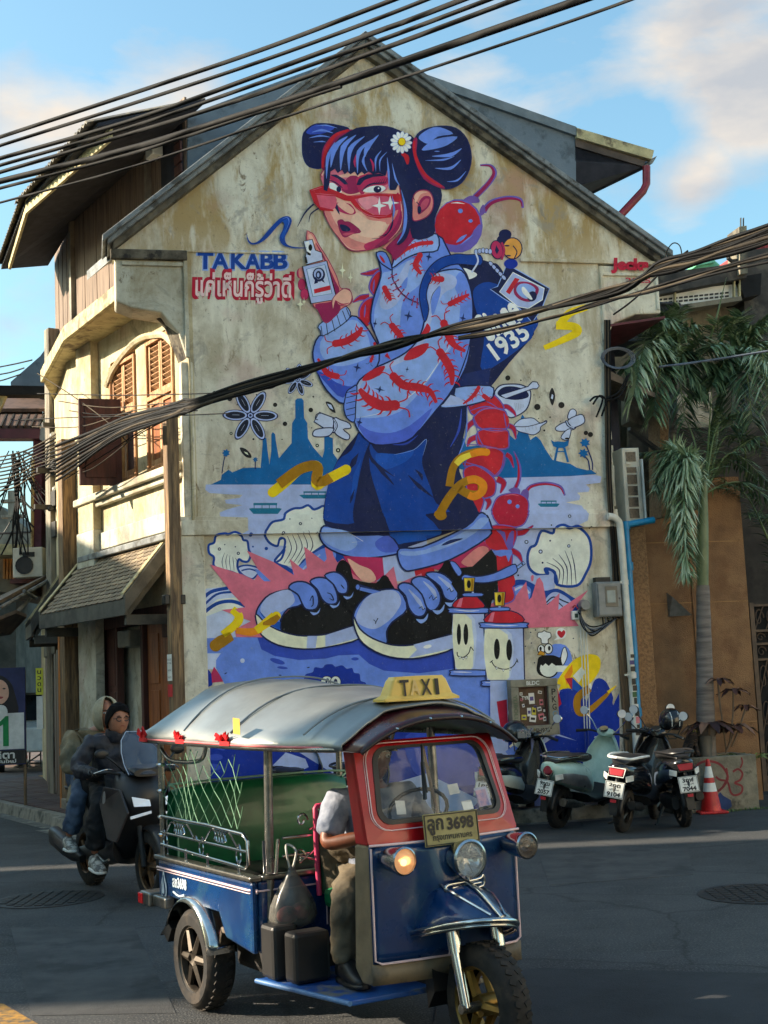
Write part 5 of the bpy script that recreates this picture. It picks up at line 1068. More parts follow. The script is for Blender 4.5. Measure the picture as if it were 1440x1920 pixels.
nb=thing('neighbour_shophouse','far shophouse on the left with slate roof, brown tiled hood and dark red fascia','building')
quadwall([(20,716),(75,668),(96,640),(150,590),(150,728),(20,722)],24,3,SLATE,'roof_gable',nb)
quadwall([(-40,722),(112,724),(112,740),(-40,740)],22.8,.3,DARK,'beam',nb)
MTL=mat('brown_sheet_roof',(96,74,64),(76,58,50),rough=.75,scale=6,c3=(60,46,40),s3=5)
b=MB();a_=[atY(x,y,d_) for x,y,d_ in ((-40,742,24.6),(108,742,24.6),(100,772,23.4),(-40,772,23.4))];b.slab(a_,(0,0,.06));obj('hood_roof',b,MTL,nb)
b=MB();a_=[atY(x,y,d_) for x,y,d_ in ((-40,778,23.6),(80,778,23.6),(75,804,22.6),(-40,804,22.6))];b.slab(a_,(0,0,.06));obj('hood_roof',b,MTL,nb)
for k in range(9):
 b=MB();b.slab([atY(-30+k*14,779,23.5),atY(-27+k*14,779,23.5),atY(-38+k*14,803,22.5),atY(-41+k*14,803,22.5)],(0,-.03,.04));obj('hood_rib',b,DARK,nb)
quadwall([(-40,804),(76,804),(74,822),(-40,822)],22.4,.3,mat('maroon_fascia',(74,26,40),(56,20,30),rough=.6),'fascia',nb)
quadwall([(76,795),(112,800),(108,838),(74,824)],22.4,.3,SLATE,'bracket',nb)
quadwall([(-4,740),(12,740),(-2,772),(-12,772)],22.9,.1,PUTTY,'barge_board',nb)
cm=quadwall([(62,822),(79,822),(77,1060),(60,1060)],22.6,.4,mat('plum_paint',(88,42,66),(70,34,52),rough=.6),'column',nb)
quadwall([(58,860),(62,860),(60,1040),(57,1040)],22.5,.2,PUTTY,'column_trim',nb)
for x in (82,93,101):quadwall([(x,850),(x+8,850),(x+6,1000),(x-1,1000)],23,.2,mat('pale_window',(214,214,196),(160,164,150),rough=.3,scale=1.5),'window',nb)
quadwall([(-40,1020),(70,1020),(66,1040),(-40,1040)],23,.8,PUTTY,'ledge',nb)
quadwall([(-40,1036),(42,1036),(40,1110),(-40,1110)],24,4,mat('brown_timber_wall',(132,116,92),(100,84,64),rough=.8,scale=3),'wall',nb)  # plain brown timber colours
for k in range(5):quadwall([(6+k*6,1040),(10+k*6,1040),(9+k*6,1085),(5+k*6,1085)],23.9,.08,mat('amber_shutter',(206,130,50),(160,96,36),rough=.5),'shutter_board',nb)
quadwall([(20,1085),(72,1083),(68,1092),(18,1094)],22.6,.6,mat('red_board',(110,60,50),(84,46,40),rough=.7),'shelf',nb)
quadwall([(-60,1108),(30,1108),(30,1300),(-60,1300)],27,4,mat('grey_wall',(96,96,88),(70,72,66),rough=.9,scale=3),'wall',nb)  # plain grey wall colours
quadwall([(-60,945),(0,948),(62,1000),(62,1040),(-60,1040)],40,2,mat('far_roofs',(120,116,104),(90,86,78),rough=.9,scale=3),'far_roof',nb)
WC=mat('ac_casing',(206,200,182),(180,174,158),rough=.5,scale=3)
ac=thing('air_conditioner','beige outdoor air conditioning unit on a red shelf at the far left','air conditioner',atY(55,1083,22.3))
b=MB();b.box(-.25,.25,-.1,.2,0,.5);obj('casing',b,WC,ac,bevel=.015)
b=MB();b.box(-.08,.12,-.115,-.1,.34,.42);obj('grip',b,IRON,ac)
b=MB();b.lathe([(.0,.0),(.14,0),(.15,.01)],(-.05,-.115,.2),(0,-1,0),16);obj('fan_grille',b,IRON,ac)
cp=thing('far_pole','distant concrete pole with crossarms against the pale sky','utility pole',atY(25,1040,34))
b=MB();b.box(-.1,.1,-.1,.1,-3.5,1.65);obj('shaft',b,CPOLE,cp)
for z_ in (.95,1.35):b=MB();b.box(-.28,.28,-.13,.13,z_,z_+.07);obj('crossarm',b,CPOLE,cp)
b=MB();b.tube([(-.5,-.1,.1),(0,-.1,.9),(.5,-.1,.1)],.02,5);b.tube([(-1,-.1,.55),(1,-.1,.55)],.03,5);obj('brace',b,IRON,cp)
cv=thing('street_canopy','tattered grey street canopies over the far pavement','canopy')
CNV=mat('canvas_canopy',(110,98,86),(84,74,66),rough=.9,scale=5)
for q in ([(-40,1150,19.5),(0,1132,19.8),(96,1079,22),(60,1100,24),(-40,1140,24)],[(-40,1178,19),(30,1150,19.5),(50,1158,20),(20,1190,20),(-40,1200,20)]):
 b=MB();b.slab([atY(*p_) for p_ in q],(0,0,.05));obj('canopy_sheet',b,CNV,cv)
for q in ([(0,1140,19.7),(98,1084,21.8)],[(45,1108,20.6),(68,1122,21)],[(30,1150,20),(60,1118,21.5)]):b=MB();b.tube([atY(*p_) for p_ in q],.03,6);obj('canopy_frame',b,LEAD,cv)
awning(nb,FB_,.35,1.9,3.5,2.75,.5,False)
b=MB();b.box(1.9,4.6,-.5,.1,2.35,2.7,M=FBM);obj('shop_sign_box',b,mat('olive_board',(98,92,76),(78,72,60),rough=.7),nb,bevel=.02)
b=MB();b.box(.3,5,.02,.05,.1,2.6,M=FBM);obj('timber_front',b,WOODR,nb)
for k in range(4):b=MB();b.box(.5+k*.5,.9+k*.5,.05,.08,.2,2.4,M=FBM);obj('door',b,WOODR,nb,bevel=.01)
cp2=cpole(22,1395,3.0,.24,'short grey concrete pole behind the election poster')
cl=thing('clinic_building','distant white clinic with a cross sign beyond the pickup','building',atY(55,1300,48))
b=MB();b.box(-1.5,3,0,3,-1,3.2);obj('wall',b,WHT,cl)
for k in range(3):b=MB();b.box(-1.3+k*.9,-.7+k*.9,-.03,0,.6,1.3);obj('window',b,WDK,cl)
for a_ in ((-.3,.3,1.75,1.95),(-.1,.1,1.55,2.15)):b=MB();b.box(a_[0],a_[1],-.05,0,a_[2],a_[3]);obj('cross_sign',b,mat('navy_sign',(24,34,70),(20,28,60),rough=.5),cl)
g_=gnd(60,1400);pk=thing('pickup_truck','white pickup truck parked far down the left street','pickup truck',(atY(72,1370,30).x,30,0),R(-75))
TW=mat('white_car_paint',(214,214,206),(196,196,190),rough=.3,coat=.5)
b=MB()
prof=[(-2.4,.55),(-2.4,1.05),(-.6,1.08),(-.35,1.75),(.75,1.78),(1.25,1.15),(2.3,1.05),(2.4,.55)]
b.slab([Vector((x,-.85,z)) for x,z in prof],(0,1.7,0));obj('body',b,TW,pk,bevel=.05)
for s_ in (-.86,.86):
 b=MB();b.slab([Vector((x,s_,z)) for x,z in ((-.3,1.15),(-.2,1.66),(.68,1.68),(1.05,1.15))],(0,.01 if s_>0 else-.01,0));obj('window',b,WDK,pk)
b=MB();b.slab([Vector((x,y,z)) for x,y,z in ((1.27,-.7,1.18),(1.27,.7,1.18),(.82,.65,1.7),(.82,-.65,1.7))],(.02,0,.02));obj('windscreen',b,WDK,pk)
for x in (-1.5,1.5):
 for s_ in (-.8,.8):b=MB();b.lathe([(0,-.1),(.34,-.1),(.36,0),(.34,.1),(0,.1)],(x,s_,.36),(0,1,0),20);obj('wheel',b,BLKM,pk,smooth=40)
for s_ in (-.6,.6):b=MB();b.box(2.38,2.43,s_-.15,s_+.15,.75,.92);obj('headlight',b,WHT,pk,bevel=.02)
PO=atY(8,1300,19.5);po_=thing('election_poster','election poster with a long haired candidate and a big green number 1','poster',(PO.x,PO.y,0),R(3))
k_=19.5/FPX
def pz(y):return 1.75+(1293-y)*k_*1.02
b=MB();b.box(-.42,.3,0,.02,pz(1420),pz(1245));obj('board',b,mat('poster_navy',(30,40,92),(24,32,76),rough=.5),po_)
b=MB();b.box(-.4,.28,-.006,0,pz(1392),pz(1327));obj('number_panel',b,WHT,po_)
b=MB();b.box(-.42,.3,-.008,0,pz(1418),pz(1394));obj('name_panel',b,BLKM,po_)
def flat(pts,y,m_,nm,par,n=3):
 b=MB();b.slab([Vector((v.x,y,v.z)) for v in cat([(a,0,c) for a,c in pts],n,True)],(0,.002,0));return obj(nm,b,m_,par)
hz=pz(1285)
flat([(-.28,hz-.32),(-.24,hz+.1),(-.08,hz+.22),(.08,hz+.12),(.15,hz-.05),(.2,hz-.34),(0,hz-.38)],-.003,mat('poster_hair',(34,26,28),(24,18,20),rough=.6),'printed_hair',po_)
flat([(-.2,hz-.02),(-.14,hz+.12),(-.04,hz+.15),(.05,hz+.06),(.06,hz-.1),(-.04,hz-.2),(-.16,hz-.13)],-.006,mat('poster_skin',(226,176,150),(214,160,134),rough=.6),'printed_face',po_)
flat([(-.3,hz-.36),(-.1,hz-.22),(.02,hz-.24),(.02,hz-.36)],-.007,WHT,'printed_shirt',po_)
for x in (-.12,.0):flat([(x-.025,hz+.02),(x,hz+.032),(x+.025,hz+.02),(x,hz+.01)],-.009,BLKM,'printed_eye',po_)
flat([(-.1,hz-.1),(-.06,hz-.09),(-.01,hz-.1),(-.05,hz-.125)],-.009,mat('poster_lips',(170,60,60),(150,50,50)),'printed_mouth',po_)
def ptext(s,x,z,w_,h,m_,y=-.012,off=.03):t=fit_text(s,w_,h,off);t.v=[(v[0]+x,y,v[1]+z) for v in t.v];return obj('lettering',t,m_,po_)
flat([(-.09,pz(1345)),(.02,pz(1332)),(.06,pz(1332)),(.06,pz(1386)),(-.02,pz(1386)),(-.02,pz(1347)),(-.09,pz(1352))],-.012,mat('poster_green',(10,140,70),(8,120,60)),'printed_numeral',po_,1);ptext('ลลิตา',-.05,pz(1402),.38,.1,WHT);ptext('เพื่อวันใหม่',-.05,pz(1413),.42,.05,WHT)
for x in (-.4,.28):b=MB();b.box(x-.02,x+.02,.02,.05,.1,pz(1250));obj('stake',b,WOODP,po_)
bp_=gnd(15,1430,.13);be=thing('wooden_cabinet','low varnished wooden box standing under the election poster','cabinet',bp_)
b=MB();b.box(-.3,.2,-.1,.25,.05,.36);obj('body',b,WOODO,be,bevel=.01)
b=MB();b.box(-.33,.23,-.13,.28,.36,.4);obj('top',b,WOODO,be,bevel=.008)
for x in (-.26,.16):b=MB();b.box(x-.02,x+.02,-.08,-.04,0,.05);obj('leg',b,WOODR,be)
RDP=mat('red_plastic',(196,34,32),(160,26,26),rough=.45,scale=8,c3=(220,60,50),s3=5)
bl=thing('striped_bollard','red and white striped plastic bollard on a black foot','bollard',gnd(42,1440,.13))
for k in range(6):
 b=MB();r0,r1=.125-k*.008,.125-(k+1)*.008;b.lathe([(r0,.12+k*.08),(r1,.12+(k+1)*.08)],n=16);obj('stripe_band',b,RDP if k%2 else WHT,bl,smooth=60)
b=MB();b.lathe([(0,0),(.2,0),(.2,.04),(.13,.06),(.13,.12),(0,.12)],n=16);b.lathe([(.08,.6),(.05,.66),(0,.68)],n=16);obj('foot',b,BLKM,bl,smooth=40)
fr=thing('metal_trolley','thin grey metal stand leaning by the door, beside a vertical yellow sign','stand',gnd(68,1440,.13))
for q in ([(-.15,0,0),(-.1,0,1.25)],[(.1,0,0),(.1,0,1.2)],[(-.15,0,.1),(.14,0,.1)],[(-.12,0,.6),(.1,0,.6)],[(-.1,0,1.2),(.1,0,1.2)],[(-.3,-.3,.02),(.1,0,.3)]):b=MB();b.tube(q,.018,6);obj('frame_tube',b,LEAD,fr)
b=MB();b.box(-.06,.06,-.02,.03,.35,.75);obj('panel',b,IRON,fr)
ys=thing('yellow_sign','narrow vertical yellow and white sign strip on the far shop','sign',atY(74,1300,19.2))
b=MB();b.box(-.05,.05,0,.03,-.02,.36);obj('panel',b,mat('acid_yellow',(214,214,60),(190,190,50),emit=.0,rough=.5),ys)
b=MB();b.box(-.045,.045,0,.03,-.5,-.04);obj('panel',b,WHT,ys)
for k in range(4):t=fit_text('นวด'[k%3],.05,.05,.02);t.v=[(v[0],-.004,v[1]+.3-k*.085) for v in t.v];obj('lettering',t,BLKM,ys)
def gq(pts,off,thick,m_,name,parent,**k):
 b=MB();b.slab([G.P(x,y,off) for x,y in pts],-G.n*thick);return obj(name,b,m_,parent,**k)
def ext_down(px,py,z,off):p=G.P(px,py,off);return Vector((p.x,p.y,z))
BRW=mat('brown_roughcast',(150,112,76),(122,90,62),rough=.9,scale=2.5,bump=.8,bscale=90,c3=(124,88,58),s3=2)
BRW2=mat('brown_roughcast_light',(168,128,88),(130,98,68),rough=.9,scale=30,bump=.9,bscale=80)
bw=thing('brown_wall','brown roughcast boundary wall between the mural house and the iron gate','wall')
oM=PM(G,-.3)
b=MB();b.slab([G.W(.52,0,-.3),G.W(1.98,0,-.3),G.W(1.98,4.15,-.3),G.W(1.55,4.15,-.3),G.W(1.5,3.75,-.3),G.W(.52,3.55,-.3)],-G.n*.3);obj('wall_panel',b,BRW,bw)
b=MB();b.box(.34,.58,.0,.12,0,3.5,M=oM);obj('wall_pier',b,BRW2,bw,bevel=.02)
b=MB();b.box(1.2,1.24,-.1,.02,0,3.7,M=oM);obj('wall_joint',b,BRW,bw)
for z_ in (2.52,.98,3.3):b=MB();b.box(.35,1.97,.0 if z_<3 else .0,.008,z_,z_+.012,M=oM);obj('score_line',b,mat('pale_score',(168,128,84),(140,104,66),rough=.9),bw)
b=MB();b.slab([G.W(.85,2.66,-.29),G.W(.86,2.36,-.29),G.W(1.12,2.36,-.18),G.W(.88,2.6,-.2)],G.n*.02);obj('metal_hood',b,mat('galvanised_sheet',(150,148,142),(120,118,112),rough=.45,metal=.6),bw)
gt=thing('iron_gate','ornamental dark iron gate standing open right of the brown wall','gate')
GI=mat('gate_bronze',(86,64,46),(60,46,36),rough=.55)
gM=PM(G,-.35)
b=MB();b.box(2.0,2.06,-.04,.04,.1,2.5,M=gM);obj('gate_post',b,GI,gt)
for z_ in (2.45,2.12,1.95,1.75,.25):b=MB();b.box(2.06,3.1,-.02,.02,z_,z_+.03,M=gM);obj('rail',b,GI,gt)
b=MB();b.box(2.06,3.1,-.05,-.03,.25,2.45,M=gM);obj('gate_dark_sheet',b,DARK,gt)  # near-black sheet stands in for the darkness behind the scrolls
for r_,(z0,z1) in enumerate(((2.15,2.45),(1.98,2.12),(1.78,1.95),(1.3,1.75),(.8,1.3),(.3,.8))):
 for k in range(6):
  b=MB();cx_=2.14+k*.16;cz=(z0+z1)/2;hh=(z1-z0)/2*.85
  pts=[(cx_+math.cos(t*.5)*(.07-t*.004),cz+math.sin(t*.5)*(hh-t*hh*.05)) for t in range(15)]
  b.tube([gM @ Vector((x,.0,z)) for x,z in pts],.009,5);obj('scroll',b,GI,gt)
  if z1-z0>.3:b=MB();b.tube([gM @ Vector((cx_-.07,0,z0)),gM @ Vector((cx_,0,cz)),gM @ Vector((cx_+.07,0,z1))],.009,5);obj('scroll',b,GI,gt)
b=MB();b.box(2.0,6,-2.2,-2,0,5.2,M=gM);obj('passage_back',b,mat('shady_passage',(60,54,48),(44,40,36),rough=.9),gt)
gp=thing('side_extension','dark navy recessed wall in the narrow gap beside the mural house','wall')
gM2=PM(G,-1.0);b=MB();b.box(.1,.62,0,.1,0,5.95,M=gM2);obj('wall_panel',b,mat('navy_wall',(22,28,50),(16,20,38),rough=.7),gp)
b=MB();b.slab([G.W(.15,5.5,-.9),G.W(.9,5.2,-.9),G.W(.9,5.26,-.9),G.W(.15,5.62,-.9)],G.n*.6);obj('sheet_roof',b,mat('brown_sheet',(120,104,88),(90,78,66),rough=.6),gp)
acx=thing('louvred_cabinet','tall cream cabinet with dark louvre panes mounted right of the mural','cabinet')
cM=PM(G,-.05)
b=MB();b.box(.27,.5,-.5,0,3.56,4.5,M=cM);obj('casing',b,WC,acx,bevel=.012)
b=MB();b.slab([cM @ Vector(p) for p in ((.5,0,3.56),(.5,0,4.5),(.62,-.5,4.48),(.62,-.5,3.56))],-G.d*.02);obj('side_panel',b,WC,acx)
for k in range(6):
 z0=3.6+k*.145;b=MB();b.box(.32,.45,.0,.008,z0,z0+(.12 if k !=4 else .07),M=cM);obj('louvre_pane',b,mat('dark_teal_glass',(24,34,38),(16,24,28),rough=.25),acx)
b=MB();b.box(.31,.36,.008,.03,4.285,4.31,M=cM);obj('handle',b,WC,acx)
b=MB();b.box(.52,.54,-.2,.02,3.6,4.35,M=cM);obj('conduit',b,WHT,acx)
PIP=mat('white_pvc',(226,224,212),(200,196,182),rough=.4,scale=3);PIB=mat('blue_pvc',(10,140,190),(8,116,164),rough=.35,scale=3)
wp=thing('white_drainpipe','white drainpipe with stickers on its lower half at the mural edge','pipe')
pw=[G.P(*q,.12) for q in ((1140,968),(1150,970),(1159,977),(1163,992),(1170,1080),(1180,1210),(1190,1345),(1194,1410))];pw.append(Vector((pw[-1].x,pw[-1].y,.1)))
b=MB();b.tube(cat(pw,3),.045,12);obj('pipe',b,PIP,wp,smooth=50)
for y in (1092,1265):b=MB();c_=G.P(1171 if y<1200 else 1184,y,.12);b.lathe([(.052,-.03),(.052,.03)],c_,(0,0,1),12);b.box(-.09,.0,-.01,.02,-.012,.012,M=Matrix.Translation(c_) @ G.ax.to_4x4());obj('bracket',b,PIP,wp,smooth=40)
rs=random.Random(3)
STK=[mat('sticker_white',(226,222,214),(206,202,196),rough=.5),BLKM,mat('sticker_green',(60,110,60),(40,84,44),rough=.5),mat('sticker_purple',(90,74,140),(60,50,100),rough=.5),mat('sticker_pink',(216,120,130),(190,96,110),rough=.5),mat('sticker_yellow',(214,200,60),(190,176,50),rough=.5)]
for k in range(14):
 y=1218+k*12;x=1171+(y-1080)*.0785+rs.uniform(1.5,4.5);b=MB();c_=G.P(x,y,.168);w_,h_=rs.uniform(.018,.03),rs.uniform(.02,.04)
 b.box(-w_,w_,-.002,.002,-h_,h_,M=Matrix.Translation(c_) @ G.ax.to_4x4());obj('sticker',b,STK[(0,1,3,1,0,1,1,2,1,0,1,4,1,1)[k]],wp)
bp2=thing('blue_waterpipe','bright blue water pipe running down beside the white drainpipe','pipe')
pb=[G.P(*q,.08) for q in ((1226,975),(1174,984),(1174,995),(1180,1080),(1190,1230),(1199,1400))];pb.append(Vector((pb[-1].x,pb[-1].y,.1)))
b=MB();b.tube(pb,.042,12);obj('pipe',b,PIB,bp2,smooth=30)
for q in ((1174,985),(1180,1062),(1196,1335)):b=MB();b.lathe([(.05,-.05),(.05,.05)],G.P(*q,.08),(0,0,1),12);obj('coupling',b,PIB,bp2,smooth=40)
wc_=thing('wall_cables','black cables clipped down the right edge of the painted wall','cables')
for k in range(4):b=MB();b.tube(cat([G.P(1134+k*3,600,.05),G.P(1135+k*3,760,.06),G.P(1138+k*2.5,900,.06),G.P(1146+k*2,1010,.06),G.P(1150+k*3,1090,.05)],5),.012,5);obj('cable',b,CBL if k%2 else CBT,wc_)
for q in ([(1106,752),(1116,744),(1130,748),(1118,782)],[(1112,758),(1124,742),(1136,752),(1128,780)],[(1136,748),(1160,735),(1176,705)],[(1138,752),(1164,740),(1180,700)]):b=MB();b.tube(cat([G.P(*p_,.1) for p_ in q],4),.013,5);obj('cable',b,CBL,wc_)
em=thing('meter_box','grey electricity meter box with a glass window on the mural edge','meter')
MG_=mat('meter_grey',(130,134,134),(108,112,112),rough=.45)
c_=G.P(1134,1124,.0);E_=Matrix.Translation(c_) @ G.ax.to_4x4()
def ebox(x0,x1,z0,z1,y0,y1,m_,nm,bev=0,par=em):b=MB();b.box(x0,x1,y0,y1,z0,z1,M=E_);return obj(nm,b,m_,par,bevel=bev)
ebox(-.17,.16,-.22,.21,0,.16,MG_,'casing',.015);d_=ebox(-.15,.14,-.2,.19,.16,.175,MG_,'door',.006);ebox(-.06,.1,-.1,.15,.175,.18,mat('meter_glass',(70,78,78),(50,58,58),rough=.15),'glass_pane',.004);ebox(-.04,.07,-.05,.1,.181,.186,mat('meter_dial',(170,176,170),(140,146,140)),'dial');ebox(.115,.13,-.01,.01,.175,.182,BLKM,'lock');ebox(-.14,.05,.21,.27,0,.1,IRON,'bracket')
b=MB();b.lathe([(0,.1),(.06,.1),(.07,.04),(.07,0)],G.P(1093,1135,0),G.n,14);obj('conduit_box',b,MG_,em,smooth=40)
for k in range(7):
 x0=1112+k*5;pts=[G.P(1090-k*1,1135+k*2,.08),G.P(1088+k*2,1165+k*1,.1),G.P(1104+k*3,1186-k*2+(k%3)*5,.12),G.P(x0+16,1176-k*3,.12),G.P(x0+18,1160,.1),G.P(x0+14,1150,.08)];b=MB();b.tube(cat(pts,6),.009,5);obj('wire_loop',b,mat('grey_cable',(96,104,116),(70,76,86),rough=.5) if k%2 else CBL,em)
so_=thing('wall_socket','small white junction box with red wire below the grey meter','junction box');E_=Matrix.Translation(G.P(1078,1154,0)) @ G.ax.to_4x4()
ebox(-.055,.055,-.055,.055,0,.05,WHT,'casing',.008,so_);ebox(-.02,.02,-.03,.02,.05,.054,mat('dark_green',(30,60,44),(20,44,32)),'mark',0,so_)
b=MB();b.tube(cat([G.P(1084,1142,.05),G.P(1078,1135,.06),G.P(1074,1140,.04)],4),.008,5);obj('red_wire',b,RDP,so_)
sc=thing('wall_conduit','three thin white conduits running down the lower mural right of the bird','pipe')
for k in range(3):b=MB();b.tube([G.P(1088+k*5.5,1172,.04),G.P(1092+k*5.5,1260,.04),G.P(1096+k*5,1370,.04)],.007,6);obj('conduit',b,WHT,sc)
for x in (1096,1102):b=MB();b.tube([G.P(x,1370,.035),G.P(x+6,1470,.035)],.008,6);obj('conduit',b,mat('blue_conduit',(20,60,150),(14,50,130),rough=.4),sc)
nbx=thing('notice_box','grey wooden noticeboard box full of stickers, lettered BLDC and PKG, on a pale post','noticeboard');c_=G.P(996,1325,.0);E_=Matrix.Translation(c_) @ G.ax.to_4x4()
NW=mat('box_grey_wood',(140,134,116),(112,106,90),rough=.7,scale=6,bump=.2)
for a in ((-.3,.29,.24,.33),(-.3,.29,-.34,-.22),(-.3,-.2,-.22,.24),(.17,.29,-.22,.24)):ebox(a[0],a[1],a[2],a[3],.0,.17,NW,'frame_board',.008,nbx)
ebox(-.2,.17,-.22,.24,.02,.09,mat('box_brown',(96,70,50),(70,52,38),rough=.7,scale=8),'door',0,nbx)
for a in ((-.2,.17,.225,.24),(-.2,.17,-.22,-.205),(-.2,-.18,-.2,.22),(.15,.17,-.2,.22)):ebox(a[0],a[1],a[2],a[3],.09,.12,WOODR,'door_trim',0,nbx)
rs=random.Random(11)
for k,(x,z,w_,h_,c) in enumerate(((-.02,.1,.07,.13,0),(-.15,.16,.035,.035,0),(.09,.17,.05,.035,0),(.1,.05,.045,.07,4),(-.06,-.06,.05,.1,0),(.0,-.05,.05,.09,5),(.07,-.03,.05,.05,0),(.13,-.05,.035,.08,1),(-.13,-.12,.06,.06,5),(-.02,-.14,.08,.08,0),(.09,-.12,.07,.07,4),(.13,-.15,.04,.05,0),(-.13,.02,.03,.04,0),(-.15,.09,.03,.03,4),(.02,.0,.04,.03,3))):
 a_=rs.uniform(-.25,.25);b=MB();b.box(-w_/2,w_/2,0,.003,-h_/2,h_/2,M=E_ @ Matrix.Translation((x,.091+k*.0004,z)) @ Matrix.Rotation(a_,4,'Y'));s_=obj('sticker',b,STK[c],nbx)
 b=MB();b.box(-w_/3,w_/3,.003,.005,-h_/5,h_/6,M=E_ @ Matrix.Translation((x,.091+k*.0004,z)) @ Matrix.Rotation(a_,4,'Y'));obj('print',b,(STK[3],BLKM,STK[1],BLKM)[k%4] if c !=1 else STK[0],s_)
def etext(s,x,z,w_,h,m_,y,rot=0,par=nbx,off=.02):
 t=fit_text(s,w_,h,off);c,s2=math.cos(rot),math.sin(rot);t.v=[tuple(E_ @ Vector((x+v[0]*c-v[1]*s2,y,z+v[0]*s2+v[1]*c))) for v in t.v];return obj('lettering',t,m_,par)
etext('BLDC',-.02,.285,.16,.045,WHT,.173);
for k,c in enumerate('PKG'):etext(c,.235,.17-k*.09,.05,.07,BLKM,.173)
etext('"ASH975"',.05,-.28,.27,.05,BLKM,.173);etext('YLIBOLL',-.25,0,.3,.045,mat('olive_ink',(100,112,84),(84,96,70)),.173,-PI/2);etext('TYR',-.1,.11,.09,.04,WHT,.094)
b=MB();b.lathe([(.026,0),(.032,0)],E_ @ Vector((.24,.174,-.09)),G.n,16);obj('round_mark',b,PIB,nbx)
b=MB();b.box(-.06,.05,.0,.1,-1.2,-.34,M=E_);obj('post',b,mat('lavender_post',(150,160,214),(136,146,204),rough=.7),nbx)
cb=thing('concrete_building','weathered concrete building behind the palms with a white ventilation block balcony','building')
CB=mat('weathered_concrete',(138,130,110),(104,98,84),rough=.9,scale=2,stretch=(1,1,.6),bump=.3,c3=(76,70,62),s3=1.5);CBD=mat('dark_stained_concrete',(74,70,66),(52,50,48),rough=.9,scale=4,c3=(96,90,80),s3=3)
O=-3.4
gq([(1120,600),(1400,562),(1400,1000),(1120,1000)],O,.4,CB,'wall',cb);gq([(1396,470),(1520,455),(1520,900),(1396,900)],O+.3,.5,CBD,'wall',cb)
gq([(1235,512),(1400,492),(1400,520),(1235,552)],O+.7,.8,CBD,'parapet',cb);gq([(1382,520),(1428,512),(1426,552),(1396,558)],O+.6,.6,DARK,'opening',cb)
gq([(1150,590),(1390,555),(1392,563),(1150,600)],O+.75,.3,CB,'balcony_slab',cb)
gq([(1150,540),(1390,520),(1392,558),(1150,590)],O+.1,.1,mat('cream_wall',(190,184,164),(164,158,140),rough=.8),'balcony_back',cb)  # plain cream wall colours
gq([(1152,555),(1388,532),(1388,560),(1152,592)],O+.5,.1,WHT,'balcony_panel',cb)
for r_ in range(3):
 for k in range(21):
  x=1168+k*9.6;y=(569,575.5,584)[r_]-(x-1168)*.104
  gq([(x,y-1.6),(x+6.5,y-2.3),(x+6.5,y+.9),(x,y+1.6)],O+.515,.02,BLKM,'vent_slot',cb)
for x in (1150,1160,1265,1376,1386):gq([(x,545-(x-1150)*.11),(x+3,545-(x-1150)*.11),(x+3,592-(x-1150)*.13),(x,592-(x-1150)*.13)],O+.6,.05,PUTTY,'balcony_post',cb)
gq([(1150,541),(1388,516),(1388,520),(1150,545)],O+.6,.05,PUTTY,'balcony_rail',cb)
gq([(1386,425),(1400,423),(1402,512),(1388,514)],O+.8,.4,CB,'rooftop_column',cb)
for x in (1389,1394):gq([(x,408),(x+1.2,408),(x+1.2,425),(x,425)],O+.6,.03,IRON,'rebar',cb)
b=MB();b.tube([G.P(x,y,O+.7) for x,y in ((1364,470),(1366,485),(1372,490),(1390,488))],.035,6);obj('bent_pipe',b,IRON,cb)
gq([(1400,463),(1440,443),(1520,440),(1520,470),(1400,476)],O-1,2,mat('red_tile_roof',(150,44,44),(112,34,36),rough=.7,scale=9,stretch=(.3,1,5)),'red_roof',cb)
gr_=thing('green_rooftop_shed','small pale green structure on the roof beyond the concrete parapet','shed');gq([(1306,497),(1342,490),(1352,499),(1350,512),(1306,515)],-8,1.5,mat('mint_sheet',(110,190,150),(90,166,130),rough=.6),'wall',gr_);gq([(1304,494),(1340,487),(1342,491),(1306,498)],-7.9,1.6,mat('mint_roof',(130,206,168),(110,184,150),rough=.6),'roof',gr_)
dh=thing('duct_hood','black curved kitchen exhaust duct with a rectangular mouth above the palms','duct')
DKM=mat('black_duct',(52,54,60),(38,40,46),rough=.6,scale=3)
dp=[(1158,640),(1163,620),(1175,602),(1195,590),(1226,572),(1232,570),(1212,640)]
b=MB();b.slab([G.P(x,y,-1.6) for x,y in dp],-G.n*.9);obj('elbow',b,DKM,dh,bevel=.01)
b=MB();b.slab([G.P(x,y,-1.5) for x,y in ((1228,569),(1273,571),(1256,632),(1214,642))],-G.n*.05);obj('mouth',b,mat('duct_inside',(18,20,24),(12,13,16),rough=.8),dh)
for q in (((1226,568),(1275,570)),((1275,570),(1258,632)),((1226,568),(1212,642))):b=MB();b.tube([G.P(*q[0],-1.48),G.P(*q[1],-1.48)],.02,6);obj('mouth_rim',b,DKM,dh)
mr_=thing('tall_brown_pillar','brown concrete pillar and dark beams behind the left palm','pillar')
gq([(1180,740),(1210,735),(1210,800),(1180,790)],-1.8,.3,CB,'upper_block',mr_);gq([(1236,715),(1268,712),(1272,960),(1240,970)],-1.5,.4,BRW2,'shaft',mr_);gq([(1182,800),(1240,842),(1240,850),(1182,806)],-1.4,.1,IRON,'brace',mr_)
gq([(1262,740),(1335,735),(1335,900),(1262,905)],-2.6,.1,mat('pale_screen_wall',(190,180,158),(130,120,104),rough=.8,scale=6),'pale_screen',mr_)
for m_,t_,o_ in (((1225,640),(1215,600),-.7),((1262,620),(1275,575),-.9),((1240,620),(1245,585),-.8),((1385,640),(1390,585),-.8),((1350,640),(1345,600),-.9),((1420,630),(1460,590),-.7)):UPF=globals().setdefault('UPF',[]);UPF.append((m_,t_,o_))
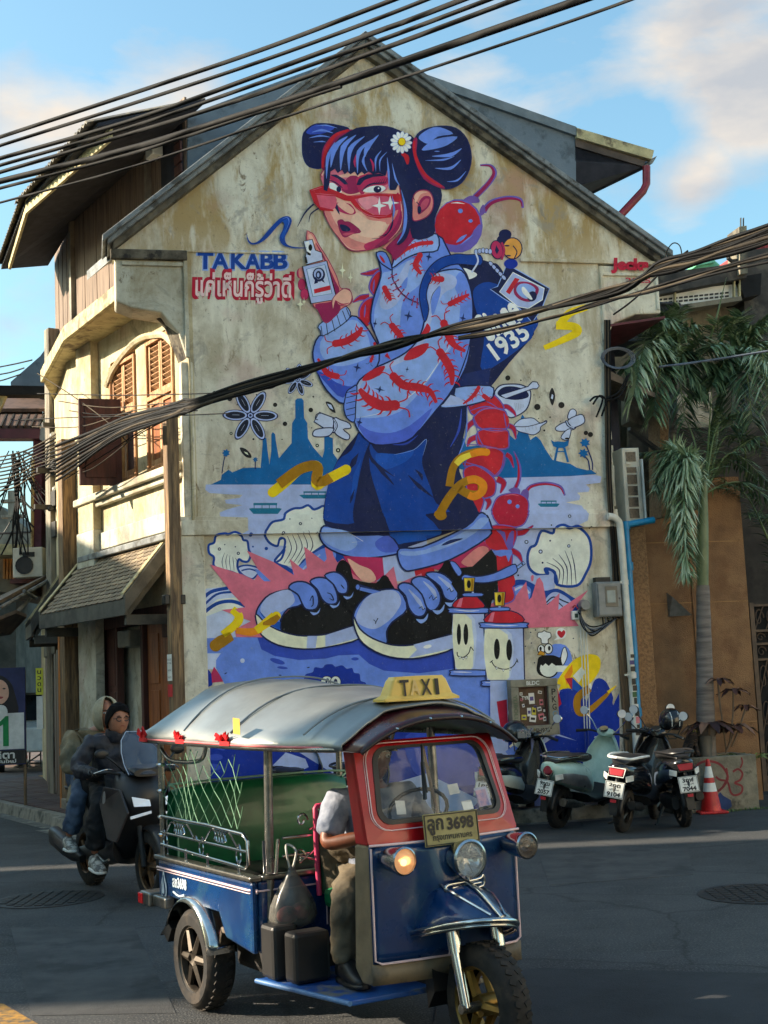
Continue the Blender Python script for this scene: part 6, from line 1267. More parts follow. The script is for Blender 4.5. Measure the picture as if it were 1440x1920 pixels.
gq([(1180,700),(1560,690),(1560,1150),(1180,1150)],-2.9,.1,mat('deep_shade_wall',(92,86,74),(60,58,50),rough=.9),'shaded_wall',mr_)
LF=[mat('palm_leaf_dark',(86,108,74),(56,78,50),rough=.5,scale=3),mat('palm_leaf_mid',(126,150,108),(86,112,76),rough=.45,scale=3),mat('palm_leaf_pale',(180,194,162),(130,152,112),rough=.45,scale=3)]
STM=mat('palm_stem',(104,118,66),(76,90,48),rough=.5);TRK=mat('palm_trunk',(134,124,116),(96,88,84),rough=.85,scale=2,stretch=(1,1,9),bump=.4)
rp=random.Random(21)
def leaflet(b,p,d,L,w_,droop,m=0):
 d=d.normalized();s_=d.cross(Vector((rp.uniform(-.4,.4),rp.uniform(-.4,.4),1)))
 if s_.length<.05:s_=Vector((1,0,0))
 s_=s_.normalized()*w_
 pts=[p,p+d*L*.45+Vector((0,0,-droop*.25*L)),p+d*L*.85+Vector((0,0,-droop*L))]
 b.add([pts[0]-s_*.3,pts[0]+s_*.3,pts[1]+s_,pts[1]-s_,pts[2]],[(0,1,2,3),(3,2,4)],m)
def frond(par,base,mid,tip,n=34,L=.34,plume=False,mi=1,w_=.012,droop=.4):
 ax=cat([base,mid,tip],14);b=MB();b.tube(ax,[.014*(1-i/len(ax))+.003 for i in range(len(ax))],5,3);k=len(ax)
 for i in range(n):
  f_=.14+.86*i/n;j=min(k-2,int(f_*(k-1)));p=ax[j].lerp(ax[j+1],f_*(k-1)-j);t_=(ax[j+1]-ax[j]).normalized()
  sd=t_.cross(Vector((0,0,1)));sd=sd.normalized() if sd.length>.05 else Vector((1,0,0));up_=sd.cross(t_)
  l_=L*(1-.55*abs(f_-.45)*1.6)*rp.uniform(.8,1.15)
  for q in range(5 if plume else 2):
   a=rp.uniform(0,2*PI) if plume else (0 if q else PI)+rp.uniform(-.5,.5)
   d_=sd*math.cos(a)+up_*math.sin(a)*(1 if plume else .6)+t_*rp.uniform(.5,.95)
   leaflet(b,p,d_,l_,w_,droop*rp.uniform(.1,1.3),min(2,max(0,mi+rp.choice((-1,0,0,1)))))
 return obj('frond',b,LF+[STM],par)
def gp_(x,y,o):return G.P(x,y,o)
pa=thing('foxtail_palm','palm with a ringed trunk and bushy foxtail frond hanging before the brown wall','palm tree')
tb=G.P(1322,1400,.22);tb0=Vector((tb.x,tb.y,.5));tt=G.P(1318,1098,.2)
b=MB();n=16;b.tube([tb0.lerp(tt,i/n) for i in range(n+1)],[.125-.045*i/n+(.004 if i%2 else 0) for i in range(n+1)],12);obj('trunk',b,TRK,pa,smooth=50)
b=MB();b.tube([tt,G.P(1316,1040,.2),G.P(1318,980,.2),G.P(1320,900,.2)],[.07,.085,.07,.04],12);obj('crownshaft',b,mat('crownshaft_green',(110,122,84),(84,98,62),rough=.5),pa,smooth=60)
frond(pa,gp_(1322,930,.2),gp_(1285,860,.5),gp_(1286,1075,.55),130,.40,True,2,.013,.6)
frond(pa,gp_(1320,920,.1),gp_(1262,850,.3),gp_(1268,1000,.35),100,.40,True,2,.013,.6)
frond(pa,gp_(1320,920,.1),gp_(1262,840,.1),gp_(1228,920,.2),60,.3,True,1,.013)
for m_,t_,o_ in (((1370,850),(1440,905),-.2),((1360,820),(1430,840),-.6),((1345,800),(1400,770),-.5),((1300,820),(1270,760),-.7),((1330,800),(1335,720),-.6),((1390,905),(1480,960),.1),((1280,850),(1195,850),-.5),((1355,860),(1460,930),-.5)):frond(pa,gp_(1322,925,.1),gp_(*m_,o_*.5),gp_(*t_,o_),46,.34,False,0,.013)
pb_=thing('left_feather_palm','dark green palm crown in front of the black duct with long drooping leaflets','palm tree')
c0_=gp_(1262,700,-.9);b=MB();b.tube([gp_(1275,960,-.95),gp_(1262,820,-.95),c0_],[.07,.06,.05],10);obj('trunk',b,TRK,pb_,smooth=50)
for m_,t_,o_,mi in (((1215,640),(1188,742),-.3,2),((1232,630),(1205,700),-.6,1),((1250,610),(1230,600),-.6,1),((1275,640),(1300,610),-.8,1),((1290,660),(1345,690),-.8,0),((1225,650),(1170,690),-.5,1),((1250,640),(1262,590),-.9,1),((1280,670),(1320,740),-.7,0),((1240,690),(1225,780),-.4,0),((1270,690),(1285,790),-.6,0),((1300,640),(1350,650),-1.0,1)):frond(pb_,c0_,gp_(*m_,o_),gp_(*t_,o_+.15),64,.46,False,mi,.019,.6)
pc_=thing('right_feather_palm','tall green palm crown at the right frame edge with hanging leaflets','palm tree')
c1_=gp_(1385,690,-.8);b=MB();b.tube([gp_(1322,930,-.9),gp_(1340,800,-.9),gp_(1358,720,-.85),c1_],[.075,.065,.055,.05],10);obj('trunk',b,STM,pc_,smooth=50)
for m_,t_,o_,mi in (((1400,640),(1435,600),-.7,1),((1370,640),(1375,600),-.8,1),((1350,650),(1330,650),-.6,1),((1410,650),(1455,640),-.5,1),((1425,655),(1440,760),-.2,2),((1430,665),(1475,740),-.3,2),((1365,670),(1335,720),-.6,0),((1400,700),(1410,790),-.3,1),((1345,690),(1300,740),-.8,0),((1390,640),(1405,610),-.9,1),((1440,690),(1500,790),-.4,1),((1375,720),(1370,800),-.6,0)):frond(pc_,c1_,gp_(*m_,o_),gp_(*t_,o_+.15),64,.44,False,mi,.019,.6)
for i_,(m_,t_,o_) in enumerate(UPF):frond(pb_ if i_<3 else pc_,c0_ if i_<3 else c1_,gp_(*m_,o_),gp_(*t_,o_+.2),56,.40,False,1,.018,.15)
b=MB();b.tube([gp_(1330,640,-.8),gp_(1345,590,-.8),gp_(1362,520,-.8)],[.02,.014,.003],6);obj('spear_leaf',b,STM,pc_)
frond(pc_,gp_(1400,900,-.6),gp_(1390,820,-.4),gp_(1330,760,-.2),46,.34,False,0,.013);frond(pc_,gp_(1440,1010,-.3),gp_(1400,930,-.2),gp_(1350,900,-.1),46,.34,False,0,.013);frond(pc_,gp_(1460,900,-.5),gp_(1430,820,-.4),gp_(1370,850,-.2),46,.34,False,0,.013)
frond(pc_,gp_(1450,1100,-.6),gp_(1440,980,-.5),gp_(1400,960,-.3),46,.34,False,0,.013)
cable([(1235,688),(1300,680),(1380,668),(1520,645)],.014,[(1235,15.5),(1520,15)],mat('grey_cable',(96,104,116),(70,76,86),rough=.5),'grey green cable sagging in front of the palm crowns',None,None,'overhead_cable')
pl_=thing('concrete_planter','low weathered concrete planter with red graffiti in front of the brown wall','planter')
PLM=mat('planter_concrete',(142,134,114),(108,102,88),rough=.9,scale=4,bump=.4,c3=(78,74,62),s3=3)
a0,a1=gnd(1268,1527),gnd(1425,1516);pd=(a1-a0).normalized();pn=Vector((pd.y,-pd.x,0));hgt=.64
PPl=Plane(a0,(pd.x,pd.y));PPM=PM(PPl);Lp=(a1-a0).length
b=MB();
for q in ((0,Lp,-.1,0),(0,Lp,-.62,-.52),(0,.1,-.52,-.1),(Lp-.1,Lp,-.52,-.1)):b.box(q[0],q[1],q[2],q[3],0,hgt,M=PPM)
obj('planter_wall',b,PLM,pl_,bevel=.012)
b=MB();b.box(.1,Lp-.1,-.52,-.1,.1,hgt-.06,M=PPM);obj('soil',b,mat('soil',(52,40,30),(36,28,22),rough=1,bump=.8),pl_)
RGF=mat('graffiti_red',(132,38,42),(110,32,38),rough=.7);BGF=mat('graffiti_blue',(20,56,110),(16,44,90),rough=.7)
def graf(pts,w_,m_,nm='graffiti',k=0):
 q=cat([PPl.P(x,y,.003+k*.001) for x,y in pts],5);b=MB();n=len(q)
 rows=[[],[]]
 for i in range(n):
  t_=(q[min(i+1,n-1)]-q[max(0,i-1)]).normalized();s_=t_.cross(PPl.n).normalized()*w_;rows[0].append(q[i]+s_);rows[1].append(q[i]-s_)
 b.grid(rows);return obj(nm,b,m_,pl_)
graf([(1303,1448),(1308,1434),(1325,1427),(1348,1432),(1362,1448),(1364,1462),(1356,1475),(1346,1484)],.014,RGF)
graf([(1342,1456),(1350,1462),(1364,1466),(1370,1485),(1378,1491),(1390,1486),(1391,1474),(1378,1468),(1388,1462),(1392,1450),(1384,1442),(1374,1447)],.012,RGF,k=1);graf([(1350,1482),(1358,1470),(1364,1455),(1362,1440)],.01,RGF,k=2);graf([(1388,1440),(1392,1430),(1390,1420)],.009,RGF,k=3)
b=MB();b.slab([PPl.P(x,y,.003) for x,y in ((1350,1485),(1356,1492),(1370,1500),(1372,1512),(1362,1520),(1346,1522),(1344,1495))],PPl.n*.002);obj('graffiti',b,BGF,pl_)
GRL=[mat('spider_leaf',(86,112,56),(56,80,38),rough=.5),mat('spider_leaf_pale',(150,164,96),(110,130,66),rough=.5)]
sp_=thing('spiky_green_plant','low spiky green plant with pale leaf edges at the right end of the planter','plant')
b=MB();c_=PPl.P(1392,1412,-.25);c_.z=hgt-.06
for k in range(90):
 a=rp.uniform(0,2*PI);r_=rp.uniform(0,.18);p=c_+Vector((math.cos(a)*r_*1.5,math.sin(a)*r_,0));d_=Vector((math.cos(a)*.8,math.sin(a)*.8,rp.uniform(.5,1.3)));leaflet(b,p,d_,rp.uniform(.14,.3),.012,.5,k%2)
obj('leaves',b,GRL,sp_)
DRL=[mat('bromeliad_brown',(92,56,48),(58,36,32),rough=.6),mat('bromeliad_edge',(142,106,84),(104,72,58),rough=.6),mat('bromeliad_dark',(54,30,34),(36,22,26),rough=.6)]
def rosette(lab,px,py,off,r_,n,stem=None,m0=0):
 t=thing('bromeliad',lab,'plant');c_=PPl.P(px,py,off);b=MB()
 for k in range(n):
  a=2*PI*k/n*1.618;d_=Vector((math.cos(a),math.sin(a),.35));q=[c_];
  for s_ in (.4,.8,1.05):q.append(c_+Vector((math.cos(a)*r_*s_,math.sin(a)*r_*s_,r_*(.5*s_-.75*s_*s_)+rp.uniform(-.02,.02))))
  sd=Vector((-math.sin(a),math.cos(a),0))*r_*.17;rows=[[p-sd*w_ for p,w_ in zip(q,(.3,1,.8,.1))],[p+Vector((0,0,-.01)) for p in q],[p+sd*w_ for p,w_ in zip(q,(.3,1,.8,.1))]]
  b.grid(rows,(k+m0)%3)
 obj('leaves',b,DRL,t,smooth=60)
 if stem:b=MB();b.tube(cat([c_]+[PPl.P(*s_) for s_ in stem],5),.011,6);obj('stem',b,mat('dry_stem',(116,98,78),(90,74,58),rough=.8),t)
 return t
rosette('large curly brown leaved plant above the grey vase',1330,1358,-.25,.34,17,[(1330,1385,-.25)])
rosette('dark red curly leaved plant right of the brown one',1378,1362,-.3,.27,15,[(1370,1390,-.3),(1362,1408,-.3)],2)
rosette('small dry leaf rosette on a tall thin stem, upper left of the planter plants',1346,1275,-.28,.19,11,[(1350,1320,-.28),(1362,1408,-.28)])
rosette('small dark dry rosette on the tallest curved stem',1375,1294,-.26,.2,11,[(1374,1340,-.26),(1368,1390,-.26),(1360,1412,-.26)],1)
rosette('wilted dark rosette leaning right over the planter end',1398,1325,-.3,.17,9,[(1388,1360,-.3),(1372,1400,-.3)],2)
vs=thing('plant_vase','tall grey vase under the curly brown plant','vase',(lambda p:(p.x,p.y,hgt-.06))(PPl.P(1323,1415,-.28)))
b=MB();b.lathe([(0,0),(.085,0),(.075,.1),(.09,.24),(.1,.3),(.08,.3),(.07,.22)],n=20);obj('body',b,mat('grey_glaze',(96,90,80),(70,66,60),rough=.5),vs,smooth=50)
ct=thing('cat','dark tabby cat sitting on the planter between the helmeted scooter and the vase','cat');cc0=PPl.P(1298,1415,-.25);cc0.z=hgt+.0
FUR=mat('dark_tabby_fur',(44,36,32),(24,20,18),rough=.9,scale=18,stretch=(1,1,3),c3=(92,70,54),s3=14)
def skin(name,verts,edges,radii,m_,parent,sub=2,root=0):
 me=bpy.data.meshes.new(name);me.from_pydata([tuple(v) for v in verts],edges,[]);me.update();o=bpy.data.objects.new(name,me);COL.objects.link(o)
 if parent is not None:o.parent=parent
 md=o.modifiers.new('skin','SKIN');md.use_smooth_shade=True
 sv=me.skin_vertices[0].data if me.skin_vertices else None
 if sv is None:
  bpy.context.view_layer.objects.active=o
  bm=bmesh.new();bm.from_mesh(me);bm.verts.layers.skin.verify();bm.to_mesh(me);bm.free();sv=me.skin_vertices[0].data
 for i,r_ in enumerate(radii):sv[i].radius=(r_,r_) if not hasattr(r_,'__len__') else r_;sv[i].use_root=(i==root)
 s_=o.modifiers.new('sub','SUBSURF');s_.levels=s_.render_levels=sub;me.materials.append(m_);return o
F3=G.n;rgt=F3.cross(Vector((0,0,1)))
def cv_(f_,r_,z_):return cc0+F3*f_+rgt*r_+Vector((0,0,z_))
skin('body',[cv_(-.1,0,.07),cv_(-.04,0,.15),cv_(.02,0,.22),cv_(.05,0,.29),cv_(.09,0,.295),cv_(.06,.035,.12),cv_(.08,.04,.0),cv_(.06,-.035,.12),cv_(.08,-.04,.0),cv_(-.12,.1,.02),cv_(-.02,.16,.015),cv_(0,.07,.05),cv_(.04,.085,.01),cv_(0,-.07,.05),cv_(.04,-.085,.01)],
  [(0,1),(1,2),(2,3),(3,4),(2,5),(5,6),(2,7),(7,8),(0,9),(9,10),(0,11),(11,12),(0,13),(13,14)],[.085,.08,.06,.055,.025,.024,.02,.024,.02,.022,.014,.04,.02,.04,.02],FUR,ct)
b=MB()
for s_ in (-1,1):b.slab([cv_(.05,s_*.015,.325),cv_(.05,s_*.055,.32),cv_(.045,s_*.05,.39)],F3*-.012)
obj('ears',b,FUR,ct)
for s_ in (-1,1):b=MB();b.sphere(cv_(.125,s_*.02,.305),.008,8,6);obj('eye',b,mat('cat_eye',(170,160,60),(150,140,50),rough=.2),ct)
tc_=thing('traffic_cone','red and white traffic cone in front of the graffiti planter','traffic cone',gnd(1334,1524))
b=MB();b.box(-.17,.17,-.17,.17,0,.03);obj('base',b,RDP,tc_,bevel=.015)
hs=[0.03,.2,.22,.36,.46,.6,.62];
def cr_r(z):return .125-.105*z/.62
for z0,z1,m_ in ((.03,.25,RDP),(.25,.35,WHT),(.35,.41,RDP),(.41,.54,WHT),(.54,.62,RDP)):b=MB();b.lathe([(cr_r(z0),z0),(cr_r(z1),z1)],n=24);obj('cone_band',b,m_,tc_,smooth=60)
b=MB();b.lathe([(.02,.62),(.012,.625),(.012,.6)],n=12);obj('cone_tip',b,RDP,tc_)
b=MB()
for k in range(160):
 u=rp.uniform(.45,Lp+.1);leaflet(b,PPl.W(u,0,rp.uniform(.02,.14)),Vector((rp.uniform(-.5,.5),rp.uniform(-.5,.5),1)),rp.uniform(.02,.07),.006,.3)
o=obj('weeds',b,GRL[0]);o['kind']='stuff';o['label']='sparse weeds at the foot of the planter';o['category']='weeds'
for i,(x,y,r_) in enumerate(((92,1686,.42),(1425,1676,.42))):
 t=thing('manhole_cover',('round iron manhole cover left of the tuk-tuk, near the motorcycle','round iron manhole cover at the right frame edge')[i],'manhole cover',gnd(x,y)+Vector((0,0,.002)))
 b=MB();b.lathe([(0,0),(r_*1.1,0),(r_*1.1,.004),(r_,.006),(r_,.004),(0,.004)],n=40);obj('frame',b,IRON,t)
 for k in range(9):
  for j in range(9):
   x_,y_=(k-4)*.085,(j-4)*.085
   if x_*x_+y_*y_<(r_*.93)**2:b=MB();b.box(x_-.03,x_+.03,y_-.03,y_+.03,.004,.011);obj('tread_stud',b,IRON,t)
CHR=mat('chrome',(205,206,204),(170,171,170),rough=.14,metal=1,rvar=.06,scale=9);CHRD=mat('worn_chrome',(150,148,142),(110,108,102),rough=.3,metal=.9,scale=12)
RUB=mat('tyre_rubber',(34,32,30),(24,23,22),rough=.85,scale=14,c3=(58,50,42),s3=6)
GLS=mat('windscreen_glass',(120,130,136),(96,104,110),rough=.04,alpha=.24,rvar=.02,spec=.9)
GLC=mat('clear_lens',(200,205,205),(180,184,184),rough=.05,alpha=.32,rvar=.02)
def loft(secs,n=16,p=2.5,m=0,mb=None,cap=True,ax='x'):
 """secs: (x, yc, zc, ry, rz) superellipse rings along x"""
 b=mb or MB();rows=[]
 for (x,yc,zc,ry,rz) in secs:
  r_=[]
  for j in range(n):
   t=2*PI*j/n;c,s_=math.cos(t),math.sin(t);a=(abs(c)**(2/p))*(1 if c>0 else-1)*ry;e=(abs(s_)**(2/p))*(1 if s_>0 else-1)*rz
   r_.append(Vector((x,yc+a,zc+e)) if ax=='x' else Vector((yc+a,zc+e,x)))
  rows.append(r_)
 b.grid(rows,m,closed=True)
 if cap:k=len(b.v);b.f.append(tuple(range(k-n,k)));b.m.append(m);b.f.append(tuple(range(k-n*len(rows)+n-1,k-n*len(rows)-1,-1)));b.m.append(m)
 return b
def wheel(par,x,y,r_,w_,rim_m,spokes=6,rr=.62,name='wheel'):
 b=MB();prof=[(r_*rr,-w_/2),(r_*.86,-w_/2*1.05),(r_*.97,-w_*.36),(r_,-w_*.15),(r_,w_*.15),(r_*.97,w_*.36),(r_*.86,w_/2*1.05),(r_*rr,w_/2)]
 b.lathe(prof,(x,y,r_),(0,1,0),36)
 for k in range(36):
  a=2*PI*k/36
  for s_ in (-1,1):q=Vector((x+math.cos(a)*r_,y+s_*w_*.2,r_+math.sin(a)*r_));b.box(-.012,.012,-w_*.12,w_*.12,-.004,.004,M=Matrix.Translation(q) @ Matrix.Rotation(-a+PI/2,4,'Y') @ Matrix.Rotation(.4*s_,4,'Z'))
 ty=obj('wheel' if name=='wheel' else name,b,RUB,par,smooth=40)
 b=MB()
 for s_ in (-1,1):b.lathe([(r_*rr*1.02,s_*w_*.5),(r_*rr*.97,s_*w_*.42),(r_*rr*.92,s_*w_*.42),(r_*rr*.9,s_*w_*.2)],(x,y,r_),(0,1,0),32)
 b.lathe([(0,-w_*.3),(.05,-w_*.42),(.05,w_*.42),(0,w_*.42)],(x,y,r_),(0,1,0),14)
 for k in range(spokes):
  a=2*PI*k/spokes;c,s_=math.cos(a),math.sin(a);p0=Vector((x+c*.04,y,r_+s_*.04));p1=Vector((x+c*r_*rr*.93,y,r_+s_*r_*rr*.93))
  for q in (-1,1):b.tube([p0+Vector((0,q*w_*.33,0)),p1+Vector((0,q*w_*.3,0))],[.026,.018],6)
 obj('rim',b,rim_m,ty,smooth=40);return ty
def ltext(s,M_,w_,h,m_,par,off=.02,name='lettering'):t=fit_text(s,w_,h,off);t.v=[tuple(M_ @ Vector(v)) for v in t.v];return obj(name,t,m_,par)
INK=mat('plate_ink',(20,20,22),(30,30,30),rough=.6)
TO,TA=Vector((-.620,7.862,0)),-1.02276
tk=thing('tuk_tuk','blue and red three wheeled tuk-tuk taxi with silver roof and green bench driving in front','tuk-tuk',TO,TA)
BLU=mat('tuktuk_blue',(10,54,104),(7,40,84),rough=.28,coat=.6,scale=3,c3=(30,66,100),s3=5,bump=.12,bscale=5)
REDP=mat('tuktuk_red',(184,8,20),(156,6,16),rough=.35,coat=.3,scale=3)
DIRT=mat('dusty_beige_panel',(136,118,92),(96,82,62),rough=.6,scale=2.5,c3=(84,76,64),s3=2)
ROOF=mat('silver_vinyl',(146,150,149),(118,121,119),rough=.4,metal=.6,scale=1.6,c3=(142,128,104),s3=.9)
PINS=mat('pinstripe',(230,200,200),(220,188,190),rough=.4)
def tb(x0,x1,y0,y1,z0,z1,m_,nm,par=None,bev=.008):b=MB();b.box(x0,x1,y0,y1,z0,z1);return obj(nm,b,m_,par or tk,bevel=bev)
def tt_(pts,r_,m_,nm,par=None,n=8,c=0,closed=False):
 b=MB();p=cat(pts,c,closed) if c else pts;b.tube(p,r_,n,closed=closed);return obj(nm,b,m_,par or tk,smooth=50)
b=MB()
for s_ in (-1,1):b.slab([Vector((x,s_*.62,z)) for x,z in ((-.5,.50),(-.5,.76),(.77,.76),(.77,.40),(.42,.44),(.34,.56),(-.34,.56),(-.40,.50))],(0,-s_*.035,0))
b.box(.735,.77,-.585,.585,.40,.76);b.box(-.5,-.465,-.585,.585,.48,.76)
tub=obj('tub_body',b,BLU,tk,bevel=.02)
tb(-.46,.735,-.58,.58,.44,.47,mat('floor_mat',(110,98,84),(80,72,62),rough=.9),'tub_floor')
for s_ in (-1,1):
 for z_,r_ in ((.715,.006),(.70,.003)):tt_([(-.5,s_*.625,z_),(.74,s_*.625,z_),(.775,s_*.59,z_)],r_,PINS,'pinstripe')
tt_([(.776,-.6,.71),(.776,-.2,.71),(.776,-.2,.5)],.005,PINS,'pinstripe')
b=MB();b.box(-.52,.79,-.64,-.57,.76,.785);b.box(-.52,.79,.57,.64,.76,.785);b.box(.73,.79,-.57,.57,.76,.785);b.box(-.52,-.46,-.57,.57,.76,.785);obj('chrome_ledge',b,CHRD,tk,bevel=.008)
SM=lambda x,z,y=-.6255:Matrix(((1,0,0,x),(0,0,-1,y),(0,1,0,z),(0,0,0,1)))
def tflat(pts,M_,m_,nm,par,n=3):b=MB();q=cat([(a,c,0) for a,c in pts],n,True) if n else [Vector((a,c,0)) for a,c in pts];b.slab([M_ @ v for v in q],M_.to_3x3() @ Vector((0,0,.002)));return obj(nm,b,m_,par)
EM=SM(-.40,.62);EMC=mat('emblem_white',(210,222,230),(190,204,214),rough=.4)
tflat([(0,.085),(.016,.05),(.04,.0),(.036,-.05),(0,-.075),(-.036,-.05),(-.04,0),(-.016,.05)],EM,EMC,'emblem',tk);tflat([(0,.06),(.012,.03),(.03,-.01),(.026,-.045),(0,-.06),(-.026,-.045),(-.03,-.01),(-.012,.03)],SM(-.40,.62,-.628),BLU,'emblem_field',tk)
tflat([(0,.045),(.008,.01),(.018,-.03),(.014,-.045),(-.014,-.045),(-.018,-.03),(-.008,.01)],SM(-.40,.62,-.6305),EMC,'emblem_temple',tk,0)
ltext('สถ3698',SM(-.17,.655),.2,.055,EMC,tk,.03);tt_([(-.25,-.628,.60),(-.17,-.628,.585),(-.09,-.628,.60)],.006,EMC,'emblem_scroll',c=3)
tb(-.66,-.5,-.68,.68,.49,.57,CHRD,'rear_bumper',bev=.012);tb(-.665,-.60,-.686,-.66,.50,.56,mat('red_reflector',(220,20,24),(190,14,20),rough=.2),'reflector',bev=.004);tb(-.5,-.3,-.66,-.6,.5,.56,CHRD,'bumper_end',bev=.01)
POSTM=CHRD
for s_ in (-1,1):
 tt_([(-.47,s_*.59,.50),(-.47,s_*.60,1.46)],.021,POSTM,'roof_post');tt_([(.76,s_*.52,.50),(.76,s_*.50,1.47)],.024,POSTM,'roof_post')
 tt_([(-.47,s_*.60,1.40),(-.3,s_*.60,1.33),(.1,s_*.60,1.34),(.2,s_*.60,1.42)],.012,CHR,'grab_rail',c=5)
for z_ in (.9,1.0,1.15,1.3):b=MB();b.lathe([(.026,-.01),(.03,0),(.026,.01)],(-.47,-.598,z_),(0,0,1),10);obj('tie',b,CHR,tk)
for s_ in (-1,1):
 rail=tt_([(-.46,s_*.61,1.005),(.2,s_*.61,1.0),(.66,s_*.61,.985),(.71,s_*.61,.955),(.715,s_*.61,.84),(.68,s_*.61,.815),(.62,s_*.61,.818),(-.46,s_*.61,.845)],.010,CHR,'side_rail')
 tt_([(-.46,s_*.61,.915),(.71,s_*.61,.90)],.008,CHR,'side_rail')
 for x in (-.40,.12,.6):tt_([(x+math.cos(a)*.028,s_*.61,.872+math.sin(a)*.04) for a in [i*PI/6 for i in range(12)]],.005,CHR,'rail_oval',closed=True,n=5)
 for x in (-.42,-.1,.2,.6):tt_([(x,s_*.61,.785),(x,s_*.61,.85)],.008,CHR,'rail_foot')
 for xc in (-.18,.38):
  pts=[]
  for sg in (-1,1):
   pts=[(xc+sg*(.25-.012*0),s_*.612,.905),(xc+sg*.235,s_*.612,.93),(xc+sg*.21,s_*.612,.915),(xc+sg*.15,s_*.612,.96),(xc+sg*.10,s_*.612,.985),(xc+sg*.06,s_*.612,.965),(xc+sg*.075,s_*.612,.935),(xc+sg*.05,s_*.612,.93)];tt_(pts,.006,CHR,'rail_scroll',c=4,n=5)
  for sg in (-1,0,1):tt_([(xc+sg*.035+math.cos(a)*.016,s_*.612,.952+math.sin(a)*.032) for a in [i*PI/5 for i in range(10)]],.004,CHR,'rail_scroll',closed=True,n=5)
tt_([(.80,-.56,.96),(.80,-.56,.80),(.80,-.50,.79),(.80,-.48,.96)],.010,CHR,'front_rail')
for z_ in (.87,.96):tt_([(.79,-.45,z_),(.79,.5,z_)],.008,CHR,'front_rail')
for (y0,z0,sg) in ((-.34,1.04,1),(-.36,.86,1),(-.08,.93,-1),(.2,.93,-1),(-.12,.80,1)):tt_([(.80,y0+sg*math.cos(t*.55)*(.035-t*.0022),z0+math.sin(t*.55)*(.04-t*.0026)) for t in range(13)],.006,CHR,'front_scroll',n=5)
tt_([(.80,-.3,.99),(.80,0,1.08),(.80,.1,1.11)],.006,CHR,'front_scroll');tt_([(.80,-.36,.83),(.80,-.2,.93),(.80,-.08,.97)],.006,CHR,'front_scroll');tt_([(.80,-.36,.86),(.80,-.12,.80)],.006,CHR,'front_scroll')
GRN=mat('green_vinyl',(26,112,68),(18,88,54),rough=.38,coat=.25,scale=4,bump=.05,bscale=8)
b=MB();rows=[]
for i in range(17):
 y=-.57+1.14*i/16;e=abs(i-8)/8;top=1.185-.03*e**6;r_=[]
 for x,z in ((-.34,.60),(-.30,.72),(-.295,.9),(-.31,top-.06),(-.33,top-.015),(-.37,top),(-.41,top-.02),(-.43,top-.08),(-.43,.60)):r_.append((x-(.03*e**4),y,z))
 rows.append(r_)
b.grid(rows);obj('bench_back',b,GRN,tk,smooth=60)
b=MB();loft([(-.57,-.08,.66,.24,.05),(-.55,-.08,.66,.26,.06),(.55,-.08,.66,.26,.06),(.57,-.08,.66,.24,.05)],20,4,mb=b);b.v=[(v[1],v[0],v[2]) for v in b.v];b.v=[(v[0],v[1],v[2]) for v in b.v]
obj('bench_seat',b,mat('black_vinyl',(24,26,24),(18,19,18),rough=.4),tk,smooth=50)
tt_([(-.335,-.555,.62),(-.33,-.56,.9),(-.36,-.55,1.15),(-.38,-.5,1.19),(-.38,.5,1.19),(-.36,.55,1.15)],.007,mat('pale_piping',(150,190,160),(120,160,130),rough=.5),'bench_piping',c=4)
tb(.55,.73,-.55,.55,.68,.72,mat('red_brown_board',(128,54,40),(98,40,32),rough=.5),'front_board')
tb(.62,.73,-.2,.5,.47,.68,BLKM,'luggage_box')
b=MB();rn=random.Random(2)
def npt(i,j):x=-.44+i*.11;z=1.0+j*.062;return Vector((x+rn.uniform(-.012,.012),-.595+.02*math.sin(i),z*1-.03*math.sin(i*1.1)*(j>4)))
P_=[[npt(i+(.5 if j%2 else 0),j) for j in range(7)] for i in range(11)]
for i in range(10):
 for j in range(6):
  if j>3 and (i*7+j)%4==0:continue
  a=P_[i][j];b.tube([a,P_[i][j+1]],.0024,4);
  k=i+1 if j%2 else i-1
  if 0<=k<11:b.tube([a,P_[k][j+1]],.0024,4)
o=obj('cord_net',b,mat('green_cord',(110,160,124),(84,130,98),rough=.7),tk);o['kind']='stuff'
b=MB();rows=[];N=33
for i in range(N):
 t=i/(N-1);x=-.58+2.08*t;W_=.665-.0*t if t<.6 else .665-.19*((t-.6)/.4)**1.5;ze=1.475-.03*t;zc_=1.775-.155*t**1.5
 seam=min(abs(x-s_) for s_ in (-.56,.0,.62,1.28));zc_-=.014*min(1,seam/.22);end=0
 if t<.1:end=(1-t/.1)**2*.16
 r_=[]
 for j in range(21):
  v=-1+2*j/20;y=W_*math.sin(v*PI/2*.98) if False else W_*v;h_=(1-abs(v)**2.6);z=ze+(zc_-ze-end)*h_-(.012*min(1,seam/.15)*(1 if .55<abs(v)<.97 else 0))
  r_.append(Vector((x,y,z+.004*math.sin(x*17+v*9))))
 r_=[Vector((x,-W_,ze-.03))]+r_+[Vector((x,W_,ze-.03))]
 rows.append(r_)
rf=[Vector((rows[0][0].x-.015,p.y*.985,1.445)) for p in rows[0]];b.grid([rf]+rows)
obj('roof_cover',b,ROOF,tk,smooth=60,solid=.012)
for s_ in (-1,1):tt_([(-.58,s_*.66,1.44),(.7,s_*.66,1.43),(1.2,s_*.60,1.425),(1.46,s_*.49,1.42)],.012,CHRD,'roof_rail',c=4);tt_([(-.58,s_*.672,1.452),(.7,s_*.672,1.442),(1.2,s_*.612,1.437),(1.42,s_*.50,1.43)],.006,mat('pink_trim',(222,120,120),(196,90,94),rough=.4),'roof_trim',c=4)
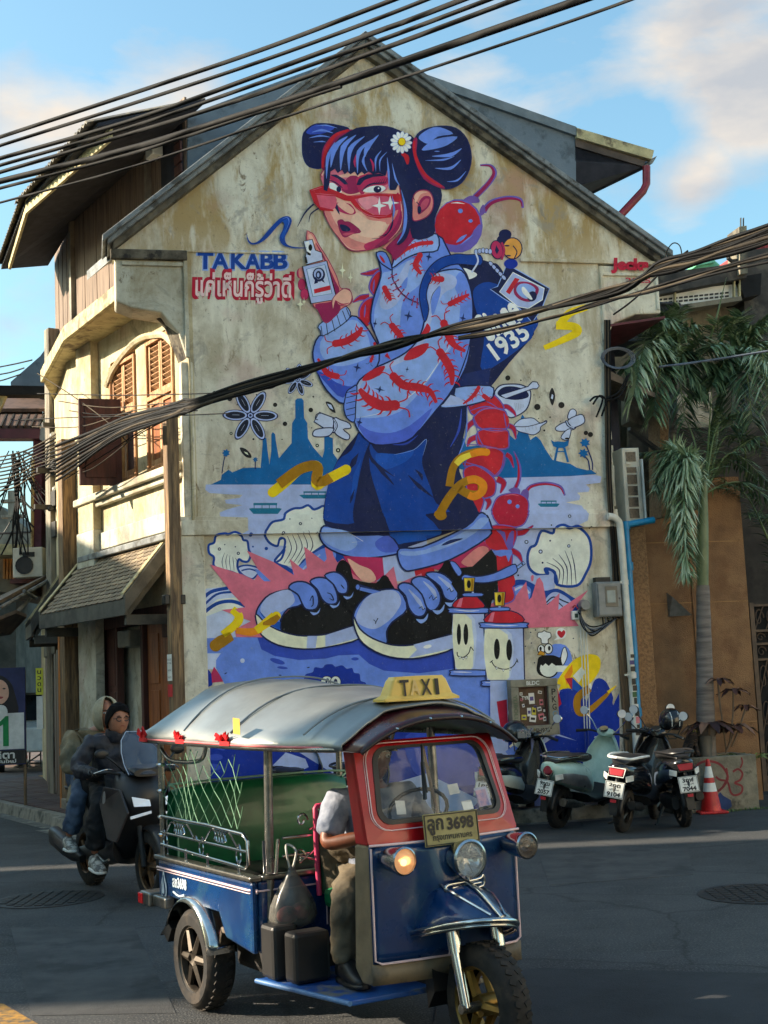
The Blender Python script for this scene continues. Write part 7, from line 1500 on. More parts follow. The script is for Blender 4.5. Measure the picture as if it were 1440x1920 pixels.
for x,zz in ((0,0),(.62,-.02),(1.28,-.06)):
 Wx=.665 if x<.7 else .58
 tt_([(x,Wx*v*1.0,1.478+(.298-(0 if x<.5 else .06 if x<1 else .125))*(1-abs(v)**2.6)+.004) for v in [-.97+1.94*k/24 for k in range(25)]],.006,ROOF,'roof_seam',n=6)
tt_([(-.59,-.6,1.44),(-.59,.6,1.44)],.012,CHRD,'roof_rail')
rs=random.Random(4)
RIB=mat('red_ribbon',(214,28,36),(180,18,28),rough=.5)
for x in (-.54,.02,.62):
 b=MB()
 for k in range(12):
  a=rs.uniform(0,PI);L=rs.uniform(.025,.065);c_=Vector((x+rs.uniform(-.05,.05),-.675,1.47));d_=Vector((math.cos(a)*L,-.012,math.sin(a)*L*(1.0 if x<0 else .55)));s_=Vector((.012,0,.010))
  b.slab([c_-s_,c_+s_,c_+d_+s_*.8,c_+d_-s_*.8],(0,-.006,0))
 b.box(x-.06,x+.06,-.682,-.672,1.437,1.46);obj('ribbon_bow',b,RIB,tk)
tflat([(-.02,-.03),(.06,-.035),(.06,.045),(-.02,.05)],SM(.74,1.53,-.672),mat('yellow_sticker',(228,190,90),(206,164,70),rough=.4),'sticker',tk,0)
b=MB();rows=[]
for i in range(7):
 t=i/6;x=1.42+.20*t;r_=[]
 for j in range(17):
  v=-1+2*j/16;r_.append(Vector((x+.05*(1-v*v)*t,v*(.475-.03*t),1.415+(.185-.045*t)*(1-abs(v)**2.4)-.008*t)))
 rows.append(r_)
b.grid(rows);obj('front_visor',b,mat('maroon_visor',(70,22,26),(44,16,20),rough=.3,coat=.4,scale=3),tk,smooth=60,solid=.012)
tt_([tuple(p) for p in rows[-1]],.011,mat('dark_rubber_trim',(44,24,24),(30,18,18),rough=.5),'visor_edge')
for v in (-.6,-.2,.2,.6):b=MB();b.sphere((1.625+.05*(1-v*v),v*.445,1.41+.14*(1-abs(v)**2.4)+.0),.008,8,6);obj('rivet',b,CHR,tk)
YEL=mat('sign_yellow',(226,192,96),(206,170,78),rough=.45,scale=5,bump=.05)
b=MB();sx,sz=1.42,1.632
for (hx,hy,z_) in ((0,0,0),):pass
def ring(hx,hy,z_):return [Vector((sx-hx,-hy,z_)),Vector((sx+hx,-hy,z_)),Vector((sx+hx,hy,z_)),Vector((sx-hx,hy,z_))]
lv_=[ring(.06,.22,sz),ring(.06,.22,sz+.012),ring(.048,.185,sz+.03),ring(.04,.155,sz+.1),ring(.034,.14,sz+.118),ring(.0,.0,sz+.12)]
for q0,q1 in zip(lv_[:-1],lv_[1:]):b.add(q0+q1,[(0,1,5,4),(1,2,6,5),(2,3,7,6),(3,0,4,7)])
b.add(lv_[0],[(3,2,1,0)]);sg=obj('taxi_sign',b,YEL,tk,bevel=.01,smooth=50)
TM=Matrix(((0,0,1,sx+.052),(1,0,0,0),(0,1,0,sz+.063),(0,0,0,1))) @ Matrix.Rotation(-.11,4,'X')
INKP=mat('faded_ink',(206,176,110),(190,160,96),rough=.5)
for c_,y_,w_,m_ in (('T',-.1,.05,INK),('A',-.04,.052,INKP),('X',.025,.054,INK),('I',.088,.016,INK)):ltext(c_,TM @ Matrix.Translation((y_,0,.002)),w_,.075,m_,sg,.02)
for y_ in (-.15,.15):tt_([(sx,y_,sz),(sx,y_,sz-.03)],.01,IRON,'sign_foot')
xb,xt,zb_,zt_=1.60,1.45,1.0,1.435
def WS(y,z):return Vector((xb+(xt-xb)*(z-zb_)/(zt_-zb_)+.05*(1-(y/.42)**2),y,z))
def panel(outer,inner,m_,nm,th=.03):
 b=MB();n=len(outer);vs=outer+inner;k=Vector((-th,0,0));b.add(vs+[v+k for v in vs],[(i,(i+1)%n,(i+1)%n+n,i+n) for i in range(n)]+[((i+1)%n+2*n,i+2*n,i+3*n,(i+1)%n+3*n) for i in range(n)]+[(i+n,(i+1)%n+n,(i+1)%n+3*n,i+3*n) for i in range(n)]+[((i+1)%n,i,i+2*n,(i+1)%n+2*n) for i in range(n)])
 return obj(nm,b,m_,tk,smooth=40)
def rr_(hw0,hw1,z0,z1,rad,n=5,f_=WS):
 q=[]
 for (cy_,cz_,a0) in ((1,0,-90),(1,1,0),(-1,1,90),(-1,0,180)):
  for k in range(n+1):
   a=R(a0+90*k/n);z_=(z0+rad if cz_==0 else z1-rad)+math.sin(a)*rad;hw=hw0+(hw1-hw0)*((z_-z0)/(z1-z0));q.append((cy_*(hw-rad)+math.cos(a)*rad,z_))
 return q
out_=[WS(y,z)+Vector((.012,0,0)) for y,z in rr_(.425,.40,.985,1.45,.02)];inn=[WS(y,z)+Vector((.012,0,0)) for y,z in rr_(.36,.315,1.07,1.425,.07)]
panel(out_,inn,REDP,'windscreen_surround');inn2=[WS(y,z)+Vector((.018,0,0)) for y,z in rr_(.335,.29,1.09,1.41,.06)];inn1=[p+Vector((.006,0,0)) for p in inn]
panel(inn1,inn2,BLKM,'windscreen_gasket',.04)
gl=[WS(y,z)+Vector((.004,0,0)) for y,z in rr_(.335,.29,1.09,1.41,.06)];b=MB();c_=WS(0,1.25)+Vector((.006,0,0));b.add(gl+[c_],[(i,(i+1)%len(gl),len(gl)) for i in range(len(gl))]);obj('windscreen_glass',b,GLS,tk,smooth=60)
for q,r_ in ((.385,.003),(.395,.0015)):tt_([tuple(WS(y,z)+Vector((.016,0,0))) for y,z in rr_(q,q-.035,1.045,1.44,.085)],r_,PINS,'pinstripe',closed=True,n=5)
tt_([tuple(WS(y,.985)+Vector((.02,0,0))) for y in [-.425+.85*k/10 for k in range(11)]],.006,PINS,'pinstripe')
for s_ in (-1,1):
 b=MB();b.slab([Vector((xb,s_*.425,.985)),Vector((xt,s_*.40,1.45)),Vector((xt-.09,s_*.40,1.45)),Vector((xb-.10,s_*.425,.985))],(0,-s_*.02,0));obj('windscreen_pillar',b,REDP if s_<0 else REDP,tk,bevel=.006)
 b=MB();b.slab([Vector((1.60,s_*.42,.985)),Vector((1.50,s_*.43,.985)),Vector((1.48,s_*.44,.42)),Vector((1.52,s_*.43,.36)),Vector((1.60,s_*.42,.36))],(0,-s_*.02,0));obj('shield_side',b,DIRT,tk,bevel=.01)
b=MB();rows=[]
for i in range(13):
 z=.455+(.98-.455)*i/12;r_=[]
 for j in range(25):
  y=-.415+.83*j/24;a=abs(y);r_.append(Vector((1.60+.05*(1-(y/.42)**2)+.07*max(0,1-(a/.17)**2)**.7*min(1,(z-.4)*3)*(1-.45*max(0,(z-.8)/.18)),y,z)))
 rows.append(r_)
b.grid(rows);obj('front_shield',b,BLU,tk,smooth=60,solid=.02)
b=MB();rows=[]
for z in (.36,.45):rows.append([Vector((1.602+.05*(1-(y/.42)**2),y,z)) for y in [-.42+.84*j/16 for j in range(17)]])
b.grid(rows);obj('lower_skirt',b,DIRT,tk,smooth=60,solid=.02)
tt_([(1.612,-.41,.97),(1.612,-.41,.47),(1.62,-.38,.455)]+[(1.61+.05*(1-(y/.42)**2),y,.455) for y in (-.3,-.2,0,.2,.3)]+[(1.62,.38,.455),(1.612,.41,.47),(1.612,.41,.97)],.006,PINS,'pinstripe',n=6)
def lampshell(par,c,r_,L,m_,nm):b=MB();b.lathe([(.004,-L),(r_*.45,-L*.9),(r_*.85,-L*.5),(r_,-.01),(r_*1.04,.0),(r_*1.04,.018),(r_*.92,.024),(r_*.9,.0),(r_*.5,-.03),(0,-.04)],c,(1,0,0),28);return obj(nm,b,m_,par,smooth=50)
hl=lampshell(tk,(1.80,0,.90),.088,.14,CHR,'headlight');b=MB();b.lathe([(0,.028),(.05,.022),(.08,.008)],(1.80,0,.90),(1,0,0),24);obj('lens',b,GLC,hl,smooth=60)
for k in range(10):a=2*PI*k/10;tt_([(1.79,math.cos(a)*.02,.9+math.sin(a)*.02),(1.802,math.cos(a)*.075,.9+math.sin(a)*.075)],.003,CHR,'lens_rib',hl,4)
for s_ in (-1,1):
 l_=lampshell(tk,(1.78,s_*.345,.925),.062,.20,CHR,'indicator_lamp');b=MB();b.lathe([(0,.03),(.035,.024),(.058,.01)],(1.78,s_*.345,.925),(1,0,0),24)
 obj('lens',b,mat('amber_lens',(255,190,130),(236,150,80),rough=.1,alpha=.6,emit=.12) if s_<0 else mat('smoked_lens',(120,104,90),(96,84,72),rough=.08,alpha=.6),l_,smooth=60)
 b=MB();b.sphere((1.79,s_*.345,.92),.016,10,8);obj('bulb',b,mat('bulb_glow',(255,190,110),(255,180,100),emit=2.5) if s_<0 else CHR,l_)
tt_([(1.765,-.10,.755),(1.77,-.115,.77),(1.77,-.10,.79),(1.775,-.02,.795),(1.77,.08,.80),(1.765,.10,.815),(1.765,.10,.765),(1.77,-.02,.757),(1.765,-.10,.755)],.008,CHR,'nose_badge',c=3);tt_([(1.775,-.08,.775),(1.778,.08,.783)],.006,CHR,'nose_badge');tt_([(1.775,.01,.757),(1.775,.01,.797)],.006,CHR,'nose_badge')
PLM_=Matrix(((0,-.10,1,1.705),(1,0,0,-.02),(0,.99,.10,1.035),(0,0,0,1)))
pt_=MB();pt_.box(-.155,.155,-.075,.075,-.006,.0,M=PLM_);npl=obj('number_plate',pt_,mat('plate_olive',(150,142,92),(128,120,76),rough=.5,scale=8),tk,bevel=.004)
for q in ((-.15,.15,.066,.071),(-.15,.15,-.071,-.066),(-.15,-.145,-.066,.066),(.145,.15,-.066,.066)):pt_=MB();pt_.box(q[0],q[1],q[2],q[3],0,.003,M=PLM_);obj('plate_border',pt_,INK,npl)
ltext('ลูก',PLM_ @ Matrix.Translation((-.09,.014,.003)),.085,.072,INK,npl,.03);ltext('3698',PLM_ @ Matrix.Translation((.05,.022,.003)),.145,.052,INK,npl,.04);ltext('กรุงเทพมหานคร',PLM_ @ Matrix.Translation((.0,-.042,.003)),.22,.03,INK,npl,.02)
b=MB();rows=[];ap_=Vector((1.62,0,.79));rim_=[]
for j in range(25):
 ph=R(-118+236*j/24);rim_.append(Vector((1.68+.36*math.cos(ph),.225*math.sin(ph),.655-.10*(1-math.cos(ph))-.03*math.sin(ph))))
for i in range(9):
 t=i/8;rows.append([p.lerp(Vector((ap_.x,p.y*.28,ap_.z)),t)+Vector((0,0,.045*math.sin(PI*t))) for p in rim_])
b.grid(rows);mg=obj('front_mudguard',b,BLU,tk,smooth=60,solid=.008)
tt_([tuple(p) for p in rim_],.014,CHR,'chrome_lip',mg,8,2);tt_([tuple(p+Vector((-.01,0,-.022))) for p in rim_],.009,CHR,'chrome_lip',mg,8,2)
tt_([tuple(rows[i][12]+Vector((0,0,.012))) for i in range(8)],.012,CHR,'chrome_spine',mg,8,2)
for s_ in (-1,1):tt_([tuple(rows[0][12+s_*1]+Vector((-.02,0,.02))),tuple(rows[3][12+s_*4]+Vector((0,0,.012))),tuple(rows[6][12+s_*7]+Vector((0,0,.012)))],.007,CHR,'chrome_spine',mg,6,4)
b=MB();b.slab([Vector((1.62,-.13,.62)),Vector((1.66,-.13,.30)),Vector((1.60,-.13,.22)),Vector((1.56,-.13,.60))],(0,.26,0));obj('inner_mud_flap',b,BLKM,tk)
for s_ in (-1,1):
 fk=tt_([(1.80,s_*.12,.66),(1.835,s_*.12,.50)],.034,CHR,'fork_leg',n=14);tt_([(1.835,s_*.12,.50),(1.90,s_*.12,.27)],.025,CHR,'fork_slider',fk,12)
b=MB();b.lathe([(0,-.15),(.022,-.15),(.022,.15),(0,.15)],(1.9,0,.27),(0,1,0),12);obj('front_axle',b,CHRD,tk)
GRIM=mat('gold_rim',(150,118,56),(110,86,44),rough=.4,metal=.7)
wheel(tk,1.90,0,.27,.13,GRIM,3,.64);
RRIM=mat('bronze_rim',(92,84,74),(60,54,48),rough=.4,metal=.6)
for s_ in (-1,1):
 wheel(tk,0,s_*.56,.27,.16,RRIM,6,.66)
 b=MB();rows=[]
 for i in range(15):a=R(12+140*i/14);rows.append([Vector((math.cos(a)*(.335-.03*abs(v)**3),s_*(.585+v*.085),.27+math.sin(a)*(.335-.03*abs(v)**3))) for v in (-1,-.7,-.3,0,.3,.7,1)])
 b.grid(rows);obj('rear_mudguard',b,CHR,tk,smooth=60,solid=.006)
 b=MB();b.slab([Vector((x,s_*.50,z)) for x,z in ((-.28,.44),(-.42,.34),(-.36,.36),(-.30,.32),(-.24,.40))],(0,s_*.15,0));obj('mud_flap',b,BLKM,tk)
tb(-.4,.72,-.28,.28,.24,.42,IRON,'axle_case',bev=.03);tb(.1,.55,-.42,-.1,.22,.38,IRON,'engine_block',bev=.04);tb(-.3,1.55,-.06,.06,.26,.34,IRON,'chassis_beam')
b=MB();b.box(-.4,.4,-.55,.55,0,.012);
FBD=mat('blue_floor',(24,84,160),(18,62,126),rough=.5,scale=6,c3=(110,110,106),s3=5)
b=MB();b.slab([Vector((.80,-.62,.27)),Vector((1.52,-.50,.27)),Vector((1.56,.45,.27)),Vector((.78,.55,.27))],(0,0,.025));obj('floor_board',b,FBD,tk,bevel=.006)
tt_([(.80,-.625,.285),(1.53,-.505,.285)],.013,mat('worn_edge',(90,130,176),(60,100,150),rough=.4),'floor_edge')
for (x0,x1,y0,y1,z0,z1,nm) in ((.80,.95,-.60,-.46,.30,.56,'battery_case'),(.98,1.10,-.56,-.36,.30,.54,'tool_case'),(.8,1.1,-.15,.45,.30,.62,'engine_cover')):tb(x0,x1,y0,y1,z0,z1,mat('scuffed_black',(22,22,23),(38,36,35),rough=.45,scale=3,stretch=(1,1,.4)),nm,bev=.02)
sb_=tb(.80,.86,-.26,.26,.66,1.1,mat('dark_green_vinyl',(14,58,40),(10,44,30),rough=.4),'driver_backrest',bev=.025);tt_([(.83,-.27,.66),(.83,-.275,1.05),(.83,-.22,1.11),(.83,.22,1.11)],.014,mat('pink_piping',(206,60,100),(176,44,84),rough=.5),'piping',sb_,c=3)
tb(.84,1.22,-.26,.26,.60,.70,GRN,'driver_seat',bev=.03)
tt_([(1.38,0,.6),(1.42,0,1.05)],.018,IRON,'steering_column');tt_([(1.39+.02*math.sin(a),math.cos(a)*.17,1.10+math.sin(a)*.1) for a in [i*PI/10 for i in range(20)]],.010,BLKM,'steering_wheel',closed=True)
tt_([tuple(WS(-.06,1.42)+Vector((.035,0,0))),tuple(WS(-.08,1.34)+Vector((.04,0,0))),tuple(WS(-.09,1.2)+Vector((.035,0,0)))],.006,BLKM,'wiper');tt_([tuple(WS(-.075,1.34)+Vector((.03,0,0))),tuple(WS(-.105,1.17)+Vector((.028,0,0)))],.011,BLKM,'wiper_blade',n=5)
tt_([(1.44,0,1.44),(1.56,0,1.08)],.009,mat('brass_strip',(150,120,90),(120,96,70),rough=.4),'centre_strip')
for y,z,w_,h_,m_ in ((-.22,1.14,.05,.065,WHT),(.09,1.2,.06,.05,WHT),(.15,1.12,.06,.045,WHT),(.255,1.145,.06,.08,mat('pink_permit',(206,160,190),(120,130,190),rough=.5,scale=40)),(.26,1.15,.075,.095,mat('blue_border',(190,196,226),(170,178,214),rough=.5))):
 c_=WS(y,z)+Vector((-.006 if h_<.09 else-.008,0,0));b=MB();b.box(-.0015,.0015,-w_/2,w_/2,-h_/2,h_/2,M=Matrix.Translation(c_) @ Matrix.Rotation(-.33,4,'Y') @ Matrix.Rotation(.08*(1 if y>0 else-1),4,'X'));obj('windscreen_sticker',b,m_,tk)
def tkM(x,y,z):return Matrix.Translation(TO) @ Matrix.Rotation(TA,4,'Z') @ Vector((x,y,z))
pb2=thing('plastic_bag','tied translucent plastic carrier bag hanging from the rail behind the driver','bag',tkM(.86,-.44,.60),TA)
b=MB();rows=[]
for z,r_ in ((.23,.012),(.2,.02),(.16,.04),(.1,.075),(.04,.1),(-.02,.11),(-.06,.09),(-.08,.03)):rows.append([Vector((math.cos(a)*r_*.7*(1+.12*math.sin(3*a+z*20)),math.sin(a)*r_*1.15*(1+.1*math.sin(5*a)),z)) for a in [2*PI*k/22 for k in range(22)]])
b.grid(rows,closed=True);obj('bag_film',b,mat('bag_film',(120,118,112),(80,80,78),rough=.25,alpha=.62,scale=14),pb2,smooth=60)
b=MB();b.sphere((0,-.03,-.01),.05,10,8,sc=(.8,1.2,.9));b.sphere((0,.04,.0),.055,10,8,sc=(.8,1,.8));obj('contents',b,mat('bag_contents',(130,50,46),(40,38,36),rough=.7,scale=16),pb2,smooth=60)
tt_([(0,-.01,.22),(.01,-.03,.3),(-.04,0,.33),(0,.03,.3),(0,.01,.22)],.006,mat('bag_string',(190,186,176),(160,156,146),rough=.6),'bag_handle',pb2,c=4)
SKN=mat('skin_tan',(168,116,90),(148,98,74),rough=.55,scale=12);SKD=mat('skin_dark_tan',(128,72,46),(106,58,36),rough=.5,scale=12)
HAIRM=mat('black_hair',(14,11,11),(8,7,7),rough=.85,spec=.15,scale=30,stretch=(1,1,.2),bump=.3)
def cloth(nm,c1,c2,rough=.8):return mat(nm,c1,c2,rough=rough,scale=7,bump=.55,bscale=18)
JKT=cloth('navy_jacket',(44,46,56),(26,28,36),.6);BTR=cloth('black_trousers',(24,24,26),(14,14,16));BEI=cloth('beige_parka',(138,124,96),(104,94,72));JEA=cloth('blue_jeans',(84,102,124),(48,64,88));SHW=mat('grey_trainers',(176,174,164),(96,94,90),rough=.6,scale=24,mixlo=.45,mixhi=.55);SHI=cloth('grey_blue_shirt',(138,144,158),(84,94,114));KHK=cloth('olive_trousers',(98,86,66),(68,60,46))
def headmesh(par,c,look,r_=.105,skin_m=SKN,face=True):
 """head as one deformed ball: look = yaw angle in parent space"""
 b=MB();rows=[];nu,nv=28,20
 for i in range(nv+1):
  ph=PI*i/nv;rr=[]
  for j in range(nu):
   th=2*PI*j/nu;x,y,z=math.sin(ph)*math.cos(th),math.sin(ph)*math.sin(th),math.cos(ph)
   X,Y,Z_=x*.96,y*.76,z*1.2
   if z<0:X*=1-.12*(-z);Y*=1+.30*z*(.6 if z>-.6 else 1)
   if x>.2:
    X=X*(1-.1*(x>.5)*(1-abs(z)))
    nose=math.exp(-((y/.13)**2)-(((z+.12)/.16)**2));X+=.2*nose
    X+=.05*math.exp(-((y/.5)**2)-(((z-.22)/.08)**2));X-=.07*math.exp(-(((abs(y)-.3)/.15)**2)-(((z-.08)/.1)**2))
    X+=.07*math.exp(-((y/.22)**2)-(((z+.42)/.07)**2));X+=.08*math.exp(-((y/.25)**2)-(((z+.75)/.14)**2));X-=.03*math.exp(-((y/.2)**2)-(((z+.56)/.05)**2))
   rr.append(Vector((X,Y,Z_))*r_)
  rows.append(rr)
 b.grid(rows,closed=True);M_=Matrix.Translation(c) @ Matrix.Rotation(look,4,'Z');b.xf(M_)
 h=obj('head',b,skin_m,par,smooth=80)
 def add(nm,mb,m_):mb.xf(M_);return obj(nm,mb,m_,h,smooth=70)
 if face:
  for s_ in (-1,1):
   e=MB();e.sphere((.083,s_*.031,.010),.0125,10,8,sc=(.7,1.2,.7));add('eye',e,WHT);e=MB();e.sphere((.0905,s_*.031,.010),.006,8,6);add('iris',e,BLKM)
   e=MB();e.tube([(.092,s_*.014,.031),(.097,s_*.03,.036),(.086,s_*.05,.031)],[.003,.004,.002],5);add('eyebrow',e,HAIRM)
   e=MB();e.sphere((.0,s_*.082,-.005),.024,10,8,sc=(.75,.35,1.2));add('ear',e,skin_m)
  e=MB();e.tube([(.093,-.02,-.052),(.101,-.008,-.049),(.101,.008,-.049),(.093,.02,-.052)],[.002,.005,.005,.002],6);add('mouth',e,mat('lips',(150,80,66),(134,70,58),rough=.5))
 return h,M_
def hair(par,M_,r_=.105,front=.62):
 b=MB();rows=[];nu,nv=26,10
 for i in range(nv+1):
  rr=[]
  for j in range(nu):
   th=2*PI*j/nu;fx=(1+math.cos(th))/2;lim=PI*(.64-.34*fx**2.2+.025*math.sin(3*th+1));ph=lim*i/nv;k=1.02+.12*max(0,1-(i/nv)**1.5)+.02*math.sin(j*1.7+i)+.03*math.sin(j*2.3)*(i/nv)+.06*(math.cos(th)>.6)*(1-i/nv)
   k*=1+.02*max(0,math.cos(th))*math.exp(-((i/nv-.75)/.3)**2)
   rr.append(Vector((math.sin(ph)*math.cos(th)*.98*k,math.sin(ph)*math.sin(th)*.80*k,math.cos(ph)*1.2*1.03))*r_)
  rows.append(rr)
 b.grid(rows,closed=True);b.xf(M_);o=obj('hair',b,HAIRM,par,smooth=60,solid=.006,sub=1);wrinkle(o,.03);return o
def hand(par,c,d,up_,m_,s_=1):
 """gripping hand: palm plus curled fingers round a bar along 'up_' x d"""
 d=Vector(d).normalized();up_=Vector(up_).normalized();sd=d.cross(up_).normalized();c=Vector(c);V=[c,c+d*.045];E=[(0,1)];Rr=[.03,.032]
 for k,L in enumerate((.9,1,.95,.75)):
  o_=sd*(.030-k*.02);p0=c+d*.05+o_;p1=p0+d*.032*L;p2=p1-up_*.03*L+d*.004;p3=p2-d*.022*L-up_*.006;n=len(V);V+=[p0,p1,p2,p3];E+=[(1,n),(n,n+1),(n+1,n+2),(n+2,n+3)];Rr+=[.010,.0095,.009,.0075]
 n=len(V);V+=[c+sd*.034*s_+d*.01,c+sd*.05*s_+d*.03-up_*.012,c+sd*.035*s_+d*.05-up_*.022];E+=[(0,n),(n,n+1),(n+1,n+2)];Rr+=[.012,.010,.008]
 return skin('hand',V,E,Rr,m_,par,1)
def shoe(par,c,yaw,m_=SHW,sole=WHT,L=.27,pitch=0):
 M_=Matrix.Translation(c) @ Matrix.Rotation(yaw,4,'Z') @ Matrix.Rotation(pitch,4,'Y');b=loft([(-.08,0,.05,.03,.03),(-.07,0,.06,.042,.055),(-.02,0,.065,.045,.06),(.04,0,.055,.046,.048),(.10,0,.04,.05,.036),(.16,0,.03,.045,.026),(.19,0,.025,.025,.018)],14,2.6);b.xf(M_);o=obj('shoe',b,m_,par,smooth=60)
 b=loft([(-.088,0,.008,.03,.014),(-.06,0,.008,.045,.016),(.08,0,.008,.052,.014),(.17,0,.01,.045,.014),(.198,0,.014,.02,.01)],14,4);b.xf(M_);obj('sole',b,sole,o,smooth=50)
 for k in range(3):b=MB();b.tube([(.03+k*.03,-.034,.075-k*.012),(.035+k*.03,0,.100-k*.014),(.03+k*.03,.034,.075-k*.012)],.004,4);b.xf(M_);obj('lace_strap',b,BLKM if k%2 else WHT,o)
 return o
_WT=bpy.data.textures.new('cloth_folds','CLOUDS');_WT.noise_scale=.09;_WT.noise_depth=2
def wrinkle(o,k=.055):
 d=o.modifiers.new('folds','DISPLACE');d.texture=_WT;d.strength=k;d.mid_level=.5;d.texture_coords='LOCAL'
def figure(t,hip,chest,neck,head,arms,legs,top_m,leg_m,skin_m=SKN,look=0,wide=.20,tr=.13,slack=1.0,arm_sleeve=True,bare=None):
 """hip, chest, neck: points; arms: [(shoulder, elbow, wrist)]; legs: [(hip, knee, ankle)]"""
 hip,chest,neck,head=map(Vector,(hip,chest,neck,head))
 V=[hip,hip.lerp(chest,.5),chest,neck,head-Vector((0,0,.09))];E=[(0,1),(1,2),(2,3),(3,4)];Rr=[(.12,.14),(.10,.13),(.11,.15),.05,.048]
 for s_,e_,w_ in arms:n=len(V);V+=[Vector(s_),Vector(e_),Vector(w_)];E+=[(2,n),(n,n+1),(n+1,n+2)];Rr+=[.055,.042,.03]
 for h_,k_,a_ in legs:n=len(V);V+=[Vector(h_),Vector(k_),Vector(a_)];E+=[(0,n),(n,n+1),(n+1,n+2)];Rr+=[.08,.055,.036]
 skin('body',V,E,Rr,skin_m,t,2)
 V=[hip+Vector((0,0,-.02)),hip.lerp(chest,.5),chest,chest.lerp(neck,.75)];E=[(0,1),(1,2),(2,3)];Rr=[(tr*1.15,tr*1.25),(tr*1.12,tr*1.25),(tr*1.1,tr*1.3),.08]
 for s_,e_,w_ in arms:
  s_,e_,w_=Vector(s_),Vector(e_),Vector(w_);n=len(V)
  if arm_sleeve:V+=[s_,s_.lerp(e_,.5)+Vector((0,0,-.01)),e_,e_.lerp(w_,.55),w_-(w_-e_).normalized()*.02];E+=[(2,n),(n,n+1),(n+1,n+2),(n+2,n+3),(n+3,n+4)];Rr+=[.075,.07*slack,.062*slack,.055,.042]
  else:V+=[s_,s_.lerp(e_,.55),s_.lerp(e_,.85)];E+=[(2,n),(n,n+1),(n+1,n+2)];Rr+=[.085,.08,.07]
 _c=skin('jacket' if arm_sleeve else 'shirt',V,E,Rr,top_m,t,3);wrinkle(_c,.055 if arm_sleeve else .022)
 V=[hip];E=[];Rr=[(tr*1.1,tr*1.3)]
 for h_,k_,a_ in legs:
  h_,k_,a_=Vector(h_),Vector(k_),Vector(a_);n=len(V);V+=[h_,h_.lerp(k_,.5),k_,k_.lerp(a_,.5),k_.lerp(a_,.93)];E+=[(0,n),(n,n+1),(n+1,n+2),(n+2,n+3),(n+3,n+4)];Rr+=[.105,.095,.078,.068*slack,.066*slack]
 wrinkle(skin('trousers',V,E,Rr,leg_m,t,3))
dr=thing('person','tuk-tuk driver in a grey blue short sleeved shirt and olive trousers, seated behind the windscreen','person',TO,TA)
figure(dr,(1.0,-.05,.76),(1.02,-.05,1.08),(1.04,-.05,1.22),(1.07,-.05,1.34),[((1.03,-.25,1.14),(1.08,-.36,.94),(1.33,-.20,1.0)),((1.03,.15,1.14),(1.1,.26,.94),(1.33,.12,1.0))],[((1.02,-.16,.74),(1.20,-.33,.68),(1.20,-.34,.36)),((1.04,.06,.74),(1.34,.16,.72),(1.36,.16,.36))],SHI,KHK,SKD,arm_sleeve=False,tr=.15)
h_,M_=headmesh(dr,Vector((1.07,-.05,1.345)),0,.1,SKD);hair(dr,M_,.1)
for s_,y in ((1,-.20),(-1,.12)):hand(dr,(1.33,y,1.005),(1,0,.1),(0,0,1),SKD,s_)
shoe(dr,Vector((1.23,-.34,.305)),-.1,BLKM,BLKM);shoe(dr,Vector((1.38,.16,.305)),.1,BLKM,BLKM)
b=MB();b.lathe([(0,.075),(.05,.07),(.088,.04),(.1,.0),(.098,-.01)],(1.065,-.05,1.40),(0,0,1),20);b.slab([Vector((1.12,-.12,1.395)),Vector((1.22,-.10,1.38)),Vector((1.22,.0,1.38)),Vector((1.12,.02,1.395))],(0,0,.008));obj('cap',b,mat('patterned_cap',(150,138,116),(60,54,48),rough=.8,scale=30,mixlo=.48,mixhi=.52),dr,smooth=50)
MO=Vector((-2.80,12.45,0));MA=math.atan2(-1.36,.87)
mc=thing('motorcycle','big matt black maxi scooter carrying two people, leaning through the turn at the left','motorcycle',MO,MA)
MBK=mat('matt_black_panel',(34,32,33),(24,23,24),rough=.42,scale=4);MGR=mat('graphite_panel',(62,56,56),(48,44,44),rough=.4)
def mt(pts,r_,m_,nm,par=None,n=8,c=0):b=MB();b.tube(cat(pts,c) if c else pts,r_,n);return obj(nm,b,m_,par or mc,smooth=50)
BRZ=mat('bronze_wheel',(120,92,66),(84,66,48),rough=.4,metal=.7)
wheel(mc,0,0,.29,.14,BRZ,5,.62,'wheel');wheel(mc,1.45,0,.30,.12,BRZ,5,.64,'wheel')
b=loft([(-.42,0,.74,.04,.03),(-.36,0,.74,.09,.06),(-.1,0,.68,.15,.13),(.25,0,.6,.17,.18),(.55,0,.52,.17,.2),(.75,0,.42,.18,.14)],18,2.6);obj('rear_body',b,MBK,mc,smooth=50)
b=loft([(-.36,0,.80,.06,.03),(-.25,0,.84,.13,.05),(.1,0,.84,.15,.06),(.2,0,.78,.16,.05),(.5,0,.76,.15,.06),(.72,0,.80,.10,.06)],18,2.6);obj('seat',b,mat('seat_vinyl',(26,26,27),(20,20,21),rough=.55),mc,smooth=50)
b=loft([(.6,0,.4,.19,.12),(.85,0,.36,.2,.09),(1.05,0,.42,.2,.14)],18,3);obj('floor_tunnel',b,MBK,mc,smooth=50)
b=MB();rows=[]
for z,x,hw,dp in ((.34,1.12,.12,.1),(.48,1.18,.2,.12),(.62,1.26,.25,.15),(.76,1.32,.27,.2),(.88,1.33,.26,.22),(.98,1.27,.22,.2),(1.06,1.2,.17,.16)):rows.append([Vector((x-dp+dp*1.25*math.cos(v*1.35),math.sin(v*1.35)*hw,z)) for v in [-1+2*k/14 for k in range(15)]])
b.grid(rows);obj('front_fairing',b,MBK,mc,smooth=45,solid=.02)
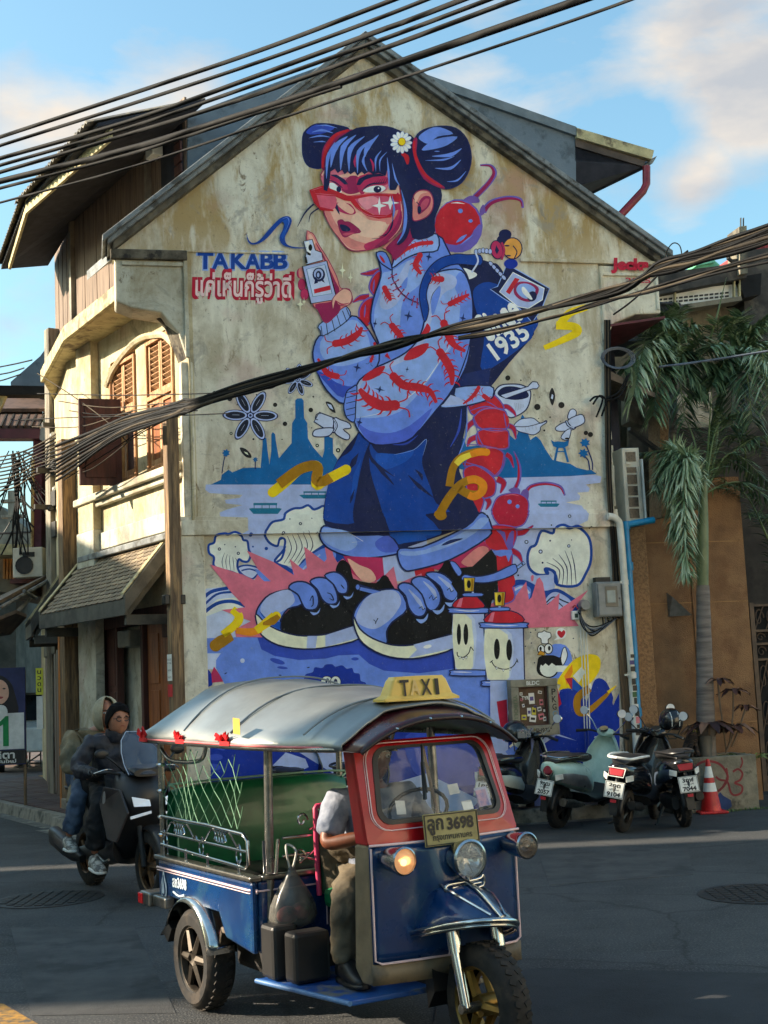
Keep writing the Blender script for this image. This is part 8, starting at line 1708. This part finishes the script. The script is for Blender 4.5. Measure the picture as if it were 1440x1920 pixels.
for s_ in (-1,1):
 b=MB();b.slab([Vector(p) for p in ((1.28,s_*.2,.92),(1.12,s_*.285,.95),(1.02,s_*.285,.8),(1.2,s_*.29,.52),(1.32,s_*.26,.5),(1.42,s_*.19,.74))],(0,s_*.02,0));obj('side_panel',b,MGR,mc,bevel=.01)
 b=MB();b.slab([Vector(p) for p in ((1.50,s_*.05,.84),(1.44,s_*.18,.87),(1.46,s_*.17,.79),(1.53,s_*.05,.79))],(.02,s_*.004,0));obj('headlight',b,mat('led_lamp',(235,240,245),(220,226,232),emit=.05),mc,bevel=.005)
 b=MB();b.slab([Vector(p) for p in ((1.50,s_*.04,.75),(1.43,s_*.19,.71),(1.43,s_*.19,.69),(1.50,s_*.04,.73))],(.02,0,0));obj('running_light',b,mat('led_lamp',(235,240,245),(220,226,232),emit=.05),mc)
 mt([(1.36,s_*.085,.62),(1.45,s_*.085,.30)],.025,IRON,'fork_leg')
 mt([(1.15,s_*.1,1.02),(1.12,s_*.25,1.06),(1.03,s_*.34,1.05)],.012,IRON,'handlebar',c=4);mt([(1.1,s_*.26,1.06),(1.03,s_*.37,1.05)],.018,BLKM,'grip');mt([(1.13,s_*.22,1.08),(1.18,s_*.3,1.09),(1.12,s_*.38,1.06)],.006,CHR,'brake_lever',c=3)
 mt([(1.2,s_*.14,1.05),(1.24,s_*.25,1.15),(1.2,s_*.31,1.2)],.008,BLKM,'mirror_stalk',c=4);b=MB();b.sphere((1.2,s_*.34,1.22),.06,14,8,sc=(.25,1.1,.7));obj('mirror',b,BLKM,mc,smooth=60)
b=MB();rows=[]
for z,x,hw in ((1.04,1.38,.15),(1.12,1.33,.17),(1.22,1.27,.17),(1.32,1.22,.15),(1.39,1.18,.09)):rows.append([Vector((x-.1+.1*math.cos(v*1.2),v*hw,z)) for v in [-1+2*k/12 for k in range(13)]])
b.grid(rows);obj('windscreen',b,mat('tinted_screen',(110,122,140),(90,102,120),rough=.08,alpha=.42,rvar=.03),mc,smooth=60,solid=.004);mt([tuple(p[0]) for p in rows]+[tuple(v) for v in rows[-1]]+[tuple(p[-1]) for p in rows[::-1]],.004,mat('screen_edge',(190,200,214),(170,180,196),rough=.2),'screen_edge')
b=loft([(1.18,0,1.06,.13,.02),(1.28,0,1.09,.15,.03),(1.36,0,1.05,.12,.03)],14,3);obj('dashboard',b,BLKM,mc,smooth=50)
b=MB();rows=[]
for i in range(11):a=R(10+130*i/10);rows.append([Vector((1.45+math.cos(a)*.33,v*.075,.30+math.sin(a)*.33-abs(v)**3*.03)) for v in (-1,-.5,0,.5,1)])
b.grid(rows);obj('front_mudguard',b,MBK,mc,smooth=60,solid=.006)
b=loft([(-.42,-.22,.44,.05,.06),(-.38,-.22,.43,.06,.085),(-.05,-.22,.36,.06,.085),(.12,-.2,.3,.05,.06),(.25,-.18,.27,.03,.03)],14,3.5);obj('exhaust',b,BLKM,mc,smooth=50);b=loft([(-.2,-.285,.42,.01,.04),(.05,-.28,.36,.012,.045)],8,3);obj('exhaust_shield',b,MGR,mc,smooth=50)
b=loft([(-.05,.0,.3,.14,.05),(.3,.0,.32,.15,.1),(.5,0,.34,.13,.12)],12,3);obj('engine',b,IRON,mc,smooth=50)
mt([(.62,-.19,.34),(.9,-.22,.3),(1.0,-.22,.33)],.012,CHRD,'foot_rail');mt([(-.34,-.05,.84),(-.42,-.1,.86),(-.42,.1,.86),(-.34,.05,.84)],.014,BLKM,'grab_rail',c=3)
tflat([(-.03,-.05),(.03,-.03),(.025,.05),(-.02,.03)],Matrix(((1,0,0,1.15),(0,0,-1,-.308),(0,1,0,.86),(0,0,0,1))),mat('badge_grey',(130,128,126),(110,108,106),rough=.4),'badge',mc)
ri=thing('person','motorcycle rider with short black hair and glasses in a dark quilted jacket','person',MO,MA)
figure(ri,(.52,0,.90),(.62,0,1.22),(.68,-.005,1.36),(.72,-.01,1.47),[((.63,-.23,1.31),(.66,-.37,1.08),(.98,-.33,1.06)),((.63,.21,1.30),(.7,.33,1.1),(.98,.33,1.06))],[((.56,-.12,.86),(.88,-.26,.80),(.80,-.27,.36)),((.56,.12,.86),(.88,.25,.80),(.84,.25,.36))],JKT,BTR,SKN,slack=1.35,tr=.155)
h_,M_=headmesh(ri,Vector((.73,-.01,1.485)),.05,.12,SKN);hair(ri,M_,.12)
gw_=MB()
for s_ in (-1,1):gw_.tube([(.101+.0*math.cos(a),s_*.033+math.cos(a)*.025,.008+math.sin(a)*.018) for a in [i*PI/7 for i in range(14)]],.005,5,closed=True);gw_.tube([(.1,s_*.058,.014),(.0,s_*.09,.012)],.003,5)
gw_.tube([(.106,-.01,.012),(.106,.01,.012)],.003,5);gw_.xf(M_);obj('glasses',gw_,mat('glasses_frame',(40,26,22),(28,18,16),rough=.3),ri)
b=MB();b.lathe([(.085,-.03),(.105,.02),(.1,.07),(.085,.07),(.08,.0)],(.685,-.005,1.33),(.12,0,1),20);obj('collar',b,JKT,ri,smooth=50)
hand(ri,(.98,-.34,1.07),(1,0,-.1),(0,0,1),BLKM,1);hand(ri,(.98,.34,1.07),(1,0,-.1),(0,0,1),BLKM,-1)
shoe(ri,Vector((.84,-.28,.235)),-.05,pitch=.08);shoe(ri,Vector((.88,.25,.26)),0)
pg=thing('person','pillion passenger in a beige hooded parka and blue jeans behind the rider','person',MO,MA)
figure(pg,(.08,0,.96),(.18,0,1.28),(.26,.02,1.42),(.3,.05,1.52),[((.2,-.22,1.34),(.26,-.33,1.1),(.44,-.19,1.0)),((.2,.22,1.34),(.26,.33,1.1),(.44,.19,1.0))],[((.12,-.13,.92),(.42,-.26,.84),(.26,-.31,.47)),((.12,.13,.92),(.42,.26,.84),(.26,.3,.47))],BEI,JEA,SKN,slack=1.25,tr=.15,wide=.22)
h_,M_=headmesh(pg,Vector((.30,.04,1.535)),-.1,.105,SKN)
b=MB();rows=[]
for i in range(9):
 rr=[]
 for j in range(20):
  th=R(32)+(2*PI-R(64))*j/19;ph=PI*.86*i/8+.02;rr.append(Vector((math.sin(ph)*math.cos(th)*.125+(.02 if i<5 else 0),math.sin(ph)*math.sin(th)*.115,math.cos(ph)*.155-.005)))
 rows.append(rr)
b.grid(rows);b.xf(M_);obj('hood',b,mat('cream_hood',(176,166,138),(140,130,106),rough=.8,bump=.2),pg,smooth=60,solid=.012)
hand(pg,(.44,-.185,1.0),(.9,.4,-.1),(0,0,1),SKN,1);hand(pg,(.44,.185,1.0),(.9,-.4,-.1),(0,0,1),SKN,-1)
shoe(pg,Vector((.30,-.32,.36)),-.1);shoe(pg,Vector((.30,.3,.36)),.1)
b=MB();b.slab([Vector((-.02,-.19,.98)),Vector((.2,-.23,.98)),Vector((.2,-.25,.80)),Vector((-.08,-.22,.74))],(0,.02,0));obj('parka_hem',b,BEI,pg,bevel=.01)
def scooter(lab,px,py,yaw,lean,paint,accent,side_m,plate,prov,num,tail_m=None,mir=CHR,round_tail=False,sc_=1.0,helmet=None,stickers=False,visible_plate=True):
 g0=gnd(px,py);t=thing('scooter',lab,'scooter',g0,0,'scooters parked along the painted wall');t.rotation_euler=(Matrix.Rotation(yaw,3,'Z') @ Matrix.Rotation(lean,3,'X')).to_euler();t.scale=(sc_,)*3
 def tu(pts,r_,m_,nm,par=None,n=7,c=0):b=MB();b.tube(cat(pts,c) if c else pts,r_,n);return obj(nm,b,m_,par or t,smooth=50)
 wheel(t,0,0,.235,.10,mat('dark_alloy',(70,68,66),(50,48,47),rough=.4,metal=.7),5,.62);wheel(t,1.22,0,.235,.09,mat('dark_alloy',(70,68,66)),5,.64)
 b=loft([(-.34,0,.70,.05,.04),(-.30,0,.68,.11,.08),(-.18,0,.64,.155,.12),(.05,0,.60,.175,.15),(.3,0,.56,.17,.16),(.48,0,.50,.14,.15),(.56,0,.44,.12,.1)],20,2.4);obj('rear_body',b,paint,t,smooth=50)
 b=loft([(-.3,0,.755,.07,.02),(-.2,0,.79,.12,.04),(.1,0,.79,.14,.045),(.35,0,.76,.13,.045),(.52,0,.76,.09,.04)],18,2.6);obj('seat',b,mat('scooter_seat',(30,30,31),(22,22,23),rough=.5),t,smooth=50)
 for s_ in (-1,1):
  b=loft([(-.26,s_*.145,.60,.02,.05),(-.05,s_*.17,.57,.02,.07),(.25,s_*.175,.52,.02,.07),(.42,s_*.15,.46,.015,.04)],10,2.4);obj('side_panel',b,SIL if round_tail else side_m,t,smooth=50)
  tu([(.35,s_*.12,.80),(.0,s_*.155,.82),(-.3,s_*.12,.815),(-.37,0,.82)],.014,accent,'grab_rail',c=4)
  b=MB();b.slab([Vector(p) for p in ((-.33,s_*.09,.63),(-.27,s_*.155,.65),(-.25,s_*.16,.59),(-.32,s_*.10,.57))],(-.015,s_*.008,0));obj('indicator',b,GLC if False else WHT,t,bevel=.005)
  tu([(1.0,s_*.04,.99),(.97,s_*.2,1.01),(.92,s_*.30,.99)],.012,IRON,'handlebar',c=4);tu([(.95,s_*.22,1.005),(.90,s_*.34,.985)],.018,BLKM,'grip')
  tu([(1.0,s_*.12,1.02),(1.02,s_*.2,1.12),(.99,s_*.27,1.2)],.007,CHR if mir is CHR else BLKM,'mirror_stalk',c=4)
  b=MB();b.sphere((.98,s_*.29,1.23),.062,16,10,sc=(.22,1,.8));mo=obj('mirror',b,mir,t,smooth=60);b=MB();b.lathe([(0,-.003),(.05,-.003)],(.968,s_*.29,1.23),(1,0,.05),16);obj('mirror_glass',b,mat('mirror_silver',(235,240,245),(225,230,235),rough=.25,metal=.4),mo)
 b=loft([(.45,0,.30,.15,.05),(.6,0,.27,.16,.035),(.85,0,.28,.15,.04),(.95,0,.34,.15,.08)],14,3.4);obj('floorboard',b,BLKM,t,smooth=50)
 b=MB();rows=[]
 for z,x,hw in ((.26,.92,.12),(.36,.93,.2),(.5,.96,.235),(.66,1.0,.235),(.8,1.03,.2),(.92,1.05,.13),(.98,1.05,.08)):rows.append([Vector((x-.05+.14*math.cos(v*1.4),math.sin(v*1.4)*hw,z)) for v in [-1+2*k/12 for k in range(13)]])
 b.grid(rows);obj('front_shield',b,side_m,t,smooth=50,solid=.012)
 b=MB();b.grid([[p+Vector((-.035,0,0)) for p in r_] for r_ in rows]);obj('inner_shield',b,paint,t,smooth=50,solid=.008)
 b=loft([(.93,0,1.0,.06,.03),(.98,0,1.01,.11,.05),(1.06,0,1.0,.09,.05),(1.12,0,.98,.04,.03)],14,2.4);obj('handlebar_cowl',b,paint if side_m is not paint else side_m,t,smooth=50)
 b=MB();b.lathe([(0,.03),(.05,.03),(.056,.015),(.05,0)],(.95,0,1.035),(-.5,0,1),16);obj('speedometer',b,CHR,t,smooth=50)
 b=MB();b.lathe([(0,.03),(.05,.02),(.06,0)],(1.12,0,.99),(1,0,0),16);obj('headlight',b,GLC,t,smooth=50)
 for s_ in (-1,1):tu([(1.1,s_*.06,.6),(1.22,s_*.06,.235)],.018,IRON,'fork_leg')
 for xc,r1,a0,a1,m_ in ((1.22,.265,20,165,side_m),(0,.27,60,185,BLKM)):
  b=MB();b.grid([[Vector((xc+math.cos(R(a0+(a1-a0)*i/10))*r1,v*.065,.235+math.sin(R(a0+(a1-a0)*i/10))*r1-abs(v)**3*.02)) for v in (-1,-.5,0,.5,1)] for i in range(11)]);obj('mudguard',b,m_,t,smooth=60,solid=.005)
 if round_tail:b=MB();b.lathe([(0,.03),(.04,.03),(.055,.01),(.055,0)],(-.325,0,.67),(-1,0,.1),20);tl=obj('tail_light',b,mat('tail_red_round',(150,50,66),(120,36,50),rough=.2),t,smooth=50);b=MB();b.lathe([(.056,.012),(.068,.01),(.07,0)],(-.32,0,.67),(-1,0,.1),20);obj('lamp_ring',b,CHR,tl,smooth=50)
 else:b=MB();b.slab([Vector(p) for p in ((-.335,-.085,.70),(-.335,.085,.70),(-.345,.07,.63),(-.345,-.07,.63))],(-.02,0,0));tl=obj('tail_light',b,mat('tail_red',(176,30,44),(140,22,34),rough=.15),t,bevel=.01);tu([(-.35,-.095,.71),(-.35,.095,.71),(-.36,.08,.62),(-.36,-.08,.62),(-.35,-.095,.71)],.006,accent,'lamp_ring',tl)
 PM_=Matrix(((0,.26,-.966,-.385),(-1,0,0,0),(0,.966,.26,.485),(0,0,0,1)))
 b=MB();b.box(-.105,.105,-.085,.085,-.004,.0,M=PM_);pl2=obj('number_plate',b,mat('plate_white',(222,222,214),(206,206,198),rough=.4),t,bevel=.003)
 for q in ((-.1,.1,.075,.079),(-.1,.1,-.079,-.075),(-.1,-.096,-.075,.075),(.096,.1,-.075,.075)):b=MB();b.box(q[0],q[1],q[2],q[3],0,.002,M=PM_);obj('plate_border',b,INK,pl2)
 ltext(plate,PM_ @ Matrix.Translation((0,.045,.002)),.12,.042,INK,pl2,.04);ltext(prov,PM_ @ Matrix.Translation((0,.0,.002)),.11,.022,INK,pl2,.01);ltext(num,PM_ @ Matrix.Translation((0,-.047,.002)),.14,.042,INK,pl2,.04)
 tu([(-.3,0,.6),(-.37,0,.5),(-.38,0,.4)],.02,BLKM,'plate_stay');b=MB();b.slab([Vector(p) for p in ((-.34,-.05,.42),(-.34,.05,.42),(-.36,.04,.22),(-.36,-.04,.22))],(-.01,0,0));obj('rear_mudflap',b,BLKM,t);b=MB();b.box(-.40,-.385,-.03,.03,.355,.385);obj('reflector',b,mat('tail_red',(176,30,44)),t)
 b=loft([(-.22,-.15,.33,.045,.045),(.05,-.15,.29,.05,.05),(.2,-.13,.26,.03,.03),(.4,-.1,.24,.015,.015)],12,2.6);obj('exhaust',b,CHRD if round_tail else BLKM,t,smooth=50);b=loft([(-.1,.09,.27,.04,.07),(.2,.1,.28,.06,.09),(.4,.09,.28,.04,.06)],12,3);obj('engine',b,IRON,t,smooth=50)
 tu([(.35,.1,.25),(.3,.22,.03),(.27,.25,.02)],.012,IRON,'side_stand')
 if stickers:
  for z,m_ in ((.62,mat('red_label',(206,30,40))),(.5,mat('blue_border',(190,196,226)))):b=MB();b.box(-.035,.035,-.002,.002,-.04,.04,M=Matrix.Translation((.97,-.235,z)) @ Matrix.Rotation(.5,4,'Z'));obj('sticker',b,m_,t)
 return t
MINT=mat('mint_green',(186,214,202),(164,196,184),rough=.3,coat=.5);SIL=mat('scooter_silver',(150,148,144),(126,124,120),rough=.3,metal=.5);BKP=mat('gloss_black',(26,27,29),(18,18,20),rough=.2,coat=.6);GRYP=mat('grey_blue_panel',(70,82,98),(54,64,78),rough=.35,coat=.3);CRM=mat('pale_panel',(196,206,198),(176,188,180),rough=.35,coat=.3)
s2=scooter('mint green and silver retro scooter with round red tail light, plate 2057',1046,1552,R(54),R(9),MINT,CHR,MINT,'9กฒ','กรุงเทพมหานคร','2057',round_tail=True,stickers=True)
s3=scooter('black scooter with white grab rail and wide red tail light, plate 9104',1166,1560,R(62),R(9),BKP,WHT,BKP,'2กฎ','บุรีรัมย์','9104',mir=BLKM)
s4=scooter('black and grey scooter with a striped helmet on its mirror, plate 7044',1284,1550,R(94),R(-4),BKP,BLKM,GRYP,'3กฬ','ชลบุรี','7044',mir=BLKM)
s1=scooter('pale and black scooter half hidden behind the tuk-tuk windscreen, helmet hung on its mirror',926,1556,R(62),R(8),BKP,CHR,CRM,'1กข','กรุงเทพมหานคร','5521')
s0=scooter('dark scooter seen through the open rear of the tuk-tuk under its roof',640,1575,R(75),R(8),BKP,BLKM,BKP,'6กง','กรุงเทพมหานคร','1180',mir=BLKM)
s00=scooter('dark scooter behind the green bench with a black helmet on its handlebar',520,1585,R(80),R(8),BKP,BLKM,GRYP,'4กด','กรุงเทพมหานคร','3312',mir=BLKM)
def helmet(lab,px,py,Yd,yaw,stripes=False,visor=False,m_=None):
 t=thing('helmet',lab,'helmet',atY(px,py,Yd),yaw);b=MB();m_=m_ or mat('helmet_black',(20,21,22),(14,15,16),rough=.25,coat=.5)
 rows=[]
 for i in range(11):
  ph=PI*.72*i/10+.001;rows.append([Vector((math.sin(ph)*math.cos(th)*.15,math.sin(ph)*math.sin(th)*.125,math.cos(ph)*.14)) for th in [2*PI*j/24 for j in range(24)]])
 b.grid(rows,closed=True);obj('shell',b,m_,t,smooth=60,solid=.012)
 if stripes:
  for s_ in (-1,1):b=MB();b.tube([(math.sin(a)*.152,s_*.045,math.cos(a)*.135) for a in [-2.0+.25*k for k in range(17)]],.006,5);obj('stripe',b,WHT,t)
 if visor:b=MB();rows=[[Vector((math.cos(th)*r_,math.sin(th)*r_*.86,z)) for th in [R(-60)+R(120)*j/10 for j in range(11)]] for r_,z in ((.155,.05),(.19,.03),(.185,-.05))];b.grid(rows);obj('visor',b,mat('visor_smoke',(150,154,156),(120,124,126),rough=.1,alpha=.6),t,smooth=60)
 b=MB();b.tube([(.03,.1,-.09),(.02,.04,-.2),(.0,-.04,-.2),(.02,-.1,-.09)],.007,5);obj('chin_strap',b,IRON,t);return t
helmet('black helmet with two white stripes on the mirror of the grey scooter',1258,1352,15.6,R(-80),True)
helmet('black helmet with clear visor on the mirror of the half hidden scooter',966,1375,15.7,R(-30),False,True)
helmet('round black helmet glimpsed between the tuk-tuk posts',478,1418,15.9,R(-60))
unseen_house(-16,14.3,30,9.4,'unseen cream row house across the street, added for shade north of the sunlit gap')  # unseen houses on the left, heights and gaps set to shade the street
unseen_house(-16,8.2,13.9,13.0,'cream row house across the street between two narrow gaps')
unseen_house(-16,-14,7.0,13.0,'long cream row house across the street nearest the camera')
unseen_house(16,-13,9,12.0,'tall pale sunlit row house, unseen behind the camera, added to bounce warm light',R(180-32))  # added unseen house, turned so its sunlit front bounces light onto the gable
unseen_house(-3,-34,-14,11.0,'pale row house far behind the camera closing the junction',R(62))
